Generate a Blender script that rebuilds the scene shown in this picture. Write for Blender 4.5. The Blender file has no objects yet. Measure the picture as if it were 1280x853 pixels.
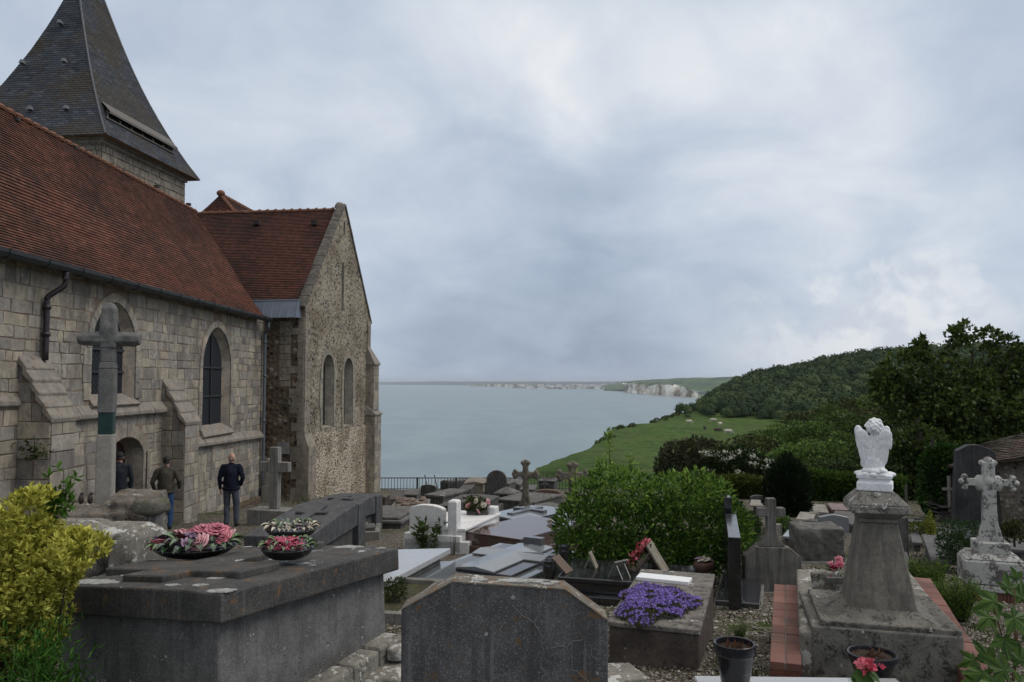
import bpy, bmesh, math, random
import numpy as np
from mathutils import Vector, Matrix, noise as mnoise
from mathutils.geometry import tessellate_polygon
R = math.radians
random.seed(7); rng = np.random.default_rng(7)
scene = bpy.context.scene
col = scene.collection

# ---------------------------------------------------------------- camera
PITCH = R(2.95); F = 980.0
cam = bpy.data.cameras.new('camera'); cam.sensor_width = 36; cam.lens = F/1280*36
cam.clip_start = 0.05; cam.clip_end = 200000
camo = bpy.data.objects.new('camera', cam); col.objects.link(camo)
camo.location = (0, 0, 0); camo.rotation_euler = (R(90)+PITCH, 0, 0)
scene.camera = camo

def P(px, py, Y):
    dx = (px-640)/F; dy = (426.5-py)/F
    y = math.cos(PITCH)-dy*math.sin(PITCH); z = math.sin(PITCH)+dy*math.cos(PITCH)
    return Vector((dx/y*Y, Y, z/y*Y))
def Pz(px, py, z):
    p = P(px, py, 1.0); return p*(z/p.z)

# ---------------------------------------------------------------- world and sun
SUN_EL, SUN_AZ = R(50), R(92)
w = bpy.data.worlds.new('World'); scene.world = w; w.use_nodes = True
nt = w.node_tree; nt.nodes.clear()
L = nt.links.new
def nd(t, **k):
    n = nt.nodes.new(t)
    for a, v in k.items(): setattr(n, a, v)
    return n
def M_(op, a, b=None, c=None, clamp=False):
    n = nd('ShaderNodeMath', operation=op, use_clamp=clamp)
    for i, v in enumerate((a, b, c)):
        if v is None: continue
        if isinstance(v, (int, float)): n.inputs[i].default_value = v
        else: L(v, n.inputs[i])
    return n.outputs[0]
def MR(v, a, b, c=0, d=1):
    n = nd('ShaderNodeMapRange'); n.interpolation_type = 'SMOOTHSTEP'
    L(v, n.inputs[0])
    for i, x in enumerate((a, b, c, d)): n.inputs[i+1].default_value = x
    return n.outputs[0]
def MX(f, a, b, bt='MIX'):
    n = nd('ShaderNodeMix', data_type='RGBA', blend_type=bt)
    if isinstance(f, (int, float)): n.inputs[0].default_value = f
    else: L(f, n.inputs[0])
    for i, v in ((6, a), (7, b)):
        if isinstance(v, tuple): n.inputs[i].default_value = (*v, 1) if len(v) == 3 else v
        else: L(v, n.inputs[i])
    return n.outputs[2]
sky = nd('ShaderNodeTexSky', sky_type='NISHITA', sun_disc=False)
sky.sun_elevation = SUN_EL; sky.sun_rotation = SUN_AZ; sky.altitude = 80
tc = nd('ShaderNodeTexCoord'); sep = nd('ShaderNodeSeparateXYZ'); L(tc.outputs['Generated'], sep.inputs[0])
X_, Y_, Z_ = sep.outputs
el = M_('MAXIMUM', Z_, 0.0)
den = M_('ADD', el, 0.34)
cx = nd('ShaderNodeCombineXYZ'); L(M_('DIVIDE', X_, den), cx.inputs[0]); L(M_('DIVIDE', Y_, den), cx.inputs[1])
def NZ(vec, sc, det=5, rough=.55, dist=0., off=(0, 0, 0)):
    mp = nd('ShaderNodeMapping'); L(vec, mp.inputs[0]); mp.inputs['Location'].default_value = off
    n = nd('ShaderNodeTexNoise'); L(mp.outputs[0], n.inputs[0]); n.inputs['Scale'].default_value = sc
    n.inputs['Detail'].default_value = det; n.inputs['Roughness'].default_value = rough; n.inputs['Distortion'].default_value = dist
    return n.outputs[0]
big = NZ(cx.outputs[0], .75, 4, .5, .3, (3.1, 1.7, 0))
med = NZ(cx.outputs[0], 2.9, 7, .55, .5, (8.3, 5.2, 0))
fine = NZ(tc.outputs['Generated'], 7, 8, .6, .2, (1, 2, 3))
def blob(az, elv, r, amp):      # a soft bright gap in the cloud deck towards azimuth/elevation (degrees)
    d = Vector((math.sin(R(az))*math.cos(R(elv)), math.cos(R(az))*math.cos(R(elv)), math.sin(R(elv))))
    n = nd('ShaderNodeVectorMath', operation='DISTANCE'); L(tc.outputs['Generated'], n.inputs[0]); n.inputs[1].default_value = d
    return M_('MULTIPLY', MR(n.outputs['Value'], 0, r, 1, 0), amp)
gl = blob(2.5, 17, .30, .26)
for b in ((19, 19.5, .26, .30), (1, 23, .10, .10), (27, 7.5, .20, .30), (-8, 24, .30, .12), (6, 16.5, .09, .1), (-24, 21, .4, .12)):
    gl = M_('ADD', gl, blob(*b))
dk = M_('ADD', blob(0, 2, .34, .34), blob(8, 9.5, .26, .14))
dk = M_('ADD', dk, blob(33, 14, .3, .12))
den2 = M_('ADD', M_('ADD', M_('MULTIPLY', big, .55), M_('MULTIPLY', med, .65)), M_('MULTIPLY', fine, .45))
val = M_('ADD', M_('SUBTRACT', den2, .825), M_('SUBTRACT', M_('MULTIPLY', gl, M_('MULTIPLY', med, 2.0)), M_('MULTIPLY', dk, .9)))
cr = nd('ShaderNodeValToRGB'); L(M_('ADD', M_('MULTIPLY', val, .84), .50), cr.inputs[0])
e = cr.color_ramp.elements
e[0].position = .0; e[0].color = (.20, .245, .33, 1)
e[1].position = 1.; e[1].color = (.66, .675, .70, 1)
for p, c in ((.3, (.308, .368, .464)), (.55, (.408, .465, .556)), (.8, (.53, .572, .632))):
    q = cr.color_ramp.elements.new(p); q.color = (*c, 1)
cl = MX(1.0, cr.outputs[0], (12.4, 12.3, 12.1), 'MULTIPLY')
# a bank of cumulus low on the right
cum = M_('MULTIPLY', M_('ADD', blob(26.5, 4.6, .20, 1.), M_('MULTIPLY', blob(19, 3.0, .14, 1.), .5)), MR(M_('ADD', NZ(tc.outputs['Generated'], 13, 8, .55, .3, (4, 1, 7)), M_('MULTIPLY', M_('SUBTRACT', .125, Z_), 2.2)), .50, .60))
cumc = MX(MR(NZ(tc.outputs['Generated'], 24, 6, .6, .3, (4, 1, 7.15)), .38, .62), (5.4, 5.9, 6.7), (7.4, 7.6, 7.9))
cl = MX(M_('MULTIPLY', cum, .8, clamp=True), cl, cumc)
# the cloud cover is nearly closed; a little of the clear Nishita sky tints it
skyc = MX(.05, cl, sky.outputs[0])
# unseen sky overhead, made brighter and more neutral to light the scene
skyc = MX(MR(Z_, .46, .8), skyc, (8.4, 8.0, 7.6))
below = MR(Z_, -.02, -.12, 1, .35)
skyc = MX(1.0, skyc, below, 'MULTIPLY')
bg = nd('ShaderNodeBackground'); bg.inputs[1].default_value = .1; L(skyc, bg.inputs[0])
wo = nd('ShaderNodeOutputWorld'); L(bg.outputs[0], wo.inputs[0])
sl = bpy.data.lights.new('sun', 'SUN'); sl.energy = 1.35; sl.angle = R(34); sl.color = (1, .97, .93)
so = bpy.data.objects.new('sun', sl); col.objects.link(so)
sd = Vector((math.sin(SUN_AZ)*math.cos(SUN_EL), math.cos(SUN_AZ)*math.cos(SUN_EL), math.sin(SUN_EL)))
so.rotation_euler = sd.to_track_quat('Z', 'Y').to_euler()
vs = scene.view_settings; vs.view_transform = 'Standard'; vs.look = 'None'; vs.exposure = .12; vs.gamma = 1

# ---------------------------------------------------------------- material kit
MATS = {}
def new_mat(name):
    global nt, L
    m = bpy.data.materials.new(name); m.use_nodes = True
    nt = m.node_tree; L = nt.links.new
    b = nt.nodes['Principled BSDF']
    return m, b
def oc(rand=True):
    t = nd('ShaderNodeTexCoord')
    if not rand: return t.outputs['Object']
    oi = nd('ShaderNodeObjectInfo'); v = nd('ShaderNodeVectorMath', operation='SCALE')
    cmb = nd('ShaderNodeCombineXYZ')
    for i, k in enumerate((37., 91., 53.)): L(M_('MULTIPLY', oi.outputs['Random'], k), cmb.inputs[i])
    a = nd('ShaderNodeVectorMath', operation='ADD'); L(t.outputs['Object'], a.inputs[0]); L(cmb.outputs[0], a.inputs[1])
    return a.outputs[0]
def ramp(f, stops, mode='LINEAR'):
    n = nd('ShaderNodeValToRGB'); L(f, n.inputs[0]); n.color_ramp.interpolation = mode
    e = n.color_ramp.elements
    while len(e) < len(stops): e.new(.5)
    for i, (p, c) in enumerate(stops): e[i].position = p; e[i].color = (*c, 1)
    return n.outputs[0]
def vor(vec, sc, feat='F1', out='Distance', rnd=1.):
    n = nd('ShaderNodeTexVoronoi', feature=feat); L(vec, n.inputs[0]); n.inputs['Scale'].default_value = sc
    n.inputs['Randomness'].default_value = rnd
    return n.outputs[out]
def bump(b, h, st=.3, dist=.01, normal=None):
    n = nd('ShaderNodeBump'); n.inputs['Strength'].default_value = st; n.inputs['Distance'].default_value = dist
    L(h, n.inputs['Height'])
    if normal: L(normal, n.inputs['Normal'])
    L(n.outputs[0], b.inputs['Normal']); return n.outputs[0]
def scl(v, s):
    mp = nd('ShaderNodeMapping'); L(v, mp.inputs[0]); mp.inputs['Scale'].default_value = s; return mp.outputs[0]
def attr(name, out='Fac'):
    n = nd('ShaderNodeAttribute'); n.attribute_name = name; return n.outputs[out]
def set_(b, **k):
    for a, v in k.items():
        i = b.inputs[a.replace('_', ' ')]
        if isinstance(v, (int, float)): i.default_value = v
        elif isinstance(v, tuple): i.default_value = (*v, 1)
        else: L(v, i)
def upmask():
    g = nd('ShaderNodeNewGeometry'); s = nd('ShaderNodeSeparateXYZ'); L(g.outputs['Normal'], s.inputs[0]); return s.outputs[2]
def stone(name, c1, c2, sc=3., white=0., orange=0., speck=0., rough=.85, bst=.35, dark=0., drip=0., topw=0., moss=0., wsc=1., wc=(.50,.50,.47)):
    """weathered stone: two mixed tones, grain, optional pale and orange lichen, dark growth, drip streaks"""
    if name in MATS: return MATS[name]
    m, b = new_mat(name); v = oc()
    n1 = NZ(v, sc, 6, .6); n2 = NZ(v, sc*9, 4, .7); n3 = NZ(v, 180, 2, .6)
    c = MX(MR(n1, .35, .65), c1, c2)
    c = MX(M_('MULTIPLY', MR(n2, .35, .7), .45), c, tuple(x*.55 for x in c1))
    if speck:
        sp = MR(n3, .56, .66); c = MX(M_('MULTIPLY', sp, speck), c, (.42, .42, .42))
        sp2 = MR(n3, .44, .36); c = MX(M_('MULTIPLY', sp2, speck), c, (.03, .03, .03))
    if drip:
        d = MR(NZ(scl(v, (9, 9, .5)), 2., 5, .6), .48, .62); c = MX(M_('MULTIPLY', d, drip), c, (.035, .034, .035))
        d = MR(NZ(scl(v, (14, 14, .6)), 2.3, 4, .6, 0, (5, 5, 5)), .57, .68); c = MX(M_('MULTIPLY', d, drip*.45), c, (.32, .32, .31))
    if dark:
        d = MR(M_('ADD', M_('MULTIPLY', NZ(v, sc*1.7, 6, .65, .3, (4, 9, 2)), .5), M_('MULTIPLY', NZ(v, sc*9, 6, .75, .3, (4, 9, 2)), .5)), .50+.10*(1-dark), .57+.12*(1-dark)); c = MX(M_('MULTIPLY', d, .85), c, (.03, .03, .028))
    if orange:
        o = MR(NZ(v, sc*1.8, 7, .7, .3, (7, 1, 3)), .62-.14*orange, .68-.10*orange)
        c = MX(M_('MULTIPLY', o, .85), c, MX(NZ(v, 60, 3), (.17, .085, .03), (.12, .085, .05)))
    if moss:
        u = MR(upmask(), .3, .8); o = M_('MULTIPLY', u, MR(NZ(v, sc*2, 6, .7, .3, (2, 6, 3)), .6-.2*moss, .72-.2*moss))
        c = MX(M_('MULTIPLY', o, .9), c, MX(NZ(v, 60, 3), (.05, .075, .015), (.09, .08, .03)))
    if white or topw:
        f = vor(v, 14.*wsc, 'SMOOTH_F1'); nn = M_('ADD', M_('MULTIPLY', NZ(v, 2.6*wsc, 6, .65, .4, (2, 2, 5)), .62), M_('MULTIPLY', NZ(v, 17*wsc, 6, .7, .3, (2, 2, 5)), .38))
        wv = MR(M_('SUBTRACT', nn, M_('MULTIPLY', f, .12)), .62-.2*white, .645-.2*white) if white else None
        if topw:
            t_ = M_('MULTIPLY', MR(upmask(), .45, .8), MR(M_('SUBTRACT', nn, M_('MULTIPLY', f, .12)), .62-.2*topw, .65-.2*topw))
            wv = M_('MAXIMUM', wv, t_) if wv else t_
        c = MX(M_('MULTIPLY', wv, .92), c, MX(n2, tuple(x*.8 for x in wc), wc))
    set_(b, Base_Color=c, Roughness=rough); b.inputs['Specular IOR Level'].default_value = .22
    h = M_('ADD', M_('MULTIPLY', n1, .5), M_('ADD', M_('MULTIPLY', n2, .5), M_('MULTIPLY', n3, .15)))
    bump(b, h, bst, .02)
    MATS[name] = m; return m
def plain(name, c, rough=.6, metal=0., var=.25, spec=None, coat=0., sc=6.):
    if name in MATS: return MATS[name]
    m, b = new_mat(name); v = oc(); n = NZ(v, sc, 5, .6)
    cc = MX(n, tuple(x*(1-var) for x in c), tuple(min(1, x*(1+var)) for x in c))
    set_(b, Base_Color=cc, Metallic=metal)
    L(MR(NZ(v, sc*2.3, 4), .3, .7, max(.02, rough-.08), min(1, rough+.1)), b.inputs['Roughness'])
    if coat: b.inputs['Coat Weight'].default_value = coat; b.inputs['Coat Roughness'].default_value = .08
    if spec is not None: b.inputs['Specular IOR Level'].default_value = spec
    bump(b, NZ(v, sc*7, 4), .12, .01)
    MATS[name] = m; return m
def granite(name, c, speck=(.3, .3, .3), rough=.12, amt=.5, sc=160.):
    if name in MATS: return MATS[name]
    m, b = new_mat(name); v = oc()
    a = MR(NZ(v, sc, 3, .7), .5, .62); d = MR(NZ(v, sc*.6, 3, .7, 0, (9, 9, 9)), .55, .66)
    cc = MX(M_('MULTIPLY', a, amt), c, speck); cc = MX(M_('MULTIPLY', d, amt*.7), cc, tuple(x*.35 for x in c))
    dirt = MR(NZ(v, 2.2, 6, .65), .45, .8); cc = MX(M_('MULTIPLY', dirt, .12), cc, (.16, .15, .13))
    set_(b, Base_Color=cc); L(MR(NZ(v, 3, 6, .65), .4, .8, rough, rough+.14), b.inputs['Roughness'])
    b.inputs['Specular IOR Level'].default_value = .85
    bump(b, NZ(v, 40, 3), .03, .003)
    MATS[name] = m; return m
def foliage(name, dark, light, tip=None, trans=.25, rough=.55, clump=1.2, var=0.):
    if name in MATS: return MATS[name]
    m, b = new_mat(name); r = attr('rnd'); v = oc()
    n = NZ(v, clump, 4, .55)
    c = MX(MR(M_('ADD', M_('MULTIPLY', n, .6), M_('MULTIPLY', r, .4)), .3, .72), dark, light)
    if var:
        oi = nd('ShaderNodeObjectInfo'); k = MR(oi.outputs['Random'], 0, 1, 1-var, 1+var); cc_ = nd('ShaderNodeCombineXYZ'); [L(k, cc_.inputs[i]) for i in range(3)]; c = MX(1., c, cc_.outputs[0], 'MULTIPLY')
    if tip:
        t_ = attr('tip'); c = MX(t_, c, tip)
    set_(b, Base_Color=c, Roughness=rough)
    b.inputs['Specular IOR Level'].default_value = .2
    tr = nd('ShaderNodeBsdfTranslucent'); L(c, tr.inputs[0])
    mx = nd('ShaderNodeMixShader'); mx.inputs[0].default_value = trans
    L(b.outputs[0], mx.inputs[1]); L(tr.outputs[0], mx.inputs[2])
    L(mx.outputs[0], nt.nodes['Material Output'].inputs[0])
    MATS[name] = m; return m

# ---------------------------------------------------------------- object kit
def tag(o, label=None, cat=None, group=None, kind=None):
    if label: o['label'] = label
    if cat: o['category'] = cat
    if group: o['group'] = group
    if kind: o['kind'] = kind
    return o
def empty(name, loc=(0, 0, 0), rz=0., label=None, cat=None, group=None):
    o = bpy.data.objects.new(name, None); col.objects.link(o); o.empty_display_size = .2
    o.location = loc; o.rotation_euler = (0, 0, rz); return tag(o, label, cat, group)
def link_mesh(name, me, mat=None, parent=None, loc=None, rz=None):
    o = bpy.data.objects.new(name, me); col.objects.link(o)
    if mat: me.materials.append(mat) if not me.materials else None
    if parent: o.parent = parent
    if loc is not None: o.location = loc
    if rz is not None: o.rotation_euler = (0, 0, rz)
    return o
def dup(o, parent=None, name=None):
    c = o.copy(); col.objects.link(c)
    if parent: c.parent = parent
    for ch in o.children: dup(ch, c)
    return c
class MB:
    def __init__(s): s.v = []; s.f = []; s.uv = None; s.at = []
    def add(s, vs, fs, a=0.):
        n = len(s.v); s.v += [tuple(v) for v in vs]; s.f += [tuple(i+n for i in f) for f in fs]; s.at += [a]*len(fs); return s
    def box(s, x0, x1, y0, y1, z0, z1, a=0.):
        return s.add([(x0,y0,z0),(x1,y0,z0),(x1,y1,z0),(x0,y1,z0),(x0,y0,z1),(x1,y0,z1),(x1,y1,z1),(x0,y1,z1)],
                     [(3,2,1,0),(4,5,6,7),(0,1,5,4),(1,2,6,5),(2,3,7,6),(3,0,4,7)], a)
    def frustum(s, x, y, z0, z1, a0, b0, a1, b1, dx=0, dy=0, at=0.):
        v = [(x-a0,y-b0,z0),(x+a0,y-b0,z0),(x+a0,y+b0,z0),(x-a0,y+b0,z0),(x+dx-a1,y+dy-b1,z1),(x+dx+a1,y+dy-b1,z1),(x+dx+a1,y+dy+b1,z1),(x+dx-a1,y+dy+b1,z1)]
        return s.add(v, [(3,2,1,0),(4,5,6,7),(0,1,5,4),(1,2,6,5),(2,3,7,6),(3,0,4,7)], at)
    def prism(s, poly, d0, d1, axis='y', a=0.):
        """extrude a 2-D polygon (counter-clockwise) between d0 and d1 along an axis; poly is (x,z), (y,z) or (x,y)"""
        n = len(poly)
        def p(q, d): return (q[0], d, q[1]) if axis == 'y' else (d, q[0], q[1]) if axis == 'x' else (q[0], q[1], d)
        v = [p(q, d0) for q in poly]+[p(q, d1) for q in poly]
        fs = [tuple(range(n-1, -1, -1)), tuple(range(n, 2*n))]+[(i, (i+1) % n, n+(i+1) % n, n+i) for i in range(n)]
        return s.add(v, fs, a)
    def lathe(s, prof, n=20, x=0, y=0, sx=1., sy=1., a=0.):
        v = []; k = len(prof)
        for i in range(n):
            t = 2*math.pi*i/n
            for r, z in prof: v.append((x+r*math.cos(t)*sx, y+r*math.sin(t)*sy, z))
        fs = [(i*k+j, ((i+1) % n)*k+j, ((i+1) % n)*k+j+1, i*k+j+1) for i in range(n) for j in range(k-1)]
        return s.add(v, fs, a)
    def tube(s, pts, rad, n=8, a=0.):
        pts = [Vector(p) for p in pts]; v = []; k = len(pts)
        rads = rad if isinstance(rad, (list, tuple)) else [rad]*k
        for i, p in enumerate(pts):
            d = (pts[min(i+1, k-1)]-pts[max(i-1, 0)]).normalized()
            q = d.to_track_quat('Z', 'Y')
            for j in range(n):
                t = 2*math.pi*j/n; v.append(p+q @ Vector((math.cos(t)*rads[i], math.sin(t)*rads[i], 0)))
        fs = [(i*n+j, i*n+(j+1) % n, (i+1)*n+(j+1) % n, (i+1)*n+j) for i in range(k-1) for j in range(n)]
        fs += [tuple(range(n-1, -1, -1)), tuple(range((k-1)*n, k*n))]
        return s.add(v, fs, a)
    def build(s, name, mat, parent=None, bev=0., smooth=False, loc=None, rz=None, attr=False, seg=1, jit=0., fix=True, autos=None):
        me = bpy.data.meshes.new(name); me.from_pydata(s.v, [], s.f); me.update()
        if attr:
            at = me.attributes.new('rnd', 'FLOAT', 'FACE'); at.data.foreach_set('value', s.at)
        if fix or autos:
            b = bmesh.new(); b.from_mesh(me)
            if autos: bmesh.ops.remove_doubles(b, verts=b.verts, dist=1e-5)
            if fix: bmesh.ops.recalc_face_normals(b, faces=b.faces)
            b.to_mesh(me); b.free()
        if smooth: me.polygons.foreach_set('use_smooth', [True]*len(me.polygons))
        o = link_mesh(name, me, mat, parent, loc, rz)
        if bev:
            md = o.modifiers.new('bevel', 'BEVEL'); md.width = bev; md.segments = seg; md.limit_method = 'ANGLE'; md.angle_limit = R(40)
        if autos: me.polygons.foreach_set('use_smooth', [True]*len(me.polygons)); me.set_sharp_from_angle(angle=R(autos))
        return o
def np_mesh(name, V, Fq, mat, parent=None, attrs=None, smooth=False, uv=None):
    """V (n,3), Fq (m,k) constant polygon size"""
    me = bpy.data.meshes.new(name); n = len(V); m, k = Fq.shape
    me.vertices.add(n); me.vertices.foreach_set('co', V.astype(np.float32).ravel())
    me.loops.add(m*k); me.loops.foreach_set('vertex_index', Fq.astype(np.int32).ravel())
    me.polygons.add(m); me.polygons.foreach_set('loop_start', np.arange(0, m*k, k, dtype=np.int32))
    me.update(calc_edges=True)
    for a, (dom, d) in (attrs or {}).items():
        at = me.attributes.new(a, 'FLOAT', dom); at.data.foreach_set('value', np.asarray(d, dtype=np.float32))
    if smooth: me.polygons.foreach_set('use_smooth', [True]*m)
    me.validate()
    return link_mesh(name, me, mat, parent)
def apply_mods(o):
    dg = bpy.context.evaluated_depsgraph_get(); me = bpy.data.meshes.new_from_object(o.evaluated_get(dg))
    for m in list(o.modifiers): o.modifiers.remove(m)
    old = o.data; o.data = me; bpy.data.meshes.remove(old)
    return o
def remesh(o, vox, smooth=4, disp=None):
    r = o.modifiers.new('r', 'REMESH'); r.mode = 'VOXEL'; r.voxel_size = vox; r.use_smooth_shade = True
    if smooth: s = o.modifiers.new('s', 'SMOOTH'); s.iterations = smooth; s.factor = .5
    bpy.context.view_layer.update()
    apply_mods(o)
    o.data.polygons.foreach_set('use_smooth', [True]*len(o.data.polygons))
    return o
def folds(o, amp, sc, stretch=(1, 1, 1)):
    me = o.data; n = len(me.vertices); co = np.empty(n*3, np.float32); me.vertices.foreach_get('co', co); co = co.reshape(-1, 3); no = np.empty(n*3, np.float32); me.vertices.foreach_get('normal', no); no = no.reshape(-1, 3)
    d = np.array([mnoise.noise((x*sc*stretch[0], y*sc*stretch[1], z*sc*stretch[2]))+.5*mnoise.noise((x*sc*2.2, y*sc*2.2+5, z*sc*1.4)) for x, y, z in co]); co += no*(d*amp)[:, None]; me.vertices.foreach_set('co', co.ravel()); me.update()
def ell(mb, c, r, rot=None, n=14, m=9):
    """ellipsoid added to a mesh builder"""
    c = Vector(c); q = rot or Matrix.Identity(3); vs = []
    for i in range(m+1):
        th = math.pi*i/m
        for j in range(n):
            ph = 2*math.pi*j/n
            vs.append(c+q @ Vector((r[0]*math.sin(th)*math.cos(ph), r[1]*math.sin(th)*math.sin(ph), r[2]*math.cos(th))))
    fs = [(i*n+j, (i+1)*n+j, (i+1)*n+(j+1) % n, i*n+(j+1) % n) for i in range(m) for j in range(n)]
    return mb.add(vs, fs)

# ---------------------------------------------------------------- leaves
def leaves(name, pts, nrm, size, mat, parent=None, asp=.45, tips=None, droop=.25, fold=.15, fade=.35):
    """one mesh of many small leaf-shaped faces; pts (n,3), nrm (n,3) outward growth directions"""
    n = len(pts); size = np.asarray(size)*np.ones(n)*(1-fade+2*fade*rng.random(n))
    d = nrm+rng.normal(0, .45, (n, 3)); d[:, 2] -= droop*rng.random(n); d /= np.linalg.norm(d, axis=1)[:, None]+1e-9
    a = rng.normal(0, 1, (n, 3)); s = np.cross(d, a); s /= np.linalg.norm(s, axis=1)[:, None]+1e-9
    u = np.cross(s, d)
    Lx = size[:, None]; W = size[:, None]*asp
    base = pts; tip = pts+d*Lx
    m1 = pts+d*Lx*.45+s*W*.5+u*Lx*fold*.5; m2 = pts+d*Lx*.45-s*W*.5+u*Lx*fold*.5
    mid = pts+d*Lx*.5-u*Lx*fold*.2
    V = np.stack([base, m1, tip, mid, m2], 1).reshape(-1, 3); b = np.arange(n)[:, None]*5
    Fq = np.concatenate([b+np.array([[0, 1, 2, 3]]), b+np.array([[0, 3, 2, 4]])], 0)
    r = rng.random(n); at = {'rnd': ('FACE', np.concatenate([r, r]))}
    if tips is not None: at['tip'] = ('FACE', np.concatenate([tips, tips]))
    return np_mesh(name, V, Fq, mat, parent, at, smooth=False)
def lobes_pts(lobes, n, shell=.55):
    """random points in ellipsoid lobes (x,y,z,rx,ry,rz), denser near their surface"""
    L_ = np.array(lobes, float); wts = (L_[:, 3]*L_[:, 4]*L_[:, 5])**.67; wts /= wts.sum()
    k = rng.choice(len(L_), n, p=wts); d = rng.normal(0, 1, (n, 3)); d /= np.linalg.norm(d, axis=1)[:, None]
    r = shell+(1-shell)*rng.random(n)**.6; r += rng.normal(0, .05, n)
    p = L_[k, :3]+d*L_[k, 3:6]*r[:, None]
    return p, d
# ---------------------------------------------------------------- ground, sea and land
GY = [-12, 0, 3, 5, 8, 12, 16, 20, 28, 36, 41, 44, 60]
GZ = [-1.6, -1.65, -1.93, -2.13, -2.55, -2.95, -3.3, -3.6, -4.25, -5.05, -5.65, -6.0, -8.5]
def zg(x, y):
    return float(np.interp(y, GY, GZ))+.03*math.sin(x*1.3+y*.7)*math.cos(y*1.1-x*.4)
def G(px, py):
    """where the sight line through a pixel meets the ground"""
    p = P(px, py, 1.0); y = 5.0
    for _ in range(60):
        y = .5*y+.5*(zg(p.x*y, y)/p.z)
    return p*y
def H(px, pyb, pyt):
    """a base point on the ground at a pixel and the height of what rises over it to pixel row pyt"""
    g = G(px, pyb); t = P(px, pyt, g.y); return g, t.z-g.z

def gravel_mat():
    m, b = new_mat('gravel_ground'); v = oc(False)
    vc = vor(v, 42, 'F1', 'Color'); vd = vor(v, 42, 'F1'); s = nd('ShaderNodeSeparateColor'); L(vc, s.inputs[0])
    peb = ramp(s.outputs[0], [(0, (.055, .045, .035)), (.35, (.13, .115, .09)), (.7, (.21, .19, .155)), (1, (.36, .34, .30))])
    peb = MX(MR(vd, .3, .75), peb, (.03, .026, .02))
    n = NZ(v, .9, 6, .65); n2 = NZ(v, 5, 6, .7)
    dirt = MX(n2, (.035, .03, .022), (.10, .085, .065))
    c = MX(MR(n2, .52, .72), peb, dirt)
    grass = MX(NZ(v, 25, 4), (.02, .035, .008), (.055, .075, .02))
    c = MX(MR(M_('ADD', M_('MULTIPLY', n, .7), M_('MULTIPLY', n2, .3)), .52, .60), c, grass)
    set_(b, Base_Color=c, Roughness=.95); b.inputs['Specular IOR Level'].default_value = .1; bump(b, M_('SUBTRACT', M_('MULTIPLY', n2, .4), vd), .6, .02)
    return m
xs = np.concatenate([np.linspace(-40, -14, 10), np.linspace(-13, 16, 100), np.linspace(17, 60, 16)])
ys = np.concatenate([np.linspace(-12, 1, 8), np.linspace(1.5, 24, 120), np.linspace(25, 44, 40)])
V = np.array([(x, y, zg(x, y)+.025*mnoise.noise((x*1.7, y*1.7, 0))) for y in ys for x in xs]); nx = len(xs)
Fq = np.array([(j*nx+i, j*nx+i+1, (j+1)*nx+i+1, (j+1)*nx+i) for j in range(len(ys)-1) for i in range(nx-1)])
tag(np_mesh('ground', V, Fq, gravel_mat(), smooth=True), kind='structure')

# sea, from the foot of the cliffs to the horizon
m, b = new_mat('sea_water'); v = oc(False)
n = NZ(scl(v, (1, .45, 1)), .012, 6, .6); n2 = NZ(scl(v, (.6, 1.6, 1)), .09, 6, .7); n3 = NZ(scl(v, (1, 3, 1)), .35, 3, .6)
cc = MX(MR(n, .35, .68), (.13, .185, .205), (.185, .245, .26)); cc = MX(M_('MULTIPLY', MR(n2, .46, .66), .65), cc, (.105, .155, .175))
cc = MX(M_('MULTIPLY', MR(n3, .5, .68), .3), cc, (.2, .3, .32))
set_(b, Base_Color=cc, Roughness=.32); b.inputs['Specular IOR Level'].default_value = .35
bump(b, M_('ADD', n2, M_('MULTIPLY', n3, .3)), .55, 3.)
SEA = -84.
q = MB(); q.add([(-60000, -3000, SEA), (60000, -3000, SEA), (60000, 60000, SEA), (-60000, 60000, SEA)], [(0, 1, 2, 3)])
tag(q.build('sea', m), kind='structure')

# the land beyond the churchyard: a grass field ending in cliffs, rising to a wooded hill
def lerp(x, xs_, ys_): return float(np.interp(x, xs_, ys_))
CY = [40, 43, 46, 60, 78, 100, 118, 122, 140, 170, 200, 232, 270, 300, 330, 370, 420, 480, 560, 700, 900, 1300]
CX = [-60, -30, -3, .4, 1.6, 3.0, 3.6, 4.6, 7.6, 14.5, 20.5, 27.6, 39, 50, 62, 80, 100, 118, 140, 190, 260, 420]
TY = [40, 50, 60, 100, 140, 230, 330, 420, 520, 700, 900, 1300]
TZ = [-6.2, -7.2, -8.0, -11.2, -12.6, -13.2, -13.0, -12.6, -12., -9, -8, -8]
def hill(x, y):
    # wooded hill: crest line followed from the left foot to the right
    a = x/y
    c = lerp(a, [.20, .225, .25, .285, .325, .37, .42, .47, .51, .6, .8], [-13, -12, -9, -5, 0, 4.5, 10.5, 14.5, 16, 18, 18])
    t = max(0., min(1., (y-340)/210.)); t = t*t*(3-2*t)
    return (c+12)*t if y < 620 else (c+12)*(1-max(0, min(1, (y-640)/500))**2*.6)
def land(x, y):
    z = lerp(y, TY, TZ)
    d = x-lerp(y, CY, CX)
    z -= 3.2*math.exp(-((x-.35*y)/(.16*y+3))**2)*max(0, min(1, (y-60)/100))*max(0, min(1, (430-y)/120))
    z += hill(x, y)
    z += 1.6*mnoise.noise((x*.018, y*.018, 3))*min(1, max(0, (y-60)/60))+.35*mnoise.noise((x*.09, y*.09, 7))*min(1, max(0, (y-50)/40))
    e_ = 1.2*math.exp(-max(d, 0)/6.)*min(1, max(0, (y-90)/60)); z -= e_*1.4
    if d < 0: z += d*(1.4+abs(mnoise.noise((x*.1, y*.05, 0)))*1.0)*2.2
    return max(z, SEA-2)
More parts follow.
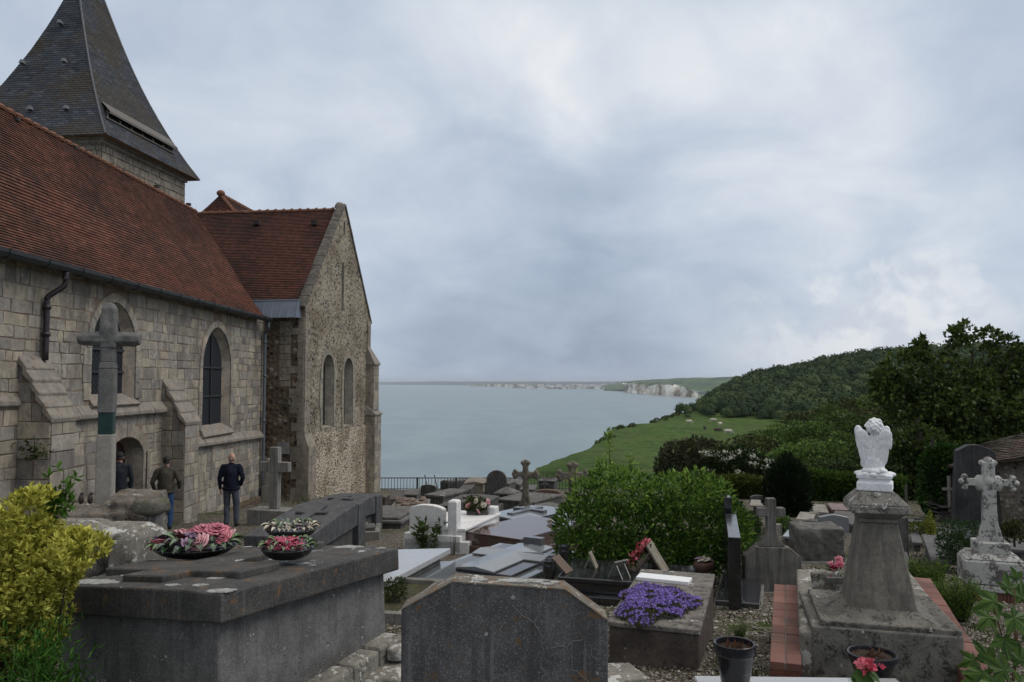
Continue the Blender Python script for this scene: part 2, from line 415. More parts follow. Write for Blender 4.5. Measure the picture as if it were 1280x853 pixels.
offs = np.array([-34, -30, -24, -18, -12, -7, -4, -2, -.8, 0, .7, 1.6, 3, 5, 7.5, 10, 14, 18, 23, 29, 36, 44, 53, 63, 75, 90, 110, 135, 165, 200, 250, 310, 400, 520])
ly = np.concatenate([np.linspace(43.2, 62, 14), np.geomspace(64, 640, 120), np.geomspace(660, 1300, 12)])
V = []; 
for y in ly:
    sc_ = .35+.65*min(1, y/300)
    c0 = lerp(y, CY, CX)
    for o_ in offs:
        x = c0+o_*sc_+(1.5*mnoise.noise((y*.05, 0, 2))+.7*mnoise.noise((y*.21, 0, 2)))*min(1, (y-40)/60)
        V.append((x, y, land(x, y)))
V = np.array(V); nx = len(offs)
Fq = np.array([(j*nx+i, j*nx+i+1, (j+1)*nx+i+1, (j+1)*nx+i) for j in range(len(ly)-1) for i in range(nx-1)])
m, b = new_mat('field_grass'); v = oc(False)
n = NZ(scl(v, (1, .35, 1)), .05, 6, .6); n2 = NZ(v, .45, 7, .7); n4 = NZ(v, 2.3, 5, .7)
c = MX(MR(n, .3, .7), (.050, .095, .018), (.085, .150, .030)); c = MX(M_('MULTIPLY', MR(n2, .40, .60), .8), c, (.024, .045, .012)); c = MX(MR(NZ(v, .14, 6, .7, 0, (5, 5, 5)), .50, .62, 0, .7), c, (.095, .115, .035))
c = MX(M_('MULTIPLY', MR(n4, .5, .7), .45), c, (.062, .10, .028))
g = nd('ShaderNodeNewGeometry'); s = nd('ShaderNodeSeparateXYZ'); L(g.outputs['True Normal'], s.inputs[0])
chalk = MX(NZ(scl(v, (1, 1, .3)), .5, 6, .7), (.12, .085, .05), (.30, .27, .22))
c = MX(MR(M_('ADD', s.outputs[2], M_('MULTIPLY', n2, .35)), .78, .66), c, chalk)
set_(b, Base_Color=c, Roughness=.95); b.inputs['Specular IOR Level'].default_value = .1; bump(b, M_('ADD', n2, n4), .8, .6)
tag(np_mesh('field', V, Fq, m, smooth=True), kind='structure')

# far shore: chalk cliffs, the town on the bay and the low land behind it
def ribbon(name, pts, mat, kind='structure', nz=8, rough=.12, depth=1200, seed=0):
    """a cliff following plan points (x,y,ztop): rock face down to the sea with a rolling plateau behind"""
    pts = [Vector(p) for p in pts]; d = []
    for a_, b_ in zip(pts[:-1], pts[1:]):
        k = max(2, int((b_-a_).length/(a_.y*.0022)))
        d += [a_.lerp(b_, i/k) for i in range(k)]
    d.append(pts[-1]); V = []; 
    for i, p in enumerate(d):
        h = p.z-SEA
        for j in range(nz+1):
            t = j/nz; cav = rough*h*(mnoise.noise((p.x*.012, p.y*.012, t*1.2+seed))*2.2+mnoise.noise((p.x*.04, p.y*.04, t*2+seed)))
            V.append((p.x-cav*.3, p.y+cav+t*h*.30, SEA-1+h*t+(3*mnoise.noise((p.x*.01, 5, seed)) if j == nz else 0)))
        for r_, dz in ((.12, .02), (.35, .10), (1, .16)):
            V.append((p.x*(1+depth*r_/p.y*.3), p.y+depth*r_, p.z+h*dz+h*.10*mnoise.noise((p.x*.004, r_*3, seed))))
    k = nz+4
    Fq = np.array([(i*k+j, (i+1)*k+j, (i+1)*k+j+1, i*k+j+1) for i in range(len(d)-1) for j in range(k-1)])
    return tag(np_mesh(name, np.array(V), Fq, mat, smooth=True), kind=kind)
m, b = new_mat('far_chalk'); v = oc(False); g = nd('ShaderNodeNewGeometry'); s = nd('ShaderNodeSeparateXYZ'); L(g.outputs['True Normal'], s.inputs[0])
n = NZ(scl(v, (1, .3, .4)), .016, 6, .7); n2 = NZ(v, .004, 5, .6); nn = NZ(v, .011, 4, .7)
ck = MX(MR(n, .42, .62), (.93, .88, .78), (.20, .16, .10)); gr = MX(MR(n2, .4, .6), (.035, .065, .025), (.11, .16, .06)); gr = MX(MR(nn, .48, .58), gr, (.025, .045, .022))
c = MX(MR(M_('ADD', s.outputs[2], M_('MULTIPLY', M_('SUBTRACT', n, .5), 1.2)), .72, .55), gr, ck)
set_(b, Base_Color=c, Roughness=.95); b.inputs['Specular IOR Level'].default_value = .1; bump(b, n, .5, 20.)
chalk_m = m
def fp(px, Y, z): p = P(px, 478, Y); return (p.x, Y, z)
ribbon('far_cliffs', [fp(782, 6100, -24), fp(790, 5700, -20), fp(800, 5300, -15), fp(812, 5000, -30), fp(822, 4800, -18), fp(838, 4500, -18), fp(845, 4400, -38), fp(853, 4250, -24), fp(865, 4050, -42), fp(874, 3920, -70), fp(879, 3800, -80), fp(900, 3700, -76), fp(960, 3600, -60)], chalk_m, nz=10, rough=.6, depth=900)
# slopes behind the cliffs
def landband(name, pts, mat, seed=0, amp=6):
    V = []; d = []
    for (px, Y, z0, z1), (px2, Y2, a0, a1) in zip(pts[:-1], pts[1:]):
        for i in range(24):
            t = i/24; d.append((px+(px2-px)*t, Y+(Y2-Y)*t, z0+(a0-z0)*t, z1+(a1-z1)*t))
    for (px, Y, z0, z1) in d:
        for j in range(9):
            t = j/8; y = Y+t*Y*.35; p = P(px, 478, y)
            z = z0+(z1-z0)*(t**.8)+amp*mnoise.noise((px*.05, t*3, seed))*(t > 0)+amp*.35*mnoise.noise((px*.35, t*5, seed))
            V.append((p.x, y, z))
    k = 9; Fq = np.array([(i*k+j, (i+1)*k+j, (i+1)*k+j+1, i*k+j+1) for i in range(len(d)-1) for j in range(k-1)])
    return tag(np_mesh(name, np.array(V), Fq, mat, smooth=True), kind='structure')
landband('far_hills', [(755, 7000, -84, -50), (790, 6400, -66, 6), (812, 6000, -50, 20), (850, 5300, -50, 30), (900, 4700, -78, 34), (960, 4500, -78, 45), (1040, 4500, -78, 60)], chalk_m, 3, 9)
m, b = new_mat('far_land'); v = oc(False); n = NZ(v, .004, 6, .7)
set_(b, Base_Color=MX(MR(n, .4, .6), (.02, .035, .04), (.05, .075, .07)), Roughness=.95)
landband('far_coast', [(440, 21000, SEA, -30), (480, 19500, SEA, -18), (560, 17500, SEA, 4), (640, 14500, SEA, 0), (740, 12500, SEA, -6), (800, 12000, SEA, 6), (880, 12000, SEA, 20)], m, 9, 8)
ribbon('far_white_cliffs', [fp(585, 13800, -52), fp(625, 11500, -42), fp(655, 10600, -34), fp(661, 10300, -60), fp(664, 10300, -62), fp(667, 10300, -40), fp(680, 10100, -34), fp(684, 10000, -64)], chalk_m, nz=6, rough=.3, depth=700, seed=4)
mb = MB()
for i in range(520):
    px = 655+rng.random()**.8*132; Y = rng.uniform(8300, 10800); t = (Y-8300)/2500
    p = P(px, 478, Y); s_ = rng.uniform(8, 30); hh = rng.uniform(7, 20); z0 = -82+t*38*rng.uniform(.5, 1)
    mb.box(p.x-s_, p.x+s_, Y, Y+14, z0, z0+hh, rng.random())
m, b = new_mat('far_town_walls'); set_(b, Base_Color=ramp(attr('rnd'), [(0, (.16, .14, .13)), (.3, (.40, .37, .33)), (.6, (.72, .68, .62)), (1, (.9, .88, .84))]), Roughness=.9)
tag(mb.build('distant_town', m, attr=True), 'pale houses of a distant town along the far shore of the bay', 'town', kind='stuff')
landband('town_shore', [(640, 9900, SEA, -72), (700, 9300, SEA, -52), (790, 8600, SEA, -30), (800, 8600, SEA, -30)], bpy.data.materials['far_land'], 2, 4)
for px, w_ in ((805, 20), (868, 26)):      # breakwater strip and beach below the cliff
    pass
mb = MB(); a_ = [P(800, 478, 5100), P(840, 478, 4350), P(878, 478, 3760)]
mb.prism([(p.x, p.y-60) for p in a_]+[(p.x+10, p.y+60) for p in reversed(a_)], SEA-1, SEA+3, 'z')
tag(mb.build('far_beach', plain('far_beach_shingle', (.55, .50, .42), .95)), kind='structure')

# haze: one even volume round the camera and the scene
mb = MB(); mb.box(-59000, 59000, -2900, 59000, SEA-1.5, 66)
m = bpy.data.materials.new('haze_air'); m.use_nodes = True; nt = m.node_tree; L = nt.links.new; nt.nodes.clear()
pv = nd('ShaderNodeVolumePrincipled'); pv.inputs['Color'].default_value = (.80, .88, .97, 1); pv.inputs['Density'].default_value = 4.0e-5; pv.inputs['Anisotropy'].default_value = .0
L(pv.outputs[0], nd('ShaderNodeOutputMaterial').inputs['Volume'])
HAZE = tag(mb.build('haze', m), 'thin sea haze over the bay', 'haze', kind='stuff')
# ---------------------------------------------------------------- church
church = empty('church', (-9, 20, zg(-9, 20)), 0, 'old stone church with red tiled roofs and a slate spire above the churchyard path', 'church')
CL = church.location.copy()
def part(o, parent=church):
    """parent while keeping world placement for meshes modelled in world coordinates"""
    o.parent = parent
    bpy.context.view_layer.update(); o.matrix_parent_inverse = parent.matrix_world.inverted(); return o
class Fr:
    def __init__(s, O, U, V, N): s.O, s.U, s.V, s.N = map(Vector, (O, U, V, N))
    def __call__(s, u, v, n=0.): return s.O+s.U*u+s.V*v+s.N*n
def masonry(mb, fr, v0, v1, allowed, rows=(.26, .42), widths=(.25, .85), gap=.02, proud=.02, cham=.012, wob=.008, seed=1, mixed=.0, rowlean=0.):
    r = random.Random(seed); v = v0
    while v < v1-.04:
        h = r.uniform(*rows)
        if v+h > v1-.08: h = v1-v
        for (a, b_) in allowed(v+.5*h, v, v+h):
            u = a
            while u < b_-.03:
                w_ = r.uniform(*widths)*(1.0 if r.random() > .25 else .55)
                if b_-(u+w_) < .14: w_ = b_-u
                hs = [(v, v+h)]
                if r.random() < mixed: k = v+h*r.uniform(.4, .6); hs = [(v, k), (k, v+h)]
                for (q0, q1) in hs:
                    j = lambda: r.uniform(-wob, wob)
                    U0, U1, V0, V1 = u+gap*.5, u+w_-gap*.5, q0+gap*.5, q1-gap*.5
                    pr = proud+r.uniform(-.007, .009)
                    o4 = [(U0+j(), V0+j()), (U1+j(), V0+j()), (U1+j(), V1+j()), (U0+j(), V1+j())]
                    c_ = cham
                    i4 = [(o4[0][0]+c_, o4[0][1]+c_), (o4[1][0]-c_, o4[1][1]+c_), (o4[2][0]-c_, o4[2][1]-c_), (o4[3][0]+c_, o4[3][1]-c_)]
                    vs = [fr(x, y+rowlean*x, 0.001) for x, y in o4]+[fr(x, y+rowlean*x, pr*.75) for x, y in o4]+[fr(x, y+rowlean*x, pr+r.uniform(-.003, .003)) for x, y in i4]
                    fs = [(8, 9, 10, 11)]+[(k, (k+1) % 4, 4+(k+1) % 4, 4+k) for k in range(4)]+[(4+k, 4+(k+1) % 4, 8+(k+1) % 4, 8+k) for k in range(4)]
                    mb.add(vs, fs, r.random())
                u += w_
        v += h
def arch_pts(c, hw, z0, zs, za, n=8):
    """closed outline of a pointed (or, when low, round) arch opening, ccw: centre, half width, sill, springing, apex"""
    r = za-zs; q = [(c-hw, z0), (c+hw, z0)]; up_ = []
    for i in range(n+1):
        if r > hw*1.02:
            Rr = (hw*hw+r*r)/(2*hw); tm = math.acos((Rr-hw)/Rr); t = tm*i/n; up_.append((hw-Rr+Rr*math.cos(t), zs+Rr*math.sin(t)))
        else: t = i/n*math.pi/2; up_.append((hw*math.cos(t), zs+r*math.sin(t)))
    up_[-1] = (0, za)
    return q+[(c+x, z) for x, z in up_]+[(c-x, z) for x, z in reversed(up_[:-1])]
def arch_half(c, hw, z0, zs, za, v):
    if v < z0 or v > za: return 0
    if v < zs: return hw
    r = za-zs
    if r > hw*1.02: Rr = (hw*hw+r*r)/(2*hw); return max(0, hw-Rr+math.sqrt(max(0, Rr*Rr-(v-zs)**2)))
    t = (v-zs)/r; return hw*math.sqrt(max(0, 1-t*t))
def sheet(mb, fr, outer, holes, n=0., a=0.):
    polys = [[Vector((u, v, 0)) for u, v in outer]]+[[Vector((u, v, 0)) for u, v in h] for h in holes]
    flat = [p for q in polys for p in q]
    mb.add([fr(p.x, p.y, n) for p in flat], [tuple(t) for t in tessellate_polygon(polys)], a)
def reveal(mb, fr, p0, p1, n0, n1, a=0., seg=True):
    """splayed reveal between outline p0 at depth n0 and outline p1 at depth n1"""
    k = len(p0); r = random.Random(3)
    for i in range(k):
        j = (i+1) % k
        A, B_, C, D = p0[i], p0[j], p1[j], p1[i]; ln = math.dist(A, B_)
        m_ = max(1, int(ln/.33))
        for q in range(m_):
            t0, t1 = q/m_, (q+1)/m_
            f = lambda X, Y, t: (X[0]+(Y[0]-X[0])*t, X[1]+(Y[1]-X[1])*t)
            mb.add([fr(*f(A, B_, t0), n0), fr(*f(A, B_, t1), n0), fr(*f(D, C, t1), n1), fr(*f(D, C, t0), n1)], [(0, 1, 2, 3)], r.random())
def surround(mb, fr, c, hw, z0, zs, za, wdt, n0=.0, n1=.034, base=True, seed=2):
    """dressed stones round an opening: jamb blocks and voussoirs"""
    r = random.Random(seed)
    o_ = arch_pts(c, hw+wdt, z0, zs, za+wdt*1.05, 8); i_ = arch_pts(c, hw, z0, zs, za, 8)
    k = len(i_)
    for q in range(1, k-1+1):
        j = (q+1) % k
        if q == k-1+0: j = 0
        A, B_, C, D = i_[q], i_[j], o_[j], o_[q]
        if q == 1 or q == k-1: m_ = max(1, int(math.dist(A, B_)/.36))
        else: m_ = 1
        for s_ in range(m_):
            t0, t1 = s_/m_, (s_+1)/m_
            f = lambda X, Y, t: (X[0]+(Y[0]-X[0])*t, X[1]+(Y[1]-X[1])*t)
            a0, a1, b0, b1 = f(A, B_, t0), f(A, B_, t1), f(D, C, t0), f(D, C, t1)
            ext = r.uniform(0, .14) if m_ > 1 else 0
            sx = (1 if b0[0] > c else -1)*ext
            b0 = (b0[0]+sx, b0[1]); b1 = (b1[0]+sx, b1[1])
            cen = ((a0[0]+a1[0]+b0[0]+b1[0])/4, (a0[1]+a1[1]+b0[1]+b1[1])/4)
            sh = lambda p: (cen[0]+(p[0]-cen[0])*.965, cen[1]+(p[1]-cen[1])*.965)
            pr = n1+r.uniform(-.004, .004)
            P4 = [sh(p) for p in (a0, a1, b1, b0)]
            mb.add([fr(*p, n0) for p in P4]+[fr(*p, pr) for p in P4], [(4, 5, 6, 7)]+[(k_, (k_+1) % 4, 4+(k_+1) % 4, 4+k_) for k_ in range(4)], r.random())

def wall_mat(name, cols, mort, streak=.5, warm=0.):
    m, b = new_mat(name); v = oc(False); r = attr('rnd')
    n = NZ(v, 3.5, 6, .65, .4); n2 = NZ(v, 14, 5, .7); n3 = NZ(v, .55, 4, .6); n4 = NZ(v, 60, 3, .6)
    k = len(cols); c = ramp(M_('ADD', M_('MULTIPLY', r, .72), M_('MULTIPLY', n, .28)), [(i/(k-1), x) for i, x in enumerate(cols)])
    c = MX(M_('MULTIPLY', MR(n, .42, .58), .55), c, MX(1., c, (.50, .51, .56), 'MULTIPLY')); c = MX(MR(NZ(v, 1.6, 6, .7, 1.2, (8, 1, 1)), .56, .66, 0, .5), c, (.38, .33, .26))
    c = MX(M_('MULTIPLY', MR(n2, .45, .75), .45), c, (.10, .09, .075))
    sp = nd('ShaderNodeSeparateXYZ'); L(v, sp.inputs[0])
    dk_ = NZ(scl(v, (2.5, 2.5, .5)), .8, 6, .65, 0, (3, 3, 1))
    c = MX(M_('MULTIPLY', MR(dk_, .46, .66), streak), c, (.045, .043, .038))
    c = MX(M_('MULTIPLY', MR(n3, .55, .7), .25), c, (.20, .165, .11))
    set_(b, Base_Color=c, Roughness=.93); b.inputs['Specular IOR Level'].default_value = .2; bump(b, M_('ADD', M_('MULTIPLY', n, .6), M_('ADD', M_('MULTIPLY', n2, .6), M_('MULTIPLY', n4, .25))), .6, .03)
    return m
mNave = wall_mat('limestone_ashlar', [(.11, .108, .112), (.23, .21, .185), (.34, .30, .235), (.43, .37, .28), (.27, .25, .225), (.39, .355, .295), (.16, .155, .155)], None, .45)
mMort = stone('brown_mortar', (.19, .14, .105), (.27, .21, .16), 6, rough=.95)
mLedge = stone('ledge_stone', (.21, .19, .165), (.30, .265, .22), 5, dark=.5, orange=.25, bst=.5)
frN = Fr((-9, 0, 0), (0, 1, 0), (0, 0, 1), (1, 0, 0))      # u = Y, v = Z, n = outwards (+X)
YE = 28.4; ZE = 2.22; ZB = -4.7
W1 = dict(c=17.72, hw=.98, z0=-.40, zs=.72, za=1.80); W2 = dict(c=23.9, hw=1.13, z0=-1.42, zs=.42, za=1.66)
DR = dict(c=18.35, hw=.83, z0=-4.4, zs=-1.78, za=-1.30)
ops = [W1, W2, DR]
mb = MB(); sheet(mb, frN, [(7, ZB), (YE+.6, ZB), (YE+.6, ZE+.1), (7, ZE+.1)], [arch_pts(**o) for o in ops])
part(mb.build('nave_wall', mMort))
def allowN(vm, v0, v1):
    iv = [(7., YE-.02)]
    for o, wd in ((W1, .26), (W2, .26), (DR, .30)):
        h = max(arch_half(o['c'], o['hw']+wd*.75, o['z0']-.02, o['zs'], o['za']+wd*.8, q) for q in (vm, v0+.02, v1-.02))
        if h <= 0: continue
        nv = []
        for a, b_ in iv:
            l, r_ = o['c']-h, o['c']+h
            if r_ <= a or l >= b_: nv.append((a, b_)); continue
            if l > a+.05: nv.append((a, l))
            if r_ < b_-.05: nv.append((r_, b_))
        iv = nv
    return iv
mb = MB()
masonry(mb, frN, -.80, ZE+.06, allowN, rows=(.2, .35), widths=(.24, .72), seed=5, proud=.012, wob=.018)
masonry(mb, frN, ZB, -.80, allowN, rows=(.22, .38), widths=(.28, .85), seed=6, proud=.012, mixed=.15, wob=.018)
part(mb.build('nave_stonework', mNave, attr=True, fix=False))
# windows
mGlass = None
m, b = new_mat('leaded_glass'); v = oc(False); sp = nd('ShaderNodeSeparateXYZ'); L(v, sp.inputs[0])
u1 = M_('ADD', M_('MULTIPLY', sp.outputs[1], 7.), M_('MULTIPLY', sp.outputs[2], 7.)); u2 = M_('SUBTRACT', M_('MULTIPLY', sp.outputs[1], 7.), M_('MULTIPLY', sp.outputs[2], 7.))
f1 = M_('MINIMUM', M_('PINGPONG', u1, .5), M_('PINGPONG', u2, .5)); ld = MR(f1, .03, .07, 1, 0)
set_(b, Base_Color=MX(ld, MX(NZ(v, 9, 3), (.006, .008, .011), (.02, .024, .03)), (.06, .06, .06)), Roughness=.6); b.inputs['Specular IOR Level'].default_value = .08; bump(b, NZ(v, 12, 3), .3, .02); mLead = m
mIron = plain('dark_iron', (.035, .036, .04), .5, .3)
mReveal = wall_mat('reveal_stone', [(.20, .175, .145), (.33, .28, .22), (.27, .235, .19), (.37, .32, .25)], None, .25)
def window(fr, o, depth=.38, inset=.26, bars=(2, 3), wdt=.24, sur=True, glass=None, parent=church, seed=2, mat=mReveal, surm=None):
    o_ = arch_pts(o['c'], o['hw'], o['z0'], o['zs'], o['za'])
    hw2 = o['hw']-inset; gl_ = dict(c=o['c'], hw=hw2, z0=o['z0']+inset*.6, zs=o['zs'], za=o['za']-inset*1.0); i_ = arch_pts(**gl_)
    mb = MB(); sheet(mb, fr, i_, [], -depth); wn = part(mb.build('window', glass or mLead), parent)
    mb = MB(); reveal(mb, fr, o_, i_, .005, -depth); part(mb.build('window_reveal', mat, attr=True, fix=False), wn)
    if sur: mb = MB(); surround(mb, fr, o['c'], o['hw'], o['z0'], o['zs'], o['za'], wdt, 0., .034, seed=seed); part(mb.build('window_surround', surm or mat, attr=True), wn)
    if bars:
        mb = MB(); t = .022
        def bar(u0, u1, v0, v1):
            vs = [fr(u, v, n_) for n_ in (-depth+.008, -depth+.045) for u, v in ((u0, v0), (u1, v0), (u1, v1), (u0, v1))]
            mb.add(vs, [(3, 2, 1, 0), (4, 5, 6, 7), (0, 1, 5, 4), (1, 2, 6, 5), (2, 3, 7, 6), (3, 0, 4, 7)])
        for i in range(1, bars[0]):
            u = o['c']-hw2+2*hw2*i/bars[0]; bar(u-t, u+t, gl_['z0'], gl_['za']-.12)
        n = bars[1]
        for i in range(1, n+1):
            v = gl_['z0']+(gl_['zs']-gl_['z0'])*i/n; bar(o['c']-hw2, o['c']+hw2, v-t, v+t)
        part(mb.build('window_bars', mIron), wn)
    return wn
window(frN, W1, depth=.20, inset=.18, bars=(2, 2), wdt=.2, surm=mNave); window(frN, W2, depth=.20, inset=.18, bars=(2, 2), wdt=.2, seed=4, surm=mNave)
# sloping sills and the weathered string course
def ledge(u0, u1, z0, z1, h=.30, pr=.17, seed=1, name='string_course'):
    mb = MB(); r = random.Random(seed); u = u0
    while u < u1-.05:
        w_ = min(r.uniform(.45, .8), u1-u)
        if u1-u-w_ < .2: w_ = u1-u
        za = z0+(z1-z0)*(u-u0)/(u1-u0); zb_ = z0+(z1-z0)*(u+w_-u0)/(u1-u0); p_ = pr+r.uniform(-.01, .01)
        vs = []
        for uu, z in ((u+.006, za), (u+w_-.006, zb_)):
            for n_, dz in ((0, 0), (p_-.03, 0), (p_, .03), (p_, .10), (.02, h)): vs.append(frN(uu, z+dz, n_))
        mb.add(vs, [(0, 1, 2, 3, 4), (9, 8, 7, 6, 5)]+[(k, k+5, (k+1) % 5+5, (k+1) % 5) for k in range(5)], r.random()); u += w_
    part(mb.build(name, mLedge, bev=.006))
ledge(15.12, 20.18, -.80, -.80); ledge(21.12, 28.2, -1.84, -2.02, seed=3); ledge(8, 14.28, -.40, -.46, seed=5, h=.2, pr=.10)
def sill(c, hw, z, zl, pr=.16):
    mb = MB()
    vs = [frN(c-hw-.1, zl, .03), frN(c+hw+.1, zl, .03), frN(c+hw+.1, zl+.1, pr), frN(c-hw-.1, zl+.1, pr), frN(c-hw+.20, z+.13, -.22), frN(c+hw-.20, z+.13, -.22), frN(c-hw+.0, z-.01, .02), frN(c+hw, z-.01, .02)]
    mb.add(vs, [(0, 1, 2, 3), (3, 2, 7, 6), (6, 7, 5, 4), (0, 3, 6), (1, 7, 2)]); part(mb.build('window_sill', mLedge, bev=.01))
sill(W1['c'], W1['hw'], W1['z0'], -.62); sill(W2['c'], W2['hw'], W2['z0'], -1.70)
# stepped buttresses
def buttress(y0, y1, ztop, zcap, out, steps, seed):
    bt = MB(); bk = MB(); r = random.Random(seed)
    # core
    bt.prism([(-9, ZB), (-9+out, ZB), (-9+out, zcap), (-9, ztop-.06)], y0+.02, y1-.02, 'y')
    core = part(bt.build('buttress', mMort))
    # near side, outer face, far side
    def lim(v): return out if v < zcap else max(0, out*(ztop-.05-v)/(ztop-zcap))
    fN = Fr((-9, y0+.02, 0), (1, 0, 0), (0, 0, 1), (0, -1, 0)); fO = Fr((-9+out, 0, 0), (0, 1, 0), (0, 0, 1), (1, 0, 0))
    al = lambda vm, a, b_: [(0, lim(b_))] if lim(b_) > .08 else []
    masonry(bk, fN, ZB, ztop-.1, al, rows=(.28, .4), widths=(.25, .6), seed=seed, proud=.02)
    masonry(bk, fO, ZB, zcap-.02, lambda vm, a, b_: [(y0, y1)], rows=(.28, .4), widths=(.3, .8), seed=seed+1, proud=.02)
    fF = Fr((-9+out, y1-.02, 0), (-1, 0, 0), (0, 0, 1), (0, 1, 0))
    masonry(bk, fF, ZB, zcap-.05, lambda vm, a, b_: [(0, out)], rows=(.28, .4), widths=(.25, .6), seed=seed+2, proud=.02)
    part(bk.build('buttress_blocks', mNave, attr=True, fix=False), core)
    cp = MB()
    for i in range(steps):      # overlapping weathering slabs
        t0, t1 = i/steps, (i+1)/steps
        x0, x1 = -9+out*t0-.03, -9+out*t1+.06; z0, z1 = ztop+(zcap-ztop)*t0, ztop+(zcap-ztop)*t1
        dz = r.uniform(-.01, .02)
        cp.prism([(x0, z0-.14), (x1-.02, z1-.10), (x1, z1-.02+dz), (x0, z0+.03+dz)], y0-.05+r.uniform(-.02, .02), y1+.05, 'y')
    part(cp.build('buttress_cap', mLedge, bev=.012), core)
buttress(14.3, 15.1, .50, -.66, .62, 5, 11); buttress(20.2, 21.1, .10, -1.04, .60, 4, 21)
# door
mDoor = plain('maroon_door', (.045, .018, .018), .6, sc=12)
mb = MB(); surround(mb, frN, DR['c'], DR['hw'], DR['z0'], DR['zs'], DR['za'], .30, 0., .04, seed=9)
ds = part(mb.build('doorway', mReveal, attr=True))
i_ = arch_pts(DR['c'], DR['hw'], DR['z0'], DR['zs'], DR['za']); mb = MB(); reveal(mb, frN, i_, arch_pts(DR['c'], DR['hw']-.06, DR['z0'], DR['zs'], DR['za']-.05), .01, -.38); part(mb.build('door_reveal', mReveal, attr=True, fix=False), ds)
mb = MB(); sheet(mb, frN, [(17, -4.6), (19.8, -4.6), (19.8, -1.2), (17, -1.2)], [], -2.4); part(mb.build('dark_interior', plain('dark_interior', (.01, .009, .009), .9)), ds)
mb = MB(); mb.box(-9.46, -9.40, DR['c']+.25, DR['c']+DR['hw'], -4.2, -1.3)
for k in range(3): mb.box(-9.402, -9.39, DR['c']+.27+k*.18, DR['c']+.43+k*.18, -4.2, -1.32)
part(mb.build('door_leaf', mDoor), ds)
mb = MB(); mb.box(-9.3, -8.7, 17.5, 19.3, -3.75, zg(-9, 18.4)+.10); part(mb.build('door_step', mLedge, bev=.01), ds)
mb = MB(); mb.box(-8.97, -8.94, 19.32, 19.35, -3.2, -1.7); part(mb.build('door_strap', mIron), ds)

# tile roofs: overlapping courses
def tile_mat(name, cols, dark, tile=.16, stain=(.03, .02, .018), stn=.6, moss=.0):
    m, b = new_mat(name); uvn = nd('ShaderNodeUVMap'); uvn.uv_map = 'tile'; s = nd('ShaderNodeSeparateXYZ'); L(uvn.outputs[0], s.inputs[0])
    row = M_('FLOOR', s.outputs[1]); odd = M_('MULTIPLY', M_('MODULO', row, 2.), .5)
    cu = M_('FLOOR', M_('ADD', M_('DIVIDE', s.outputs[0], tile), odd)); fu = M_('FRACT', M_('ADD', M_('DIVIDE', s.outputs[0], tile), odd))
    cm = nd('ShaderNodeCombineXYZ'); L(cu, cm.inputs[0]); L(row, cm.inputs[1])
    wn = nd('ShaderNodeTexWhiteNoise'); wn.noise_dimensions = '2D'; L(cm.outputs[0], wn.inputs[0])
    v = oc(False); n = NZ(v, .5, 5, .6); n2 = NZ(v, 2.4, 6, .7); n3 = NZ(v, 9, 5, .7)
    k = len(cols); c = ramp(wn.outputs[0], [(i/(k-1), x) for i, x in enumerate(cols)])
    wt = MR(M_('ADD', M_('MULTIPLY', n, .6), M_('MULTIPLY', n2, .4)), .44, .58)
    c = MX(M_('MULTIPLY', wt, stn), c, MX(M_('MULTIPLY', n3, .5), stain, dark))
    c = MX(MR(n3, .62, .72, 0, .5), c, (.14, .13, .09))
    gp = MR(M_('PINGPONG', fu, .5), .03, .06, 1, 0); c = MX(M_('MULTIPLY', gp, .6), c, (.02, .015, .012))
    set_(b, Base_Color=c, Roughness=.9); b.inputs['Specular IOR Level'].default_value = .2; bump(b, M_('ADD', M_('MULTIPLY', wn.outputs[0], .5), M_('SUBTRACT', n3, gp)), .4, .02)
    return m
mTile = tile_mat('red_clay_tiles', [(.07, .032, .022), (.115, .045, .030), (.15, .060, .038), (.095, .037, .026), (.175, .078, .052)], (.045, .028, .022), .15, stn=.6)
mTileD = tile_mat('dark_red_clay_tiles', [(.05, .025, .02), (.095, .036, .026), (.075, .03, .023), (.115, .045, .032)], (.038, .023, .02), .13, stn=.7)
mSlate = tile_mat('grey_slates', [(.032, .037, .047), (.06, .068, .085), (.048, .054, .065), (.09, .097, .11)], (.085, .068, .045), .22, stain=(.06, .052, .04), stn=.75)
def courses(name, levels, mat, parent=church, lift=.032, sag=.015, holes=None, uoff=0., nseg=None):
    """levels: list of (left point, right point) from eave to ridge, one per tile course"""
    V = []; Fc = []; UV = []; n_ = nseg or 14
    for i in range(len(levels)-1):
        (a0, b0), (a1, b1) = levels[i], levels[i+1]
        nrm = (b0-a0).cross(a1-a0).normalized()
        base = len(V)
        for k in range(n_+1):
            t = k/n_; p0 = a0.lerp(b0, t); p1 = a1.lerp(b1, t)
            sg = sag*mnoise.noise(p0*1.1)+sag*.5*mnoise.noise(p0*4.)
            V += [p0+nrm*sg, p0+nrm*(lift+sg), p1+(p1-p0)*.35+nrm*(sg+.001)]
        w0 = (b0-a0).length; off = (a0-levels[0][0]).dot((levels[0][1]-levels[0][0]).normalized())
        for k in range(n_):
            q = base+3*k
            for f, vv in (((q, q+3, q+4, q+1), (.0, .0, .1, .1)), ((q+1, q+4, q+5, q+2), (.1, .1, .95, .95))):
                Fc.append(f); t0, t1 = off+w0*k/n_, off+w0*(k+1)/n_
                UV += [(t0+uoff, i+vv[0]), (t1+uoff, i+vv[1]), (t1+uoff, i+vv[2]), (t0+uoff, i+vv[3])]
    me = bpy.data.meshes.new(name); me.from_pydata(V, [], Fc); me.update()
    ul = me.uv_layers.new(name='tile'); ul.data.foreach_set('uv', np.array(UV, dtype=np.float32).ravel())
    o = link_mesh(name, me, mat); part(o, parent); return o
